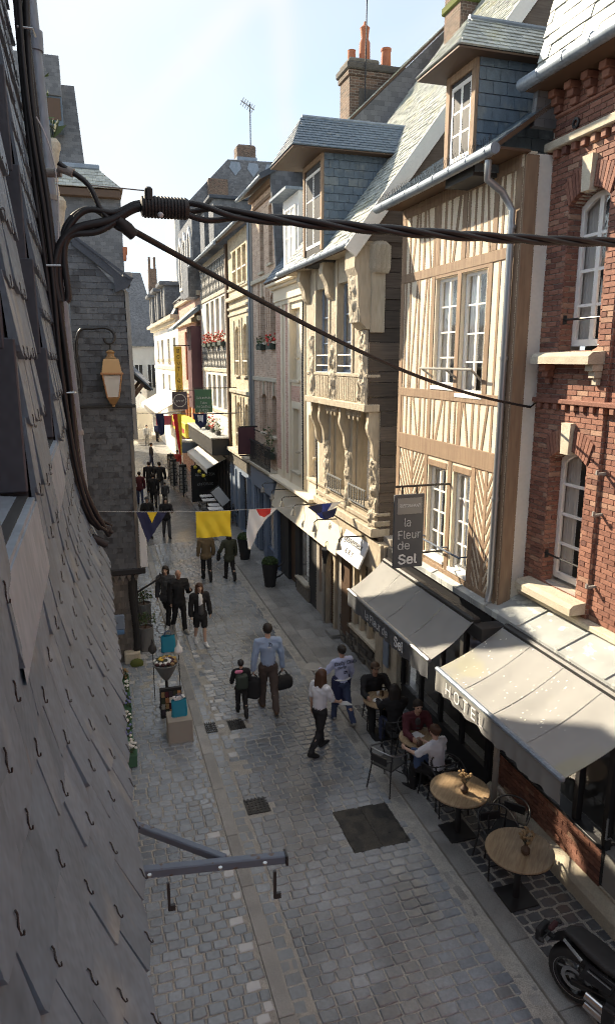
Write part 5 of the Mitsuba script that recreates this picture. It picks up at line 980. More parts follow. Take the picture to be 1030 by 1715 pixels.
# sign bracket of blue grey steel
k = thing('sign_bracket', 'empty blue grey steel sign bracket sticking out over the left pavement', 'bracket')
put(k + '__arm', MB().bar([-.3, 3.13, 4.7], [.80, 2.96, 4.7], .045, .05, b=.006), M_BLUEPAINT); put(k + '__brace', MB().bar([-.25, 3.75, 4.7], [.50, 3.03, 4.705], .04, .045, b=.006), M_BLUEPAINT)
put(k + '__end_cap', MB().box(.795, .806, 2.93, 2.99, 4.672, 4.728), 'mat_black')
for x in (.12, .46, .68): put(k + '__bolt', MB().lathe([(.011, 4.725), (.011, 4.736)], (x, 3.065 - .155 * (x + .3), 0), 6), 'mat_steel')
for x in (.205, .725): put(k + '__hanger', MB().bar([x, 3.05 - .15 * (x + .3), 4.69], [x, 3.05 - .15 * (x + .3), 4.53], .014).box(x - .002, x + .03, 3.04 - .15 * (x + .3), 3.055 - .15 * (x + .3), 4.53, 4.56), 'mat_blackmetal')

# ================================================================ left row
def plain_house(lab, y0, y1, x, zt, m, rz, depth=7, key='row_house'):
    k = thing(key, lab, 'building'); put(k + '__wall', MB().box(x - depth, x, y0, y1, 0, zt), m)
    put(k + '__roof', MB().ext(Polygon([(x + .25, zt - .05), (x + .25, zt + .05), (x - depth / 2, rz), (x - depth - .3, zt)]), y1 - y0, lambda u, v, d: (u, y0 + d, v)), M_FARSLATE); return k
plain_house('low plain house set back between the slate hung wall and the slate gable house', 4.9, 15.9, -.62, 7.7, 'mat_beige', 8.7)  # out of view; eave raised to shade the tables and plinth
put('row_house__dormer', MB().box(-2.5, -.66, 12.5, 14.3, 6, 9.6), M_FARSLATE)  # unseen block added to cast the dark corner on the hotel awning
DH = thing('slate_gable_house', 'slate hung gable house with a jettied damp stained wall behind the street lamp', 'building')
YL = 16.0
front = Polygon([(-.32, 2.42), (.78, 2.42), (.76, 5.43), (.84, 5.43), (.86, 6.2), (.82, 8.66), (.55, 8.86), (-.07, 9.56), (-.32, 9.72)])
put(DH + '__wall', MB().ext(front, .8, lambda u, v, d: (u, YL + .015 + d, v)), 'mat_greyblack')
emit(DH, 'slate', slates(front.buffer(-.004), np.array([0, YL, 0]), X_AXIS, Z_AXIS, NY, .225, .128, .006, .003), M_WSLATE)
put(DH + '__corner_board', MB().add([[.82, YL - .04, 8.7], [.90, YL - .04, 8.62], [.94, YL - .04, 5.45], [.85, YL - .04, 5.45], [.82, YL + .1, 8.7], [.90, YL + .1, 8.62], [.94, YL + .1, 5.45], [.85, YL + .1, 5.45]], [[3, 2, 1, 0], [4, 5, 6, 7], [1, 2, 6, 5], [0, 4, 7, 3]]), 'mat_stonegrey')
put(DH + '__corner_board', MB().box(.755, .83, YL - .045, YL + .1, 2.42, 5.43, .01), M_SHINGLE)
put(DH + '__drip_rail', MB().box(-1.4, .92, YL - .07, YL + .02, 6.17, 6.24, .015), 'mat_greyblack')
vb = MB()
vb.ext(Polygon([(-.12, 9.72), (.78, 8.95), (1.02, 8.93), (.88, 8.72), (.62, 8.62), (.60, 8.92), (-.2, 9.55)]).buffer(0), .10, lambda u, v, d: (u, YL - .16 + d, v)); put(DH + '__verge_board', vb, M_DZINC)
put(DH + '__verge_strip', MB().bar([-.14, YL - .19, 9.70], [.95, YL - .19, 8.90], .03, .05), 'mat_dark_zinc'); put(DH + '__rear_wall', MB().box(-1.4, .78, YL + .8, YL + 2.0, 0, 6.6), 'mat_greyblack')
put(DH + '__gutter_end', MB().box(.80, 1.0, YL - .1, YL + .8, 8.9, 9.05, .03), 'mat_stonegrey')
put(DH + '__skirt_roof', MB().ext(Polygon([(-.34, 9.8), (-.1, 9.62), (.95, 8.84), (.95, 8.78), (-.1, 9.55), (-.34, 9.7)]), .85, lambda u, v, d: (u, YL - .05 + d, v)), M_DZINC)
# jetty underside, shingled ground floor
put(DH + '__jetty_beam', MB().box(-1.4, .95, YL - .05, YL + .15, 2.27, 2.42, .02), 'mat_black')
b = MB()
for i in range(9): x = -.55 + .15 * i; b.ext(Polygon([(x, 2.27), (x + .15, 2.27), (x + .075, 2.09)]), .02, lambda u, v, d: (u, YL + .0 + d, v))
put(DH + '__zigzag_trim', b, M_SHINGLE, kind='stuff')
low = sbox(-1.4, .05, .62, 2.27); put(DH + '__lower_wall', MB().ext(low, 1.2, lambda u, v, d: (u, YL + .16 + d, v)), 'mat_brown')
emit(DH, 'shingle', slates(low, np.array([0, YL + .14, 0]), X_AXIS, Z_AXIS, NY, .16, .15, .02, .004), M_SHINGLE, 160)
put(DH + '__corner_post', MB().tube(spline([[.66, YL + .06, 2.3], [.61, YL + .06, 1.7], [.65, YL + .06, 1.1], [.64, YL + .06, .3]], 20), .075, 8), 'mat_black', 40); put(DH + '__stone_block', MB().box(.35, .72, YL - .1, YL + .3, .04, .33, .03), M_STONE)
solo('moss_tuft', 'tuft of yellow green moss at the foot of the stone block under the corner post', 'moss', MB().ball((.62, YL - .2, .1), (.16, .1, .12), 2), 'mat_moss', True)
solo('wall_panel', 'white panel hanging at the bottom of the jettied slate corner', 'panel', MB().box(.84, 1.0, YL - .1, YL - .06, 2.45, 3.6, .01), 'mat_clothwhite')
b = MB(); b.box(.02, .40, YL - .1, YL - .02, .95, 1.32, .02); k = thing('folding_seat', 'pale blue grey folding seat panel fixed to the shingled wall', 'panel'); put(k + '__panel', b, 'mat_bluegrey'); put(k + '__trim', MB().box(.04, .38, YL - .14, YL - .1, .85, .96, .01), 'mat_sheetblue')
TB = thing('slate_block_house', 'tall dark slate block with a small hipped roof rising behind the slate gable house', 'building')
f_ = 29.4 / 16;  X_ = lambda x: x * f_; Z_ = lambda z: 7.2 + (z - 7.2) * f_
put(TB + '__wall', MB().box(X_(-.9), X_(.84), 29.4, 31.4, 0, Z_(10.55)), M_FARSLATE)
hip = Polygon([(0, 0), (X_(1.62), 0), (X_(1.16), .95), (0, .95)]); V_ = np.array([0, .55, .78]); V_ /= np.linalg.norm(V_); O_ = np.array([X_(-.75), 29.0, Z_(10.66)])
put(TB + '__roof_board', MB().add([O_, O_ + [X_(1.64), 0, 0], O_ + [X_(1.16), .55, .78], O_ + [0, .55, .78], O_ + [X_(1.64), 2.6, 0], O_ + [X_(1.16), 2.0, .78], O_ + [0, 2.6, 0], O_ + [0, 2.0, .78]], [[0, 1, 2, 3], [1, 4, 5, 2], [0, 6, 4, 1], [3, 2, 5, 7], [6, 7, 5, 4]]), 'mat_brown')
emit(TB, 'roof_slate', slates(hip, O_, X_AXIS, V_, np.cross(X_AXIS, V_), .24, .15, .02), M_SHEENSLATE, 90)
put(TB + '__ridge', MB().box(O_[0], O_[0] + X_(1.2), 29.45, 30.1, O_[2] + .75, O_[2] + .92, .03), M_ZINC); put(TB + '__eave_board', MB().box(O_[0], O_[0] + X_(1.58), 29.05, 29.4, O_[2] - .3, O_[2] - .03, .01), 'mat_brown')
solo('wall_brick_corbel', 'small orange brick corbel sticking out at the edge of the dark slate block', 'corbel', MB().box(X_(.83), X_(.92), 29.3, 29.8, Z_(9.42), Z_(9.56), .01).box(X_(.83), X_(.9), 29.3, 29.8, Z_(9.3), Z_(9.42), .01), 'mat_terracotta')
TR = thing('steep_roof_house', 'narrow steep slate roof rising highest on the left with a mossy dormer', 'building')
g_ = 33.6 / 16; G = lambda x, z: (x * g_, 7.2 + (z - 7.2) * g_)
(xa, za), (xb, zb) = G(.055, 12.57), G(.22, 10.2)
put(TR + '__roof', MB().add([[-4.5, 32.9, zb], [xb, 32.9, zb], [xa, 33.55, za], [-4.5, 33.55, za], [xb, 34.4, zb], [xa, 33.65, za], [-4.5, 34.4, zb], [-4.5, 33.65, za]], [[0, 1, 2, 3], [1, 4, 5, 2], [4, 6, 7, 5], [3, 2, 5, 7], [0, 6, 4, 1], [0, 3, 7, 6]]), M_FARSLATE)
put(TR + '__wall', MB().box(-4.5, xb - .1, 32.95, 34.35, 0, zb + .02), 'mat_greyblack')
(xd, zd0), (_, zd1), (_, zd2) = G(-.19, 11.6), G(0, 12.12), G(0, 12.8)
dk = put(TR + '__dormer', MB().box(-2.5, xd, 32.0, 33.2, zd0, zd1), M_SLATE); put(TR + '__dormer_roof', MB().box(-2.5, xd, 31.9, 33.3, zd1 - .02, zd2, .02), M_FARSLATE); put(dk + '__dormer_opening', MB().box(-1.9, xd - .06, 31.95, 32.1, zd0 + .2, zd1 - .1), 'mat_brown')
k = plain_house('low house hidden behind the slate gable house on the left side of the street', 18.0, 29.3, .50, 6.9, 'mat_beige', 8.6)
plain_house('far left house front hidden behind the slate gable house', 31.45, 61.0, .35, 7.4, M_RENDER, 10.5)
plain_house('house behind the viewer continuing the left row', -22, -9.0, -.6, 9, 'mat_beige', 12)
plain_house('brick house behind the viewer continuing the right row', -22, 2.9, 13.3, 10.5, 'mat_redbrown', 14)
for i, (z, lab) in enumerate(((9.78, 'carved stone capital with a green plant on it beside the drain pipe, upper one'), (9.1, 'lower carved stone capital beside the drain pipe'))):
    k = thing('stone_capital', lab, 'capital'); x = -.262 + .02 * i
    put(k + '__body', MB().lathe([(.03, z - .35), (.035, z - .2), (.065, z - .02), (.07, z), (.085, z + .03), (.085, z + .10), (.05, z + .15)], (x, 10, 0), 14), M_STONE, 30)
    if i == 0:
        b = MB()
        for j in range(14): a = random.random() * 6.28; b.quad([x, 10, z + .15], [x + .1 * math.cos(a), 10 + .1 * math.sin(a), z + .24], [x + .18 * math.cos(a), 10 + .18 * math.sin(a), z + .34], [x + .06 * math.cos(a), 10 + .06 * math.sin(a), z + .3])
        for j in range(30): c = np.array([x - .06 + .03 * RNG.normal(), 10 + .05 * RNG.normal(), z + .3 + .7 * random.random()]); b.quad(c, c + RNG.normal(size=3) * .03, c + RNG.normal(size=3) * .05, c + RNG.normal(size=3) * .03)
        put(k + '__plant', b, M_LEAF)
put('stone_capital__bracket_post', MB().box(-.5, -.24, 10.05, 10.5, 6.5, 9.4), M_STONE)
PO = thing('porch_roof', 'small bracketed timber porch roof sticking out past the slate corner towards the street', 'porch')
for i in range(6): put(PO + '__rafter', MB().bar([.85, 18.2 + .3 * i, 7.05], [1.46, 18.2 + .3 * i, 6.46], .06, .10), 'mat_greyblack')
put(PO + '__boards', MB().add([[.8, 18.1, 7.15], [1.5, 18.1, 6.49], [1.5, 19.9, 6.49], [.8, 19.9, 7.15], [.8, 18.1, 7.10], [1.5, 18.1, 6.44], [1.5, 19.9, 6.44], [.8, 19.9, 7.10]], [[0, 1, 2, 3], [7, 6, 5, 4], [0, 4, 5, 1], [1, 5, 6, 2]]), M_SLATE)
for y in (18.2, 19.7): put(PO + '__bracket', MB().bar([.7, y, 5.9], [1.25, y, 6.6], .08, .1), 'mat_brown')
# street lamp
k = thing('street_lamp', 'copper topped street lantern hanging from a dark curled iron arm before the slate wall', 'street lamp')
yl = 15.75
put(k + '__arm', MB().tube(spline([[-.22, yl, 6.5], [-.235, yl, 7.1], [-.235, yl, 7.6], [-.12, yl, 7.84], [.1, yl, 7.86], [.35, yl, 7.88], [.52, yl, 7.79], [.54, yl, 7.66], [.46, yl, 7.56], [.36, yl, 7.58], [.33, yl, 7.66]], 70), .032, 8), 'mat_blackmetal', 50)
put(k + '__bracket', MB().box(-.5, -.2, yl - .03, yl + .03, 7.2, 7.26).box(-.5, -.2, yl - .03, yl + .03, 6.55, 6.61), 'mat_blackmetal')
put(k + '__hanger', MB().tube([[.44, yl, 7.58], [.44, yl, 7.34]], .02, 8), 'mat_blackmetal', 40)
sq = lambda prof: [(r * 1.414, z) for r, z in prof]; R45 = np.array([[.7071, .7071, 0], [-.7071, .7071, 0], [0, 0, 1]])
put(k + '__finial', MB().lathe([(.05, 7.22), (.13, 7.24), (.08, 7.28), (.07, 7.34), (.10, 7.37), (.03, 7.42)], (.44, yl, 0), 14), 'mat_brass', 40)
put(k + '__hood', MB().lathe(sq([(.21, 6.93), (.165, 7.19), (.15, 7.23)]), (.44, yl, 0), 4, R=R45), 'mat_amber'); put(k + '__rim', MB().lathe(sq([(.235, 6.90), (.235, 6.935), (.2, 6.94)]), (.44, yl, 0), 4, R=R45), 'mat_copper')
put(k + '__globe', MB().lathe(sq([(.115, 6.42), (.19, 6.88)]), (.44, yl, 0), 4, R=R45), 'mat_opal')
for sx in (-1, 1):
    for sy in (-1, 1): put(k + '__glazing_rib', MB().bar([.44 + .12 * sx, yl + .12 * sy, 6.40], [.44 + .2 * sx, yl + .2 * sy, 6.91], .02), 'mat_copper')
put(k + '__base', MB().lathe(sq([(.05, 6.26), (.12, 6.38), (.13, 6.42)]), (.44, yl, 0), 4, R=R45), 'mat_brass'); put(k + '__knob', MB().ball((.44, yl, 6.23), .035, 1), 'mat_brass', True)
# ================================================================ furniture on the right pavement
GZ = .052
def table(x, y, r, lab, vase=None):
    k = thing('cafe_table', lab, 'table', 'round wooden cafe tables')
    put(k + '__top', MB().lathe([(r - .02, .715), (r, .725), (r, .745), (r - .008, .752)], (x, y, GZ), 40), M_TABLE, 30); put(k + '__rim', MB().lathe([(r - .03, .70), (r - .012, .70), (r - .012, .716), (r - .03, .716)], (x, y, GZ), 30), 'mat_blackmetal')
    put(k + '__column', MB().lathe([(.045, .012), (.045, .7)], (x, y, GZ), 12).box(x - .15, x + .15, y - .15, y + .15, GZ + .69, GZ + .705), 'mat_blackmetal'); put(k + '__foot', MB().box(x - .22, x + .22, y - .22, y + .22, GZ - .01, GZ + .014, .004), 'mat_blackmetal')
    if vase:
        v = thing('bud_vase', vase, 'vase'); c = (x + .02, y - .1, GZ + .753)
        put(v + '__bottle', MB().lathe([(.035, 0), (.058, .02), (.06, .07), (.024, .115), (.02, .15), (.023, .155)], c, 14), 'mat_brown', 40); b, f = MB(), MB()
        for i in range(26):
            a = i * 2.4; t = np.array([c[0] + .1 * math.cos(a) * random.random() ** .5, c[1] + .1 * math.sin(a) * random.random() ** .5, c[2] + .2 + .14 * random.random()]); b.tube([[c[0], c[1], c[2] + .13], (np.array(c) + t) / 2 + [0, 0, .05], t], .0025, 4); f.ball(t, (.024, .024, .02), 0)
        put(v + '__stems', b, 'mat_olive', kind='stuff'); put(v + '__dried_flowers', f, 'mat_dryflower', kind='stuff')
    return k
table(5.08, 6.80, .45, 'round wooden cafe table nearest the motorcycle, with a small vase on it', 'small brown vase of dried flowers on the table nearest the motorcycle')
table(4.98, 8.22, .45, 'round wooden cafe table with a vase, second from the motorcycle', 'small brown vase of dried flowers on the second table from the motorcycle')
table(5.06, 9.74, .36, 'round wooden cafe table with a white sheet of paper on it')
table(4.98, 11.2, .37, 'round wooden cafe table with cups and plates in front of the man in black')
solo('menu_sheet', 'white sheet of paper lying on the table of the man in the maroon cardigan', 'paper', MB().obox((4.98, 9.78, GZ + .757), (.15, .10, .002), np.array([[.95, .3, 0], [-.3, .95, 0], [0, 0, 1]])), 'mat_paper')
for i, (dx, dy, r, h, m, lab, cat) in enumerate(((-.12, -.05, .09, .015, 'mat_textwhite', 'white plate on the table of the man in black', 'plate'), (.05, .1, .03, .10, 'mat_brown', 'dark glass of drink on the table of the man in black', 'glass'), (-.02, .16, .032, .07, 'mat_textwhite', 'white cup on the table of the man in black', 'cup'), (.14, -.04, .03, .09, 'mat_terracotta', 'amber glass on the table of the man in black', 'glass'))):
    solo(['plate', 'dark_glass', 'coffee_cup', 'amber_glass'][i], lab, cat, MB().lathe([(r * .7, 0), (r, h), (r * .85, h), (r * .6, .006)], (4.98 + dx, 11.2 + dy, GZ + .753), 14), m, 30)
def chair(x, y, deg, lab):
    """black bistro armchair: hooped tube back and arms, flat seat, four splayed legs; deg: where it faces, from +y towards +x"""
    k = thing('cafe_chair', lab, 'chair', 'black metal cafe armchairs'); a = math.radians(deg); R = np.array([[math.cos(a), -math.sin(a), 0], [math.sin(a), math.cos(a), 0], [0, 0, 1]]); W = (R.T, np.array([x, y, GZ]))
    put(k + '__seat', MB().box(-.21, .21, -.2, .22, .43, .455, .01), 'mat_greyblack', where=W)
    hoop = [[-.26, .16, .64], [-.27, .0, .68], [-.24, -.18, .74], [-.13, -.27, .79], [0, -.29, .80], [.13, -.27, .79], [.24, -.18, .74], [.27, 0, .68], [.26, .16, .64]]
    put(k + '__back_hoop', MB().tube(spline(hoop, 40), .013, 8), 'mat_steel' if 'empty' in lab else 'mat_blackmetal', 50, where=W)
    for sx in (-1, 1):
        put(k + '__leg', MB().tube([[sx * .25, .25, 0], [sx * .23, .2, .45], [sx * .26, .16, .64]], .013, 7), 'mat_blackmetal', 50, where=W); put(k + '__leg', MB().tube([[sx * .24, -.27, 0], [sx * .20, -.2, .44], [sx * .22, -.2, .735]], .013, 7), 'mat_blackmetal', 50, where=W)
    b = MB()
    for i in range(5): b.tube([[-.14 + .07 * i, -.2, .45], [-.14 + .07 * i, -.27, .79]], .008, 5)
    put(k + '__back_slat', MB().box(-.16, .16, -.285, -.255, .56, .70, .01).bar([-.16, -.262, .63], [-.235, -.2, .66], .02).bar([.16, -.262, .63], [.235, -.2, .66], .02), 'mat_blackmetal', where=W); put(k + '__stretcher', MB().tube([[-.23, .22, .2], [.23, .22, .2]], .008, 5), 'mat_blackmetal', where=W)
chair(5.15, 7.4, 185, 'black cafe chair behind the table nearest the motorcycle')
chair(5.42, 7.55, 230, 'dark cafe chair between the two tables with vases')
chair(5.12, 8.8, 185, 'black cafe chair behind the second table from the motorcycle')
chair(4.42, 9.62, 60, 'empty cafe chair with a grey hooped back standing alone on the right kerb')
chair(5.06, 11.62, 190, 'cafe chair under the seated man in black'); chair(5.02, 10.5, 5, 'cafe chair under the woman with long dark hair'); chair(5.15, 10.15, 185, 'cafe chair under the man in the maroon cardigan'); chair(5.1, 9.05, -5, 'cafe chair under the seated woman in a white shirt')
k = thing('awning_post', 'pale wooden post under the awning by the shopfront, beside the tables', 'post'); put(k + '__post', MB().tube([[5.75, 8.45, GZ], [5.75, 8.45, 2.95]], .05, 10), 'mat_beige', 40); put(k + '__band', MB().tube([[5.75, 8.45, 1.0], [5.75, 8.45, 1.04]], .056, 10), 'mat_stonegrey')
solo('menu_board', 'small wooden board leaning on the brick plinth behind the tables', 'board', MB().obox((5.72, 8.0, .4), (.02, .2, .33), np.array([[.97, 0, .25], [0, 1, 0], [-.25, 0, .97]]), .01), 'mat_beige')
k = thing('lit_menu_case', 'narrow amber framed menu case catching the sun on the pier beside the awning', 'sign'); put(k + '__frame', MB().box(5.72, 5.78, 8.72, 8.98, 1.7, 2.5, .01), 'mat_amber'); put(k + '__glass_panel', MB().box(5.70, 5.722, 8.75, 8.95, 1.74, 2.46), 'mat_cream')
k = thing('amber_menu_case', 'narrow amber menu case on the stone pier behind the seated man in black', 'sign'); put(k + '__frame', MB().box(5.70, 5.76, 12.6, 12.85, 1.5, 2.4, .01), 'mat_amber'); put(k + '__lower_panel', MB().box(5.70, 5.74, 12.6, 12.85, .7, 1.45, .01), 'mat_bluegrey')
k = thing('restaurant_front', 'dark recessed restaurant front behind the seated people', 'shopfront')
put(k + '__wall', MB().box(5.9, 6.0, 8.9, 12.3, 0, .5), 'mat_black'); put(k + '__interior', MB().box(6.6, 6.65, 8.9, 13.0, 0, 3.3), 'mat_room'); put(k + '__head', MB().box(5.8, 6.05, 8.9, 13.0, 2.7, 3.3), 'mat_black'); put(k + '__pier', MB().box(5.78, 6.0, 12.3, 13.02, 0, 2.75, .01), M_STONE)
for y in (8.95, 9.8, 10.6, 11.4, 12.25): put(k + '__mullion', MB().box(5.88, 5.96, y - .04, y + .04, .5, 2.7), 'mat_black')
for y in (8.99, 9.84, 10.64, 11.44): put(k + '__pane', MB().quad([5.92, y, .5], [5.92, y + .76, .5], [5.92, y + .76, 2.7], [5.92, y, 2.7]), M_GLASS)
# hanging restaurant sign
k = thing('hanging_sign', 'tall grey hanging sign lettered RESTAURANT la Fleur de Sel beside the half timbered house', 'sign')
put(k + '__board', MB().box(4.80, 5.36, 10.48, 10.53, 3.66, 4.96, .006), 'mat_signgrey'); put(k + '__header', MB().box(4.85, 5.31, 10.470, 10.482, 4.62, 4.90), 'mat_stonegrey')
def flat_text(k, t, x0, z0, h, y, m, bold=False, width=None, d=.004, name='lettering'):
    m_ = text_mesh(t, h, d, bold); v = m_.vertices.copy()
    if width: v[:, 0] *= width / v[:, 0].max()
    put(f'{k}__{name}', MB().add(np.stack([x0 + v[:, 0], y - v[:, 2], z0 + v[:, 1]], 1), m_.faces), m)
flat_text(k, 'RESTAURANT', 4.88, 4.74, .055, 10.468, 'mat_textwhite', width=.40)
for t, x, z, h, w in (('la', 4.98, 4.40, .15, .13), ('Fleur', 4.865, 4.18, .15, .43), ('de', 4.865, 3.99, .15, .24)): flat_text(k, t, x, z, h, 10.478, 'mat_textgrey', width=w)
flat_text(k, 'Sel', 4.88, 3.73, .17, 10.478, 'mat_textwhite', True, .37)
put(k + '__bracket', MB().bar([4.82, 10.505, 5.1], [5.86, 10.505, 5.1], .035).bar([4.95, 10.505, 4.96], [4.95, 10.505, 5.1], .025).bar([5.22, 10.505, 4.96], [5.22, 10.505, 5.1], .025).bar([5.36, 10.505, 3.9], [5.86, 10.505, 3.9], .03), 'mat_blackmetal')
# ---------------------------------------------------------------- motorcycle
MC = thing('motorcycle', 'black motorcycle with a fat rear tyre and chrome exhausts parked on the right pavement', 'motorcycle')
ax = np.array([.42, -.907, 0]); sd = np.array([ax[1], -ax[0], 0]); O = np.array([4.86, 5.30, GZ]); BR = np.array([ax, sd, [0, 0, 1]]); BW = (BR.T, O)   # local: along the bike, to its left, up
def wheel(px, wd, r, name='rear_wheel'):
    Ry = np.array([[1, 0, 0], [0, 0, 1], [0, -1, 0]]).T
    t = []
    for a in np.linspace(-1.35, 1.35, 11): t.append((r - .085 + .085 * math.cos(a), wd / 2 * math.sin(a) / math.sin(1.35)))
    k = put(f'{MC}__{name}', MB().lathe([(r - .10, -wd / 2)] + t + [(r - .10, wd / 2), (r - .10, -wd / 2)], (px, 0, r), 40, R=Ry, cap=False), 'mat_rubber', 40, where=BW)
    put(k + '__rim', MB().lathe([(r - .13, -wd * .4), (r - .09, -wd * .47), (r - .09, wd * .47), (r - .13, wd * .4), (r - .13, -wd * .4)], (px, 0, r), 36, R=Ry, cap=False), 'mat_gloss', 30, where=BW)
    b = MB()
    for i in range(10): a = i * math.pi / 5; d = np.array([math.cos(a), 0, math.sin(a)]); b.bar(np.array([px, 0, r]) + d * .04, np.array([px, wd * .2, r]) + d * (r - .11), .022, .03)
    put(k + '__spoke', b, 'mat_steel' if name == 'rear_wheel' else 'mat_greyblack', where=BW); put(k + '__hub', MB().lathe([(.05, -wd * .4), (.06, 0), (.05, wd * .45)], (px, 0, r), 16, R=Ry), 'mat_steel', 40, where=BW); put(k + '__brake_disc', MB().lathe([(.09, wd * .46), (.135, wd * .46), (.135, wd * .49), (.09, wd * .49), (.09, wd * .46)], (px, 0, r), 28, R=Ry, cap=False), 'mat_steel', 30, where=BW); put(k + '__rim_edge', MB().lathe([(r - .105, wd * .475), (r - .095, wd * .5), (r - .09, wd * .475), (r - .105, wd * .475)], (px, 0, r), 36, R=Ry, cap=False), 'mat_steel', 30, where=BW)
    return k
wheel(0, .24, .335); wheel(1.58, .13, .32, 'front_wheel')
put(MC + '__rear_fender', MB().add(*(lambda P_: (np.array(P_), [[i * 4 + j, i * 4 + j + 1, i * 4 + j + 5, i * 4 + j + 4] for i in range(10) for j in range(3)]))([[.0 + (.40 + .01 * abs(w)) * math.cos(a), w * .075, .335 + .40 * math.sin(a)] for a in np.linspace(2.75, .9, 11) for w in (-1.4, -.8, .8, 1.4)])), 'mat_gloss', True, where=BW)
put(MC + '__plate_holder', MB().bar([-.30, 0, .58], [-.44, 0, .60], .05, .03).box(-.49, -.42, -.11, .11, .50, .66, .01), 'mat_black', where=BW); put(MC + '__tail_light', MB().box(-.36, -.30, -.08, .08, .70, .76, .02), 'mat_darkred', where=BW)
for s in (-1, 1): put(MC + '__indicator', MB().ball((-.36, s * .2, .64), (.04, .03, .025), 1).bar([-.36, 0, .63], [-.36, s * .2, .64], .015), 'mat_black', where=BW)
def loft(path, rx, rz, m, name, n=12):
    b = MB(); P_ = []
    for (x, z), a, c in zip(path, rx, rz):
        for t in np.arange(n) * 2 * math.pi / n: P_.append([x, a * math.copysign(abs(math.cos(t)) ** .7, math.cos(t)), z + c * math.copysign(abs(math.sin(t)) ** .8, math.sin(t))])
    F = [[i * n + j, i * n + (j + 1) % n, (i + 1) * n + (j + 1) % n, (i + 1) * n + j] for i in range(len(path) - 1) for j in range(n)]; b.add(P_, F); b.add([P_[j] for j in range(n)], [[0, j, j + 1] for j in range(1, n - 1)]); b.add([P_[-n + j] for j in range(n)], [[0, j, j + 1] for j in range(1, n - 1)])
    return put(f'{MC}__{name}', b, m, 50, where=BW)
loft([(-.16, .80), (-.05, .82), (.12, .78), (.35, .72), (.55, .70), (.68, .74)], [.07, .12, .15, .16, .14, .12], [.03, .05, .06, .06, .06, .05], 'mat_rubber', 'seat')
loft([(.58, .80), (.68, .88), (.85, .93), (1.05, .92), (1.18, .86)], [.08, .15, .18, .16, .09], [.05, .10, .12, .11, .06], 'mat_gloss', 'tank')
loft([(.30, .42), (.45, .42), (.75, .42), (.95, .44)], [.14, .19, .20, .14], [.14, .2, .22, .14], 'mat_greyblack', 'engine')
for i in range(5): put(MC + '__cooling_fin', MB().box(.52, .82, -.19, .19, .56 + .035 * i, .572 + .035 * i, .004), 'mat_steel', where=BW)
for z in (.30, .42): put(MC + '__exhaust', MB().tube([[1.0, .2, z + .05], [.8, .24, z - .06], [.5, .255, z - .08], [.22, .26, z - .02]], [.03, .04, .052, .05], 14), 'mat_chrome', 50, where=BW)
put(MC + '__exhaust_shield', MB().box(.42, .56, .22, .32, .2, .46, .02), 'mat_black', where=BW)
put(MC + '__side_cover', MB().ext(Polygon([(.1, .5), (.45, .5), (.5, .68), (.18, .72)]), .03, lambda u, v, d: (u, .17 + d, v)), 'mat_gloss', where=BW); put(MC + '__cover_strip', MB().bar([.12, .21, .72], [-.12, .16, .80], .02, .03).bar([.2, .215, .66], [.46, .215, .62], .015, .02), 'mat_chrome', where=BW)
put(MC + '__swing_arm', MB().bar([.0, .16, .335], [.5, .14, .40], .05, .07, b=.01).bar([.0, -.16, .335], [.5, -.14, .40], .05, .07, b=.01), 'mat_gloss', where=BW)
put(MC + '__fork', MB().tube([[1.58, .1, .32], [1.2, .1, 1.0]], .028, 10).tube([[1.58, -.1, .32], [1.2, -.1, 1.0]], .028, 10).bar([1.22, -.13, .96], [1.22, .13, .96], .05), 'mat_gloss', 40, where=BW); put(MC + '__handlebar', MB().tube(spline([[.95, -.42, 1.08], [1.15, -.2, 1.1], [1.2, 0, 1.05], [1.15, .2, 1.1], [.95, .42, 1.08]], 30), .014, 8), 'mat_black', 50, where=BW); put(MC + '__headlight', MB().ball((1.36, 0, .88), (.09, .09, .09), 2), 'mat_gloss', True, where=BW)
# ---------------------------------------------------------------- right planters, cafe furniture down the street
def ball_planter(x, y, lab, h=.78):
    k = thing('tall_planter', lab, 'planter', 'tall black planters by the blue shopfront'); put(k + '__pot', MB().lathe([(.17, 0), (.27, h - .02), (.29, h), (.25, h), (.24, h - .06)], (x, y, GZ), 20), 'mat_black', 40)
    b = MB()
    for i in range(700):
        d = RNG.normal(size=3); d /= np.linalg.norm(d); d[2] = abs(d[2]) - .25; c = np.array([x, y, GZ + h + .06]) + d * (.20 + .08 * random.random()) * [1, 1, .8]; q = RNG.normal(size=(2, 3)); q /= np.linalg.norm(q, axis=1)[:, None]; s = .022; b.quad(c - q[0] * s, c + q[1] * s, c + q[0] * s, c - q[1] * s)
    put(k + '__foliage', b.ball((x, y, GZ + h + .02), (.21, .21, .17), 2), M_LEAF)
ball_planter(5.12, 20.6, 'tall black tapered planter with a clipped box ball, nearer of the two')
ball_planter(5.0, 23.9, 'tall black tapered planter with a clipped box ball, farther of the two')
k = thing('chain_rail', 'low black chain and hook rail on the wall behind the nearer tall planter', 'rail'); put(k + '__chain', MB().tube(spline([[5.2, 20.9, .75], [5.45, 21.0, .55], [5.75, 21.1, .72]], 12), .022, 6).tube(spline([[5.2, 20.8, .35], [5.45, 21.0, .2], [5.75, 21.1, .35]], 12), .03, 6), 'mat_black')
k = thing('chalk_board', 'large black menu board with pale lettering standing on the pavement before the cafe', 'sign'); put(k + '__panel', MB().box(4.55, 6.0, 34.6, 34.7, .1, 2.0, .02), 'mat_black'); flat_text(k, 'ALLEZ LE BON', 4.75, 1.45, .14, 34.595, 'mat_textgrey', width=1.0); flat_text(k, 'A', 5.2, 1.2, .12, 34.595, 'mat_textgrey'); flat_text(k, 'EMPORTER', 4.85, .95, .14, 34.595, 'mat_textgrey', width=.8)
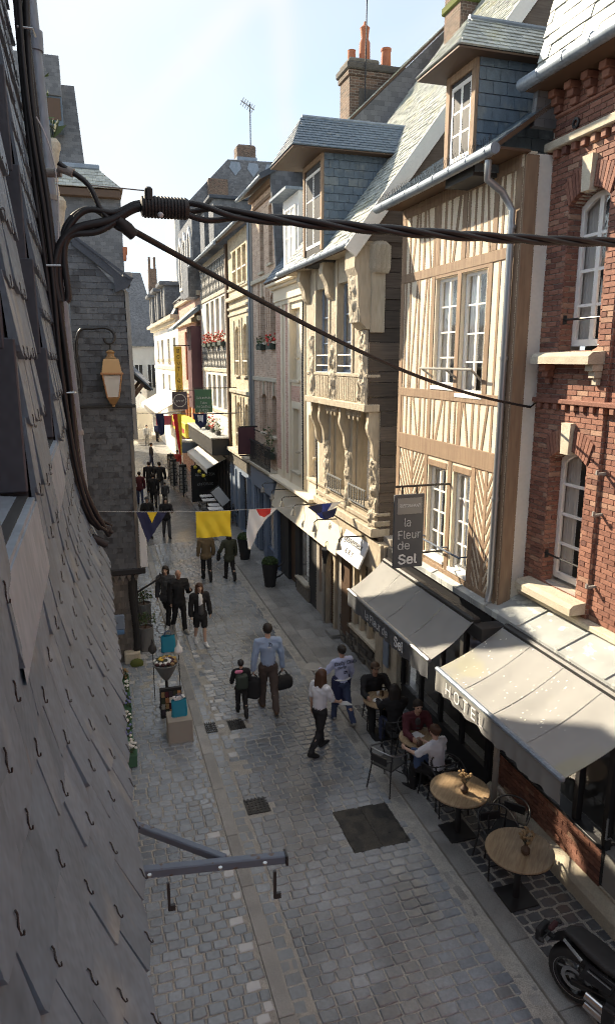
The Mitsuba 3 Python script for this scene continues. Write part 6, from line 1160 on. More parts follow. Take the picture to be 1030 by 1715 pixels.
for i, (x, y) in enumerate(((4.95, 31.6), (5.0, 32.6), (4.9, 29.6), (5.05, 30.4))):
    k = thing('white_table', 'white topped cafe table before the black menu board, ' + ('third', 'farthest', 'nearest', 'second')[i], 'table', 'white cafe tables down the street'); put(k + '__top', MB().box(x - .32, x + .32, y - .3, y + .3, GZ + .72, GZ + .745, .01), 'mat_textwhite'); put(k + '__leg', MB().tube([[x, y, GZ], [x, y, GZ + .72]], .03, 6).box(x - .2, x + .2, y - .2, y + .2, GZ - .01, GZ + .015), 'mat_black')
for i, (x, y, d) in enumerate(((5.45, 31.2, -70), (5.5, 30.0, -75), (4.65, 30.9, 80), (5.6, 29.2, -60))): chair(x, y, d, ('dark cafe chair right of the white cafe tables, farther one', 'dark cafe chair right of the white cafe tables, middle one', 'dark cafe chair left of the white cafe tables', 'dark cafe chair right of the white cafe tables, nearest one')[i])
k = thing('leaning_menu', 'tilted white menu panel on a dark frame among the white cafe tables', 'sign'); put(k + '__panel', MB().obox((5.2, 29.9, 1.25), (.22, .02, .42), np.array([[.8, 0, .6], [0, 1, 0], [-.6, 0, .8]]), .01), 'mat_textgrey'); put(k + '__frame', MB().obox((5.2, 29.93, 1.25), (.26, .015, .46), np.array([[.8, 0, .6], [0, 1, 0], [-.6, 0, .8]])).bar([5.2, 29.95, .05], [5.2, 29.95, 1.1], .04), 'mat_black')
for i, (x, y) in enumerate(((4.1, 38.6), (4.35, 36.4), (4.2, 40.8))):
    k = thing('postcard_rack', ('dark rotating postcard rack beside the black menu board, middle one', 'dark rotating postcard rack nearest the black menu board', 'dark rotating postcard rack farthest up the street')[i], 'rack'); put(k + '__pole', MB().tube([[x, y, .05], [x, y, 1.9]], .03, 6), 'mat_black'); b = MB()
    for z in np.arange(.4, 1.8, .2):
        for a in range(6): b.obox((x + .24 * math.cos(a * 1.047), y + .24 * math.sin(a * 1.047), z), (.005, .07, .08), np.array([[math.cos(a * 1.047), math.sin(a * 1.047), 0], [-math.sin(a * 1.047), math.cos(a * 1.047), 0], [0, 0, 1]]))
    put(k + '__cards', b, 'mat_stonegrey', kind='stuff'); put(k + '__frame', MB().lathe([(.2, .3), (.2, 1.8)], (x, y, 0), 6), 'mat_greyblack')
# ---------------------------------------------------------------- hanging signs down the street
k = thing('green_sign', 'green hanging shop sign with pale lettering over the cafe', 'sign'); put(k + '__board', MB().box(4.08, 4.80, 28.98, 29.04, 5.05, 6.02, .01), 'mat_green'); put(k + '__bracket', MB().box(4.05, 5.85, 28.99, 29.03, 6.05, 6.09).box(4.05, 5.85, 28.99, 29.03, 4.98, 5.01), 'mat_blackmetal')
for t, z, w in (('Cafe du Puits', 5.62, .6), ('Salon', 5.42, .25), ('RESTAURANT', 5.25, .6), ('GLACIER', 5.10, .4)): flat_text(k, t, 4.44 - w / 2, z, .1, 28.975, 'mat_textgrey', width=w)
k = thing('round_logo_sign', 'dark purple square hanging sign with a thin ring, left of the green sign', 'sign'); put(k + '__board', MB().box(3.92, 4.68, 35.97, 36.03, 4.72, 5.64, .01), 'mat_purpleblack')
put(k + '__ring', MB().ext(Polygon([(4.3 + .33 * math.cos(a), 5.18 + .33 * math.sin(a)) for a in np.arange(32) * math.pi / 16]).difference(Polygon([(4.3 + .30 * math.cos(a), 5.18 + .30 * math.sin(a)) for a in np.arange(32) * math.pi / 16])), .01, lambda u, v, d: (u, 35.965 - d, v)), 'mat_textgrey'); flat_text(k, 'gourmet', 4.08, 5.13, .1, 35.96, 'mat_textgrey', width=.44); put(k + '__bracket', MB().box(3.9, 5.85, 35.98, 36.02, 5.68, 5.72), 'mat_blackmetal')
k = thing('yellow_banner', 'tall yellow vertical banner lettered BOUTIQUE before the white corner house', 'banner'); put(k + '__cloth', MB().box(4.45, 4.86, 38.98, 39.02, 5.25, 7.95), 'mat_gold'); put(k + '__rod', MB().box(4.4, 5.9, 38.98, 39.02, 7.97, 8.02).box(4.4, 5.9, 38.98, 39.02, 5.17, 5.22), 'mat_blackmetal')
for i, ch in enumerate('BOUTIQUE'): flat_text(k, ch, 4.57, 7.60 - .32 * i, .2, 38.975, 'mat_brown', True, .16 if ch != 'I' else .06, name='letter')
k = thing('yellow_fascia', 'yellow shop fascia with red lettering beyond the dark balcony box', 'sign'); put(k + '__board', MB().box(4.9, 5.85, 39.0, 46.0, 2.9, 3.7, .02), 'mat_lemon'); put(k + '__stripe', MB().box(4.88, 4.9, 39.4, 45.5, 3.1, 3.35), 'mat_redsign')
k = thing('blue_white_sign', 'white and pale blue box sign sticking out below the yellow shop fascia', 'sign'); put(k + '__box', MB().box(4.6, 5.5, 38.4, 38.8, 2.15, 2.75, .02), 'mat_bluegrey'); put(k + '__top', MB().box(4.5, 5.85, 38.2, 39.0, 2.76, 2.86), 'mat_market')
# ---------------------------------------------------------------- bunting over the street
A0, A1 = np.array([-.4, 14.19, 4.255]), np.array([5.72, 14.88, 3.96])
string = lambda t, A0=A0, A1=A1, s=.12: A0 + (A1 - A0) * t - np.array([0, 0, s * 4 * t * (1 - t)])
def flag(lab, t0, t1, hgt, regions, key, wave=.03, line=string, lean=0.0, seed=0, cat='flag', taper=0.0):
    """regions: (material, polygon in s 0..1 along the line, d 0..1 downwards)"""
    k = thing(key, lab, cat); P0, P1 = line(t0), line(t1); L = np.linalg.norm(P1 - P0); e = (P1 - P0) / L; n = np.cross(e, [0, 0, 1.0]); n /= np.linalg.norm(n)
    for m, poly in regions:
        b = MB()
        for i in range(16):
            for j in range(12):
                g = poly.intersection(sbox(i / 16, j / 12, (i + 1) / 16, (j + 1) / 12))
                for gg in getattr(g, 'geoms', [g]):
                    if gg.geom_type != 'Polygon' or gg.area < 1e-6: continue
                    c = np.array(gg.exterior.coords)[:-1]; s_, d_ = c[:, 0], c[:, 1]
                    q = line(t0) + np.outer(s_ * L, e) + np.outer(d_ * hgt, [0, 0, -1.0]) + np.outer(wave * (np.sin(s_ * 7 + d_ * 4 + seed) + .5 * np.sin(s_ * 17 - d_ * 6 + 2 * seed)) * d_ ** .6 + lean * d_ ** 1.5, n) + np.outer(taper * d_ ** 1.4, e)
                    b.add(q, [[0, a, a + 1] for a in range(1, len(c) - 1)])
        put(k + '__cloth', b, m, True if False else False)
solo('bunting_line', 'thin pale line carrying the flags across the middle of the street', 'line', MB().tube([string(t) for t in np.linspace(0, 1, 40)], .006, 5), 'mat_textgrey')

PG = Polygon
def T_(t): return (t * 5.994 + .126) / 6.12   # the line starts 0.126 m further left
flag('navy pennant with a yellow triangle at its top, leftmost flag on the near line', T_(.166), T_(.272), .66, [('mat_yellow', PG([(.34, 0), (.68, 0), (.5, .36)])), ('mat_navy', PG([(0, 0), (.34, 0), (.5, .36), (.68, 0), (1, 0), (.34, 1)]))], 'pennant', seed=1, taper=-.02)
flag('plain bright yellow rectangular flag in the middle of the near line', T_(.374), T_(.503), .58, [('mat_yellow', sbox(0, 0, 1, 1))], 'yellow_flag', .035, seed=2, lean=.03)
flag('white swallow shaped pennant with a red disc, right of the yellow flag', T_(.562), T_(.689), .92, [('mat_red', PG([(.30, 0), (.78, 0), (.74, .14), (.56, .22), (.40, .16)])), ('mat_clothwhite', PG([(.1, 0), (.30, 0), (.40, .16), (.56, .22), (.74, .14), (.78, 0), (1, 0), (.55, .32), (.30, .62), (.12, 1), (.02, .97), (.0, .6)]))], 'swallow_pennant', .05, seed=4)
flag('blue and white crossed flag at the right end of the near line', T_(.808), T_(.953), .40, [('mat_navy', PG([(0, .1), (.42, 0), (.42, .5), (.25, .55)])), ('mat_royal', PG([(.42, 0), (.72, 0), (.6, .5), (.42, .5)])), ('mat_clothwhite', PG([(.72, .0), (1, .02), (.72, .42), (.6, .45)])), ('mat_royal', PG([(.25, .55), (.42, .5), (.5, .95), (.42, .9)])), ('mat_navy', PG([(.42, .5), (.6, .5), (.72, .42), (.88, .3), (.75, .85), (.5, .95)]))], 'crossed_flag', .05, seed=5)
B0, B1 = np.array([.85, 25.0, 5.42]), np.array([5.75, 25.6, 5.30])
far_line = lambda t: B0 + (B1 - B0) * t - np.array([0, 0, .06 * 4 * t * (1 - t)])
solo('far_bunting_line', 'second line of flags farther up the street, below the hanging signs', 'line', MB().tube([far_line(t) for t in np.linspace(0, 1, 30)], .008, 5), 'mat_stonegrey')
F_ = lambda px: ((px - 255) / 97 * (.9282 - .2604) + .2604) * .6487 + .067
flag('long pennant split red and yellow, hanging lowest on the far line', F_(288), F_(303), 1.5, [('mat_red', PG([(0, 0), (.55, 0), (.75, 1), (.6, 1)])), ('mat_yellow', PG([(.55, 0), (1, 0), (.9, 1), (.75, 1)]))], 'red_yellow_pennant', .05, far_line)
flag('small navy flag with a white wedge right of the red and yellow pennant', F_(322), F_(346), .55, [('mat_navy', PG([(0, 0), (1, 0), (.95, .7), (.5, 1), (.15, .6)]).difference(PG([(.3, .1), (.75, .1), (.7, .6), (.55, .45), (.4, .55)]))), ('mat_clothwhite', PG([(.3, .1), (.75, .1), (.7, .6), (.55, .45), (.4, .55)]))], 'navy_flag', .04, far_line)
flag('dark purple cloth flag left of the red and yellow pennant on the far line', F_(260), F_(274), .8, [('mat_navy', PG([(0, 0), (1, 0), (1, .9), (.4, 1)]))], 'purple_flag', .04, far_line)
# ---------------------------------------------------------------- left pavement: pots, urn, flower stall things
def shrub_pot(x, y, lab, h=.62):
    k = thing('grey_planter', lab, 'planter', 'tall grey cylinder planters'); put(k + '__pot', MB().lathe([(.18, 0), (.19, h - .03), (.2, h), (.17, h), (.165, h - .05)], (x, y, GZ - .01), 22), 'mat_pot', 40); put(k + '__soil', MB().lathe([(.17, h - .05), (.165, h - .04)], (x, y, GZ - .01), 18), 'mat_brown')
    b, t = MB(), MB(); t.tube([[x, y, h], [x + .01, y, h + .18]], .018, 6)
    for i in range(150):
        a, r = random.random() * 6.283, random.random() ** .5 * .27; c = np.array([x + r * math.cos(a), y + r * math.sin(a), GZ + h + .12 + .22 * random.random() * (1.2 - r * 2)]); q = RNG.normal(size=(2, 3)); q /= np.linalg.norm(q, axis=1)[:, None]; s = .045
        b.quad(c - q[0] * s, c + q[1] * s * .5, c + q[0] * s, c - q[1] * s * .5)
        if i % 8 == 0: t.tube([[x, y, GZ + h + .1], c], .006, 4)
    put(k + '__stem', t, 'mat_brown'); put(k + '__foliage', b, M_LEAF)
shrub_pot(1.0, 18.46, 'grey cylinder planter with a leafy shrub, farther of the two on the left pavement'); shrub_pot(.92, 16.7, 'grey cylinder planter with a leafy shrub, nearer of the two on the left pavement')
solo('iron_hook_pole', 'black iron hooked pole sticking out over the farther grey planter', 'bracket', MB().bar([.75, 17.6, 1.25], [1.42, 17.6, 1.62], .04).bar([1.40, 17.6, 1.75], [1.47, 17.6, 1.2], .035), 'mat_blackmetal')
k = thing('stone_cube', 'beige square stone block at the edge of the left pavement', 'block'); put(k + '__block', MB().box(.98, 1.44, 12.05, 12.5, .04, .50, .008), 'mat_beige'); put(k + '__base', MB().box(.96, 1.46, 12.03, 12.52, .03, .06), 'mat_stonegrey')
def tote(x, y, z, lab, s=1.0):
    k = thing('turquoise_bag', lab, 'bag', 'turquoise bags'); n = 10; b = MB(); V, F = [], []
    w, d, h = .16 * s, .07 * s, .36 * s
    for j in range(6):
        t = j / 5
        for i in range(16):
            a = i * math.pi / 8; V.append([x + w * math.copysign(abs(math.cos(a)) ** .5, math.cos(a)) * (1 - .06 * t + .03 * math.sin(a * 3 + j)), y + d * math.copysign(abs(math.sin(a)) ** .6, math.sin(a)) * (1 - .35 * t + .12 * math.sin(a * 5 + j * 2)), z + h * t + .012 * math.sin(a * 4) * t])
    for j in range(5):
        for i in range(16): F.append([j * 16 + i, j * 16 + (i + 1) % 16, (j + 1) * 16 + (i + 1) % 16, (j + 1) * 16 + i])
    b.add(V, F); b.add(V[:16], [[0, i + 1, i] for i in range(1, 15)]); put(k + '__body', b, 'mat_turquoise', 50)
    for sy in (-1, 1): put(k + '__handle', MB().tube(spline([[x - .06 * s, y + sy * .03, z + h], [x - .04 * s, y + sy * .03, z + h + .09 * s], [x + .04 * s, y + sy * .03, z + h + .09 * s], [x + .06 * s, y + sy * .03, z + h]], 16), .008, 6), 'mat_bluedark', 50)
    return k
tote(1.22, 12.28, .50, 'turquoise bag with white tissue standing on the beige stone block', .95)
b = MB()
for i in range(22): c = np.array([1.22 + .2 * (random.random() - .5), 12.28 + .08 * (random.random() - .5), .86 + .05 * random.random()]); b.ball(c, (.03, .02, .02), 0)
solo('tissue_paper', 'crumpled white tissue paper in the mouth of the bag on the stone block', 'paper', b.box(1.14, 1.3, 12.26, 12.3, .80, .86), 'mat_paper', kind=None)
tote(1.43, 16.4, .06, 'turquoise bag with dark handles standing on the left kerb beyond the stone urn', 1.15)
k = thing('stone_urn', 'pale conical stone bowl heaped with pebbles and shells on a thin stand', 'urn'); put(k + '__bowl', MB().lathe([(.05, .62), (.10, .68), (.26, .98), (.285, 1.0), (.25, 1.0), (.2, .93)], (1.11, 13.55, GZ), 26), 'mat_pot', 40); put(k + '__stand', MB().tube([[1.11, 13.55, GZ], [1.11, 13.55, GZ + .64]], .03, 8).lathe([(.18, 0), (.17, .03), (.03, .05)], (1.11, 13.55, GZ), 14), 'mat_blackmetal', 40)
for i in range(34):
    a, r = i * 2.4, .23 * math.sqrt((i + .5) / 34); put(k + '__pebble', MB().ball((1.11 + r * math.cos(a), 13.55 + r * math.sin(a), GZ + 1.03 + .05 * (1 - r / .23)), (.045, .04, .035), 1), ('mat_flower_white', 'mat_dryflower', 'mat_olive', 'mat_darkred', 'mat_gold')[i % 5], True)
for x, y, m, lab in ((.88, 13.9, 'mat_greyblack', 'dark ball finial on a thin rod left of the stone urn'), (1.40, 13.7, 'mat_clothwhite', 'white boat shaped float on a thin rod right of the stone urn')):
    k = thing('rod_ornament', lab, 'ornament'); put(k + '__rod', MB().tube([[x, y, GZ], [x, y, 1.15]], .01, 6), 'mat_blackmetal'); put(k + '__finial', MB().lathe([(.02, 1.12), (.09, 1.2), (.085, 1.27), (.03, 1.34), (.015, 1.45)], (x, y, 0), 14), m, 40)
k = thing('picture_stand', 'low black stand holding a collage of coloured cards below the stone urn', 'stand'); put(k + '__frame', MB().box(.92, 1.36, 13.0, 13.06, .08, .74, .01).bar([.95, 13.3, .06], [.95, 13.05, .7], .025).bar([1.33, 13.3, .06], [1.33, 13.05, .7], .025), 'mat_black')
for i in range(5):
    for j in range(4): put(k + '__card', MB().box(.945 + .08 * i, 1.015 + .08 * i, 12.985, 13.0, .16 + .13 * j, .275 + .13 * j, .003), ('mat_purple', 'mat_dryflower', 'mat_paper', 'mat_olive', 'mat_burgundy', 'mat_stonegrey', 'mat_copper')[(i * 3 + j * 5) % 7])
for i, (x, y, m, w) in enumerate(((.20, 11.65, 'mat_flower_white', 'white'), (.16, 12.2, 'mat_flower_blue', 'pale blue'), (.17, 12.75, 'mat_flower_white', 'white and red'), (.20, 13.4, 'mat_flower_blue', 'lilac'), (.20, 14.0, 'mat_flower_white', 'cream'), (.22, 14.7, 'mat_dryflower', 'pinkish'))):
    k = thing('flower_crate', f'dark green crate of {w} flowers in the row along the slate wall, ' + ('nearest', 'second nearest', 'third', 'fourth', 'fifth', 'farthest')[i], 'flower crate', 'flower crates along the slate wall')
    put(k + '__crate', MB().box(x - .14, x + .16, y - .18, y + .18, GZ, GZ + .22, .01).box(x - .15, x + .17, y - .19, y + .19, GZ + .2, GZ + .24, .01), 'mat_green'); b, f = MB(), MB()
    for q in range(60):
        c = np.array([x + .3 * (random.random() - .5), y + .36 * (random.random() - .5), GZ + .24 + .16 * random.random()]); r_ = RNG.normal(size=(2, 3)); r_ /= np.linalg.norm(r_, axis=1)[:, None]; b.quad(c - r_[0] * .05, c + r_[1] * .025, c + r_[0] * .05, c - r_[1] * .025)
        if q % 2: f.ball(c + [0, 0, .05], (.032, .032, .022), 0)
    put(k + '__foliage', b, M_LEAF); put(k + '__blossom', f, m)
for i, (x, y, z) in enumerate(((3.3, 70, 18.5), (3.05, 62, 14.0))): solo('seagull', ('gull gliding high above the end of the street', 'second small gull low over the far roofs')[i], 'bird', MB().tube([[x - .5, y, z + .1], [x - .2, y, z + .02], [x, y, z], [x + .2, y, z + .02], [x + .5, y, z + .12]], [.01, .05, .09, .05, .01], 6).tube([[x, y - .25, z], [x, y, z], [x, y + .25, z]], [.03, .08, .02], 6), 'mat_stonegrey')
# ================================================================ people
def sph(c, r, n=10): 
    r = np.broadcast_to(np.asarray(r, float), (3,)); return m3.Manifold.sphere(1.0, n).scale([float(x) for x in r]).translate([float(x) for x in c])
def bones(bs, fine, n=10, it=6):
    """one smooth surface from capsules ((p, rp), (q, rq)) and ready Manifolds"""
    parts = []
    for q in bs:
        if isinstance(q, m3.Manifold): parts.append(q)
        else: parts.append(m3.Manifold.batch_hull([sph(*q[0], n), sph(*q[1], n)]))
    u = m3.Manifold.batch_boolean(parts, m3.OpType.Add)
    if fine: u = u.refine_to_length(fine)
    m = u.to_mesh(); t = trimesh.Trimesh(m.vert_properties[:, :3], m.tri_verts, process=True)
    if fine: trimesh.smoothing.filter_taubin(t, iterations=it)
    return t
def person(label, x, y, face, h, top, legs, shoes='mat_clothblack', hair='mat_hairdark', style='short', skin='mat_skinpale', stride=.32, arms=((0, .1, .2), (0, .1, .2)), sleeve=1.0, legcut=1.0, lean=0.0, coat=0.0, sit=False, z0=None,
           head_turn=0.0, nod=0.0, far=False, extras=None, hat=None, wide=1.0, swing=None, knee=None):
    """arms: per side (forward angle, outward angle, elbow bend) in radians; stride: hip swing of the left leg, the right mirrors it"""
    k = thing('person', label, 'person'); S = h / 1.75; A = math.radians(face); f, r = np.array([math.sin(A), math.cos(A), 0]), np.array([math.cos(A), -math.sin(A), 0]); up = np.array([0, 0, 1.0])
    L = lambda a, b, c: np.array([a, b, c], float) * S
    hipz = .93 if not sit else .50; pelvis = np.array([0, 0, hipz]); J = {}
    tilt = lambda v: np.array([v[0], v[1] + v[2] * math.sin(lean), v[2] * math.cos(lean)])
    chest, neck = pelvis + tilt(np.array([0, .0, .36])), pelvis + tilt(np.array([0, .0, .55])); shz = pelvis + tilt(np.array([0, 0, .475])); head = neck + tilt(np.array([0, .02 + .03 * math.sin(nod), .15]))
    feet = []; legb = {}
    for s, sw in ((-1, stride), (1, -stride)):
        hip = pelvis + [s * .085, 0, -.02]
        if sit: th, kn = 1.42, 1.42
        else: th, kn = sw, (.12 if sw > 0 else .42) * min(1, abs(stride) * 4)
        if knee and not sit: kn = knee[0 if s < 0 else 1]
        kneep = hip + .43 * np.array([s * (.12 if sit else .02), math.sin(th), -math.cos(th)]); a2 = th - kn; ank = kneep + .41 * np.array([0, math.sin(a2), -math.cos(a2)])
        toe = ank + .17 * np.array([s * .12, math.cos(min(0, a2) * .8), min(0, a2) * .75]) + [0, 0, -.05]; legb[s] = (hip, kneep, ank, toe); feet.append(min(ank[2] - .075, toe[2] - .03))
    dz = -min(feet) if z0 is None else z0
    armb = {}
    for s, (fw, ow, el) in zip((-1, 1), arms):
        sh = shz + [s * .185 * wide, 0, 0]; d1 = np.array([s * math.sin(ow) * math.cos(fw), math.sin(fw), -math.cos(fw) * math.cos(ow)]); elb = sh + .285 * d1
        d2 = np.array([d1[0] * .6 - s * .25 * math.sin(el), math.sin(fw + el), -math.cos(fw + el) * math.cos(ow)]); d2 /= np.linalg.norm(d2); wr = elb + .25 * d2; armb[s] = (sh, elb, wr, d2)
    base = np.array([x, y, 0.0])
    def W(t):
        v = np.array(t.vertices) * S; v[:, 2] += dz * S; return (base + v[:, :1] * r + v[:, 1:2] * f + v[:, 2:] * up, np.array(t.faces))
    def out(name, bs, m, fine=.035, lab=None, it=5, smooth=True):
        t = bones(bs, None if far else fine, 8 if far else 10, it)
        if name in ('trousers', 'shirt', 'jacket'):   # cloth folds
            v = np.array(t.vertices); n = np.array(t.vertex_normals); a = nfbm(v * [9, 9, 22] + [x * 7, y * 3, 0], 3) - .5; t.vertices = v + n * (a * (.045 if not far else .03))[:, None]
        return put(f'{k}__{name}', W(t), m, smooth, label=lab)
    # head
    ct, st = math.cos(head_turn), math.sin(head_turn); hr = lambda a, b, c: head + np.array([a * ct + b * st, -a * st + b * ct, c])
    skull = m3.Manifold.batch_hull([sph(hr(0, -.012, .025), (.076, .09, .088), 14), sph(hr(0, .035, -.065), (.045, .045, .05), 10), sph(hr(0, .055, -.03), (.05, .035, .05), 10)])
    hb = [skull, sph(hr(0, .098, -.022), (.013, .022, .02), 8), sph(hr(.078, -.01, -.01), (.012, .022, .03), 8), sph(hr(-.078, -.01, -.01), (.012, .022, .03), 8)]
    b = hb + [((neck - [0, 0, .07], .052), (head - [0, .01, .05], .05)), ((pelvis, .12), (chest, .125)), ((chest + [-.1, 0, .03], .09), (chest + [.1, 0, .03], .09)), ((chest, .11), (neck - [0, 0, .04], .06))]
    for s in (-1, 1):
        hip, kn_, an, toe = legb[s]; sh, el, wr, d2 = armb[s]
        b += [((hip, .085), (kn_, .052)), ((kn_, .052), (kn_ * .6 + an * .4 + [0, -.015, 0], .054)), ((kn_ * .6 + an * .4 + [0, -.015, 0], .05), (an, .034)), ((an, .036), (toe, .03)), ((shz, .06), (sh, .055)), ((sh, .05), (el, .037)), ((el, .037), (wr, .024))]
        side = np.cross(d2, [1.0, 0, 0]) if abs(d2[0]) < .9 else np.array([0, 1.0, 0]); side /= np.linalg.norm(side); pal = wr + d2 * .05; inn = np.array([-s, 0, 0]) - d2 * (d2 @ np.array([-s, 0, 0])); inn /= np.linalg.norm(inn)
        b.append(m3.Manifold.batch_hull([sph(wr, .022, 8), sph(pal + side * .028, .016, 8), sph(pal - side * .028, .016, 8)]))
        if not far:
            for i, ln in enumerate((.062, .074, .07, .055)):
                o = pal + side * (-.03 + .02 * i) + d2 * .008; mid = o + d2 * ln * .55 + inn * .008; tip = mid + (d2 * .6 + inn * .75) * ln * .5; b += [((o, .0095), (mid, .0088)), ((mid, .0088), (tip, .0075))]
            b += [((wr + d2 * .02 + side * -.02, .012), (pal + side * -.045 + inn * .012, .010)), ((pal + side * -.045 + inn * .012, .010), (pal + side * -.045 + inn * .02 + d2 * .03, .0085))]
    out('body', b, skin, .03)
    # trousers, shoes
    tb = [((pelvis + [0, 0, .06], .14), (pelvis, .145)), ((pelvis + [-.05, 0, -.02], .115), (pelvis + [.05, 0, -.02], .115))]
    for s in (-1, 1):
        hip, kn_, an, toe = legb[s]; e = kn_ + (an - kn_) * ((legcut - .5) * 2) if legcut > .5 else hip + (kn_ - hip) * max(legcut * 2, .1)
        tb += [((hip, .105), (kn_ if legcut > .5 else e, .075 if legcut > .5 else .095))] + ([((kn_, .075), (e - [0, 0, .01], .062))] if legcut > .5 else [])
    out('trousers', tb, legs)
    for s in (-1, 1):
        hip, kn_, an, toe = legb[s]; d = toe - an; out('shoe', [m3.Manifold.batch_hull([sph(an - [0, 0, .03] - d * [.2, .2, 0], .045), sph(an - [0, 0, .0], .045), sph(toe - d * .05, (.045, .045, .032)), sph(toe + d * .25 * [1, 1, 0], (.038, .038, .026))])], shoes, .03, it=2)
    # top
    wv = .028 if coat else .016
    tp = [((pelvis + [0, 0, .02], .125 + wv), (chest, .13 + wv)), ((chest + [-.09 * wide, 0, .03], .1 + wv), (chest + [.09 * wide, 0, .03], .1 + wv)), ((chest + [0, 0, .08], .1 + wv), (neck - [0, 0, .035], .066))]
    if coat: tp += [((pelvis + [-.05, 0, -.06], .125 + wv), (pelvis + [-.05, .0, -coat], .13 + wv)), ((pelvis + [.05, 0, -.06], .125 + wv), (pelvis + [.05, .0, -coat], .13 + wv)), ((pelvis, .13 + wv), (pelvis + [0, 0, -coat], .14 + wv))]
    for s in (-1, 1):
        sh, el, wr, d2 = armb[s]; tp += [((shz, .075 + wv), (sh, .06 + wv))]
        if sleeve > .5: tp += [((sh, .058 + wv), (el, .046 + wv)), ((el, .046 + wv), (el + (wr - el) * ((sleeve - .5) * 2), .034 + wv))]
        else: tp += [((sh, .058 + wv), (sh + (el - sh) * sleeve * 2, .054 + wv))]
    out('jacket' if coat else 'shirt', tp, top)
    # hair, hat
    cap = m3.Manifold.sphere(1.0, 16).scale([.092, .108, .105]).translate([0, -.012, .03]); M_ = lambda m_: m_.rotate([0, 0, -math.degrees(head_turn)]).translate([float(q) for q in head])
    hz = [M_(cap.trim_by_plane([0, -.62, .78], -.012))]
    if style == 'long': hz += [m3.Manifold.batch_hull([sph(hr(-.05, -.055, .02), .06), sph(hr(.05, -.055, .02), .06), sph(hr(-.07, -.085, -.20), .05), sph(hr(.07, -.085, -.20), .05)]), m3.Manifold.batch_hull([sph(hr(-.075, 0, .02), .03), sph(hr(-.09, .01, -.16), .025), sph(hr(-.08, -.06, -.16), .04)]), m3.Manifold.batch_hull([sph(hr(.075, 0, .02), .03), sph(hr(.09, .01, -.16), .025), sph(hr(.08, -.06, -.16), .04)])]
    if style == 'bob': hz += [m3.Manifold.batch_hull([sph(hr(-.06, -.03, 0), .045), sph(hr(.06, -.03, 0), .045), sph(hr(-.07, -.03, -.09), .035), sph(hr(.07, -.03, -.09), .035), sph(hr(0, -.07, -.08), .05)])]
    if style == 'bun': hz += [sph(hr(0, -.10, .06), .045)]
    if style == 'hood': hz += [m3.Manifold.batch_hull([sph(hr(0, -.05, .02), .1), sph(hr(0, -.06, -.12), .10)])]
    if style != 'bald': out('hood' if style == 'hood' else 'hair', hz, hair, .03, it=2)
    if hat: out('hat', [M_(cap.scale([1.06, 1.06, 1.06]).trim_by_plane([0, -.25, .97], .03)), M_(m3.Manifold.batch_hull([sph((-.05, .1, .06), (.03, .03, .008)), sph((.05, .1, .06), (.03, .03, .008)), sph((0, .15, .05), (.035, .02, .008))]))], hat, .03, it=1)
    if not far and style != 'hood':
        for s in (-1, 1): put(f'{k}__eye', W(trimesh.Trimesh(*(lambda q: (q.vertices * .011 + hr(s * .032, .078, .008), q.faces))(trimesh.creation.icosphere(1)))), 'mat_hairdark', True)
        put(f'{k}__mouth', W(trimesh.Trimesh(*(lambda q: (q.vertices * [.022, .008, .006] + hr(0, .078, -.066), q.faces))(trimesh.creation.icosphere(1)))), 'mat_redbrown', True)
    if extras:
        for nm, fn, m, lab in extras: out(nm, fn(dict(head=head, neck=neck, chest=chest, pelvis=pelvis, arm=armb, leg=legb, hr=hr)), m, .03, lab, 2)
    k_w = lambda p: base + (np.asarray(p)[0] * r + np.asarray(p)[1] * f) * S + np.array([0, 0, (np.asarray(p)[2] + dz) * S])
    return k, {s: k_w(armb[s][2] + armb[s][3] * .09) for s in (-1, 1)}, (f, r, k_w, chest, pelvis, neck)
def back_print(pw, items, z_off, m='mat_navy', dist=.155):
    k, _, (f, r, kw, chest, pelvis, neck) = pw; O = kw(chest + np.array([0, -dist, z_off]))
    for j, (t, u0, v0, hh) in enumerate(items):
        m_ = text_mesh(t, hh, .004, True); v = m_.vertices; w_ = v[:, 0].max()
        put(f'{k}__print', MB().add(O + np.outer(v[:, 0] - w_ / 2 + u0, r) + np.outer(v[:, 1] + v0, [0, 0, 1.0]) - np.outer(v[:, 2] - .0, f), m_.faces), m)
def hand_bag(key, lab, hand, size, m, drop=.0, rot=0.0, strap='mat_black', cat='bag', loop=.14):
    k = thing(key, lab, cat); w, d, h = size; ca, sa = math.cos(rot), math.sin(rot); R = np.array([[ca, sa, 0], [-sa, ca, 0], [0, 0, 1]]); top = hand - [0, 0, loop + drop]
    c = top - [0, 0, h / 2]; ms = [sph((sx * (w / 2 - d * .4), sy * d * .12, sz * (h / 2 - d * .4)), d * .42, 10) for sx in (-1, 1) for sy in (-1, 1) for sz in (-1, 1)]
    t = bones([m3.Manifold.batch_hull(ms)], .05); put(k + '__body', ((t.vertices @ R) + c, t.faces), m, True)
    for s in (-1, 1): put(k + '__handle', MB().tube([q @ R + top for q in spline([[-w * .25, s * d * .2, -.02], [-w * .12, s * .01, loop * .8], [0, 0, loop], [w * .12, s * .01, loop * .8], [w * .25, s * d * .2, -.02]], 16)], .011, 6), strap, 50)
    put(k + '__zip', MB().bar(np.array([-w * .4, 0, .004]) @ R + top, np.array([w * .4, 0, .004]) @ R + top, .012), 'mat_clothgrey'); return k

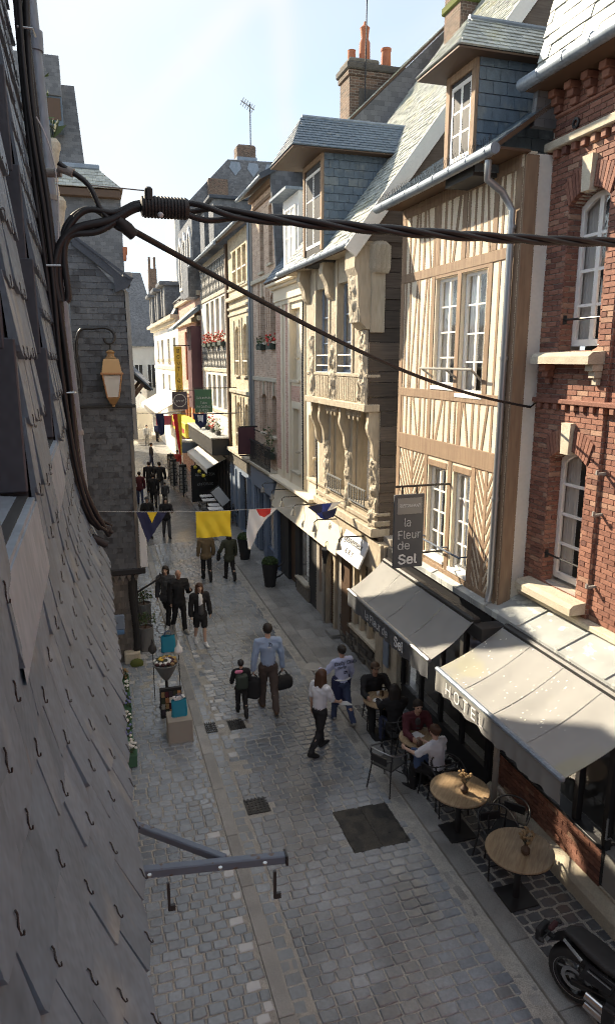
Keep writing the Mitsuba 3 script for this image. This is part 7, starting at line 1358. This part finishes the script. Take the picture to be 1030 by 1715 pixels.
# walking away: the tall man in pale blue, the child, the waiter, the woman in a white shirt
pw = person('tall man in a pale blue pullover walking away with a bag in each hand', 3.13, 12.85, 4, 1.93, 'mat_shirtblue', 'mat_trouserbrown', 'mat_brown', stride=.22, arms=((-.10, .22, .12), (-.05, .20, .15)), wide=1.06)
back_print(pw, [('h', .02, .06, .09)], .02); back_print(pw, [('_', .0, .04, .1)], .02, 'mat_textwhite')
hand_bag('holdall', 'black holdall in the right hand of the man in pale blue', pw[1][1], (.42, .24, .28), 'mat_clothblack', rot=.2); hand_bag('backpack', 'black backpack held low in the left hand of the man in pale blue', pw[1][-1], (.30, .2, .46), 'mat_clothblack', rot=-.5, loop=.08)
pk = person('small child in dark clothes and a black cap walking away beside the tall man', 2.55, 12.82, 6, 1.24, 'mat_clothblack', 'mat_clothblack', 'mat_clothblack', stride=.3, hat='mat_black', arms=((.2, .25, .6), (.1, .25, .5)), coat=.05)
f, r, kw, chest, pel, neck = pk[2]; k = thing('child_backpack', 'dark green backpack with a pale base and a pink top on the small child', 'backpack'); c = kw(chest + np.array([0, -.22, -.1]))
t = bones([m3.Manifold.batch_hull([sph((sx * .07, sy * .03, sz * .1), .055) for sx in (-1, 1) for sy in (-1, 1) for sz in (-1, 1)])], .03); put(k + '__body', (t.vertices + c, t.faces), 'mat_darkgreen', True); t = bones([m3.Manifold.batch_hull([sph((sx * .06, -.03, -.11), .045) for sx in (-1, 1)])], .03); put(k + '__pocket', (t.vertices + c, t.faces), 'mat_stonegrey', True)
t = bones([m3.Manifold.batch_hull([sph((sx * .05, 0, .19), .035) for sx in (-1, 1)])], .03); put(k + '__top_roll', (t.vertices + c + [-.06, 0, .03], t.faces), 'mat_pink', True)
pw = person('waiter in a pale lilac printed sweatshirt and dark apron walking away with a tray', 4.42, 11.95, -8, 1.68, 'mat_shirtlilac', 'mat_jeans', 'mat_stonegrey', 'mat_hairdark', 'bun', 'mat_skin', .26, arms=((.35, .5, 1.0), (.05, .22, .45)),
            extras=[('apron', lambda d: [((d['pelvis'] + [-.09, .02, .05], .13), (d['pelvis'] + [-.09, .05, -.42], .11)), ((d['pelvis'] + [.09, .02, .05], .13), (d['pelvis'] + [.09, .05, -.42], .11))], 'mat_navy', 'dark apron over jeans'), ('belt', lambda d: [((d['pelvis'] + [-.05, 0, .10], (.15, .155, .022)), (d['pelvis'] + [.05, 0, .10], (.15, .155, .022)))], 'mat_textwhite', None)])
back_print(pw, [('Daily Club', 0, .10, .075), ('Europ', -.07, .02, .05), ('=', .0, -.12, .12)], .0)
k = thing('serving_tray', 'round dark tray carried at the left side of the waiter', 'tray'); hc = pw[1][-1]; put(k + '__plate', MB().lathe([(.12, 0), (.18, .02), (.19, .03), (.17, .024)], (hc[0] - .1, hc[1] + .05, hc[2] + .02), 24), 'mat_stonegrey', 40)
pw = person('woman with long brown hair in a white t-shirt and black trousers, hands at her hip', 3.66, 11.05, 62, 1.66, 'mat_shirtwhite', 'mat_clothblack', 'mat_clothblack', 'mat_hairbrown', 'long', stride=.24, arms=((-.15, .12, .25), (.35, .15, .75)), sleeve=.42, lean=.06, nod=.2)
k = thing('newspaper', 'folded printed paper in the hand of the woman in the white t-shirt', 'paper'); hc = pw[1][1]; put(k + '__sheet', MB().obox(hc + [.05, 0, -.03], (.14, .09, .006), np.array([[.9, .3, -.3], [-.3, .95, 0], [.3, .1, .95]])), 'mat_textgrey')
# coming towards the camera
person('woman in a black coat and shorts with a white scarf walking towards the camera', 2.29, 16.69, 176, 1.66, 'mat_clothblack', 'mat_clothblack', 'mat_clothwhite', 'mat_hairbrown', 'long', stride=.18, arms=((.0, .22, .25), (.0, .22, .25)), legcut=.42, coat=.10, nod=.3,
       extras=[('scarf', lambda d: [((d['neck'] + [0, .02, -.06], .075), (d['neck'] + [0, .06, -.09], .075)), ((d['neck'] + [0, .13, -.12], (.06, .03, .05)), (d['chest'] + [.01, .165, -.06], (.055, .02, .09)))], 'mat_clothwhite', 'white scarf'), ('sweater_front', lambda d: [((d['chest'] + [0, .11, -.06], .07), (d['pelvis'] + [0, .12, .02], .08))], 'mat_clothgrey', None)])
person('bald man in dark clothes reaching into his jacket, nearer of two men by the kerb', 1.88, 17.74, 168, 1.74, 'mat_clothblack', 'mat_clothblack', 'mat_stonegrey', 'mat_hairgrey', 'bald', 'mat_skin', .2, arms=((.3, .2, 1.7), (.0, .2, .3)), coat=.08, wide=1.08, nod=.3)
person('dark haired man in a grey jacket striding behind the bald man by the kerb', 1.62, 18.4, 200, 1.76, 'mat_clothgrey', 'mat_clothblack', 'mat_clothwhite', 'mat_hairdark', 'bob', stride=.48, arms=((.1, .2, .4), (-.1, .2, .3)), coat=.08)
person('man in a tan jacket walking away behind the yellow flag', 3.28, 21.95, 2, 1.74, 'mat_tan', 'mat_clothblack', 'mat_clothblack', 'mat_hairgrey', stride=.22, arms=((0, .2, .3), (0, .2, .3)), coat=.06)
pw = person('woman in an olive jacket walking away beside the man in the tan jacket', 4.02, 21.75, -4, 1.66, 'mat_olive', 'mat_clothblack', 'mat_clothblack', 'mat_hairdark', 'bob', stride=.25, arms=((0, .42, .9), (.1, .2, .3)), coat=.12)
hand_bag('handbag', 'small dark handbag hanging from the arm of the woman in the olive jacket', pw[1][-1] + [0, 0, .1], (.22, .1, .2), 'mat_clothblack', rot=1.2)
for a in (('person in dark clothes and a cap behind the navy pennant', 1.88, 28.4, 175, 1.7, 'mat_clothblack', 'mat_jeans'), ('person in a dark jacket with folded arms right of the navy pennant', 2.61, 28.1, 178, 1.68, 'mat_clothblack', 'mat_clothgrey'),
          ('person in a burgundy top close to the slate corner up the street', 2.02, 35.2, 0, 1.7, 'mat_burgundy', 'mat_jeans'), ('person in a long black coat, middle of the dark group up the street', 2.62, 34.3, 3, 1.72, 'mat_clothblack', 'mat_clothblack'),
          ('broad person in black, rightmost of the dark group up the street', 3.22, 37.3, 0, 1.85, 'mat_clothblack', 'mat_clothgrey'), ('slim person in black beside the broad person up the street', 2.72, 38.2, 8, 1.75, 'mat_clothblack', 'mat_clothblack'),
          ('child in grey walking behind the broad person up the street', 3.25, 34.9, 0, 1.15, 'mat_clothgrey', 'mat_clothgrey')):
    person(*a, stride=.2, arms=((.3, .2, 1.5), (.3, .2, 1.5)) if 'folded' in a[0] else ((0, .18, .25), (0, .18, .25)), coat=.14 if 'coat' in a[0] else .06, far=True, hat='mat_clothgrey' if 'cap' in a[0] else None, style='bob' if 'folded' in a[0] else 'short', wide=1.12 if 'broad' in a[0] else 1.0)
for a in (('distant person in pale clothes standing in the sunlit square', 4.3, 60.5, 180, 1.75, 'mat_textgrey', 'mat_stonegrey'), ('distant person in dark clothes by the market canopy', 5.4, 63.0, 20, 1.7, 'mat_navy', 'mat_clothblack'), ('distant person at the corner of the yellow fascia shop', 3.6, 47.5, 90, 1.7, 'mat_clothgrey', 'mat_jeans'), ('distant person in red by the shop under the yellow fascia', 4.9, 43.5, 200, 1.65, 'mat_redsign', 'mat_clothwhite')):
    person(*a, stride=.15, far=True)
# seated at the tables
SZ = .0
def seated(lab, x, y, face, h, top, **o): return person(lab, x, y, face, h, top, o.pop('legs', 'mat_clothblack'), sit=True, **o)
seated('man in black with a cap sitting behind the table with plates, facing the camera', 5.0, 11.7, 186, 1.74, 'mat_clothblack', hat='mat_brown', arms=((.75, .35, .9), (.75, .35, .9)), lean=.12, nod=.4, skin='mat_skin', wide=1.12)
seated('woman with long dark hair sitting with her back turned at the table with plates', 5.0, 10.62, 8, 1.68, 'mat_clothblack', legs='mat_jeans', style='long', arms=((.8, .2, .7), (.8, .2, .7)), lean=.15, coat=.02)
seated('man in a maroon cardigan sitting at the table with the white sheet, looking down', 5.13, 10.12, 186, 1.76, 'mat_burgundy', style='short', arms=((.7, .25, 1.0), (.7, .25, 1.0)), lean=.2, nod=.6, extras=[('shirt_front', lambda d: [((d['chest'] + [0, .12, .08], (.05, .035, .05)), (d['pelvis'] + [0, .125, .1], (.06, .035, .06)))], 'mat_clothgrey', None)])
seated('woman in a white short sleeved shirt sitting with a child on her lap', 5.08, 9.12, -22, 1.68, 'mat_shirtwhite', hair='mat_hairbrown', style='bun', arms=((.75, .45, .8), (.7, .1, .9)), sleeve=.42, lean=.1)
seated('small child in a blue sweater on the lap of the woman in a white shirt', 4.86, 9.36, 60, 1.05, 'mat_sweaterblue', legs='mat_clothgrey', hair='mat_hairbrown', z0=.30, arms=((.6, .2, .8), (.5, .2, .8)))
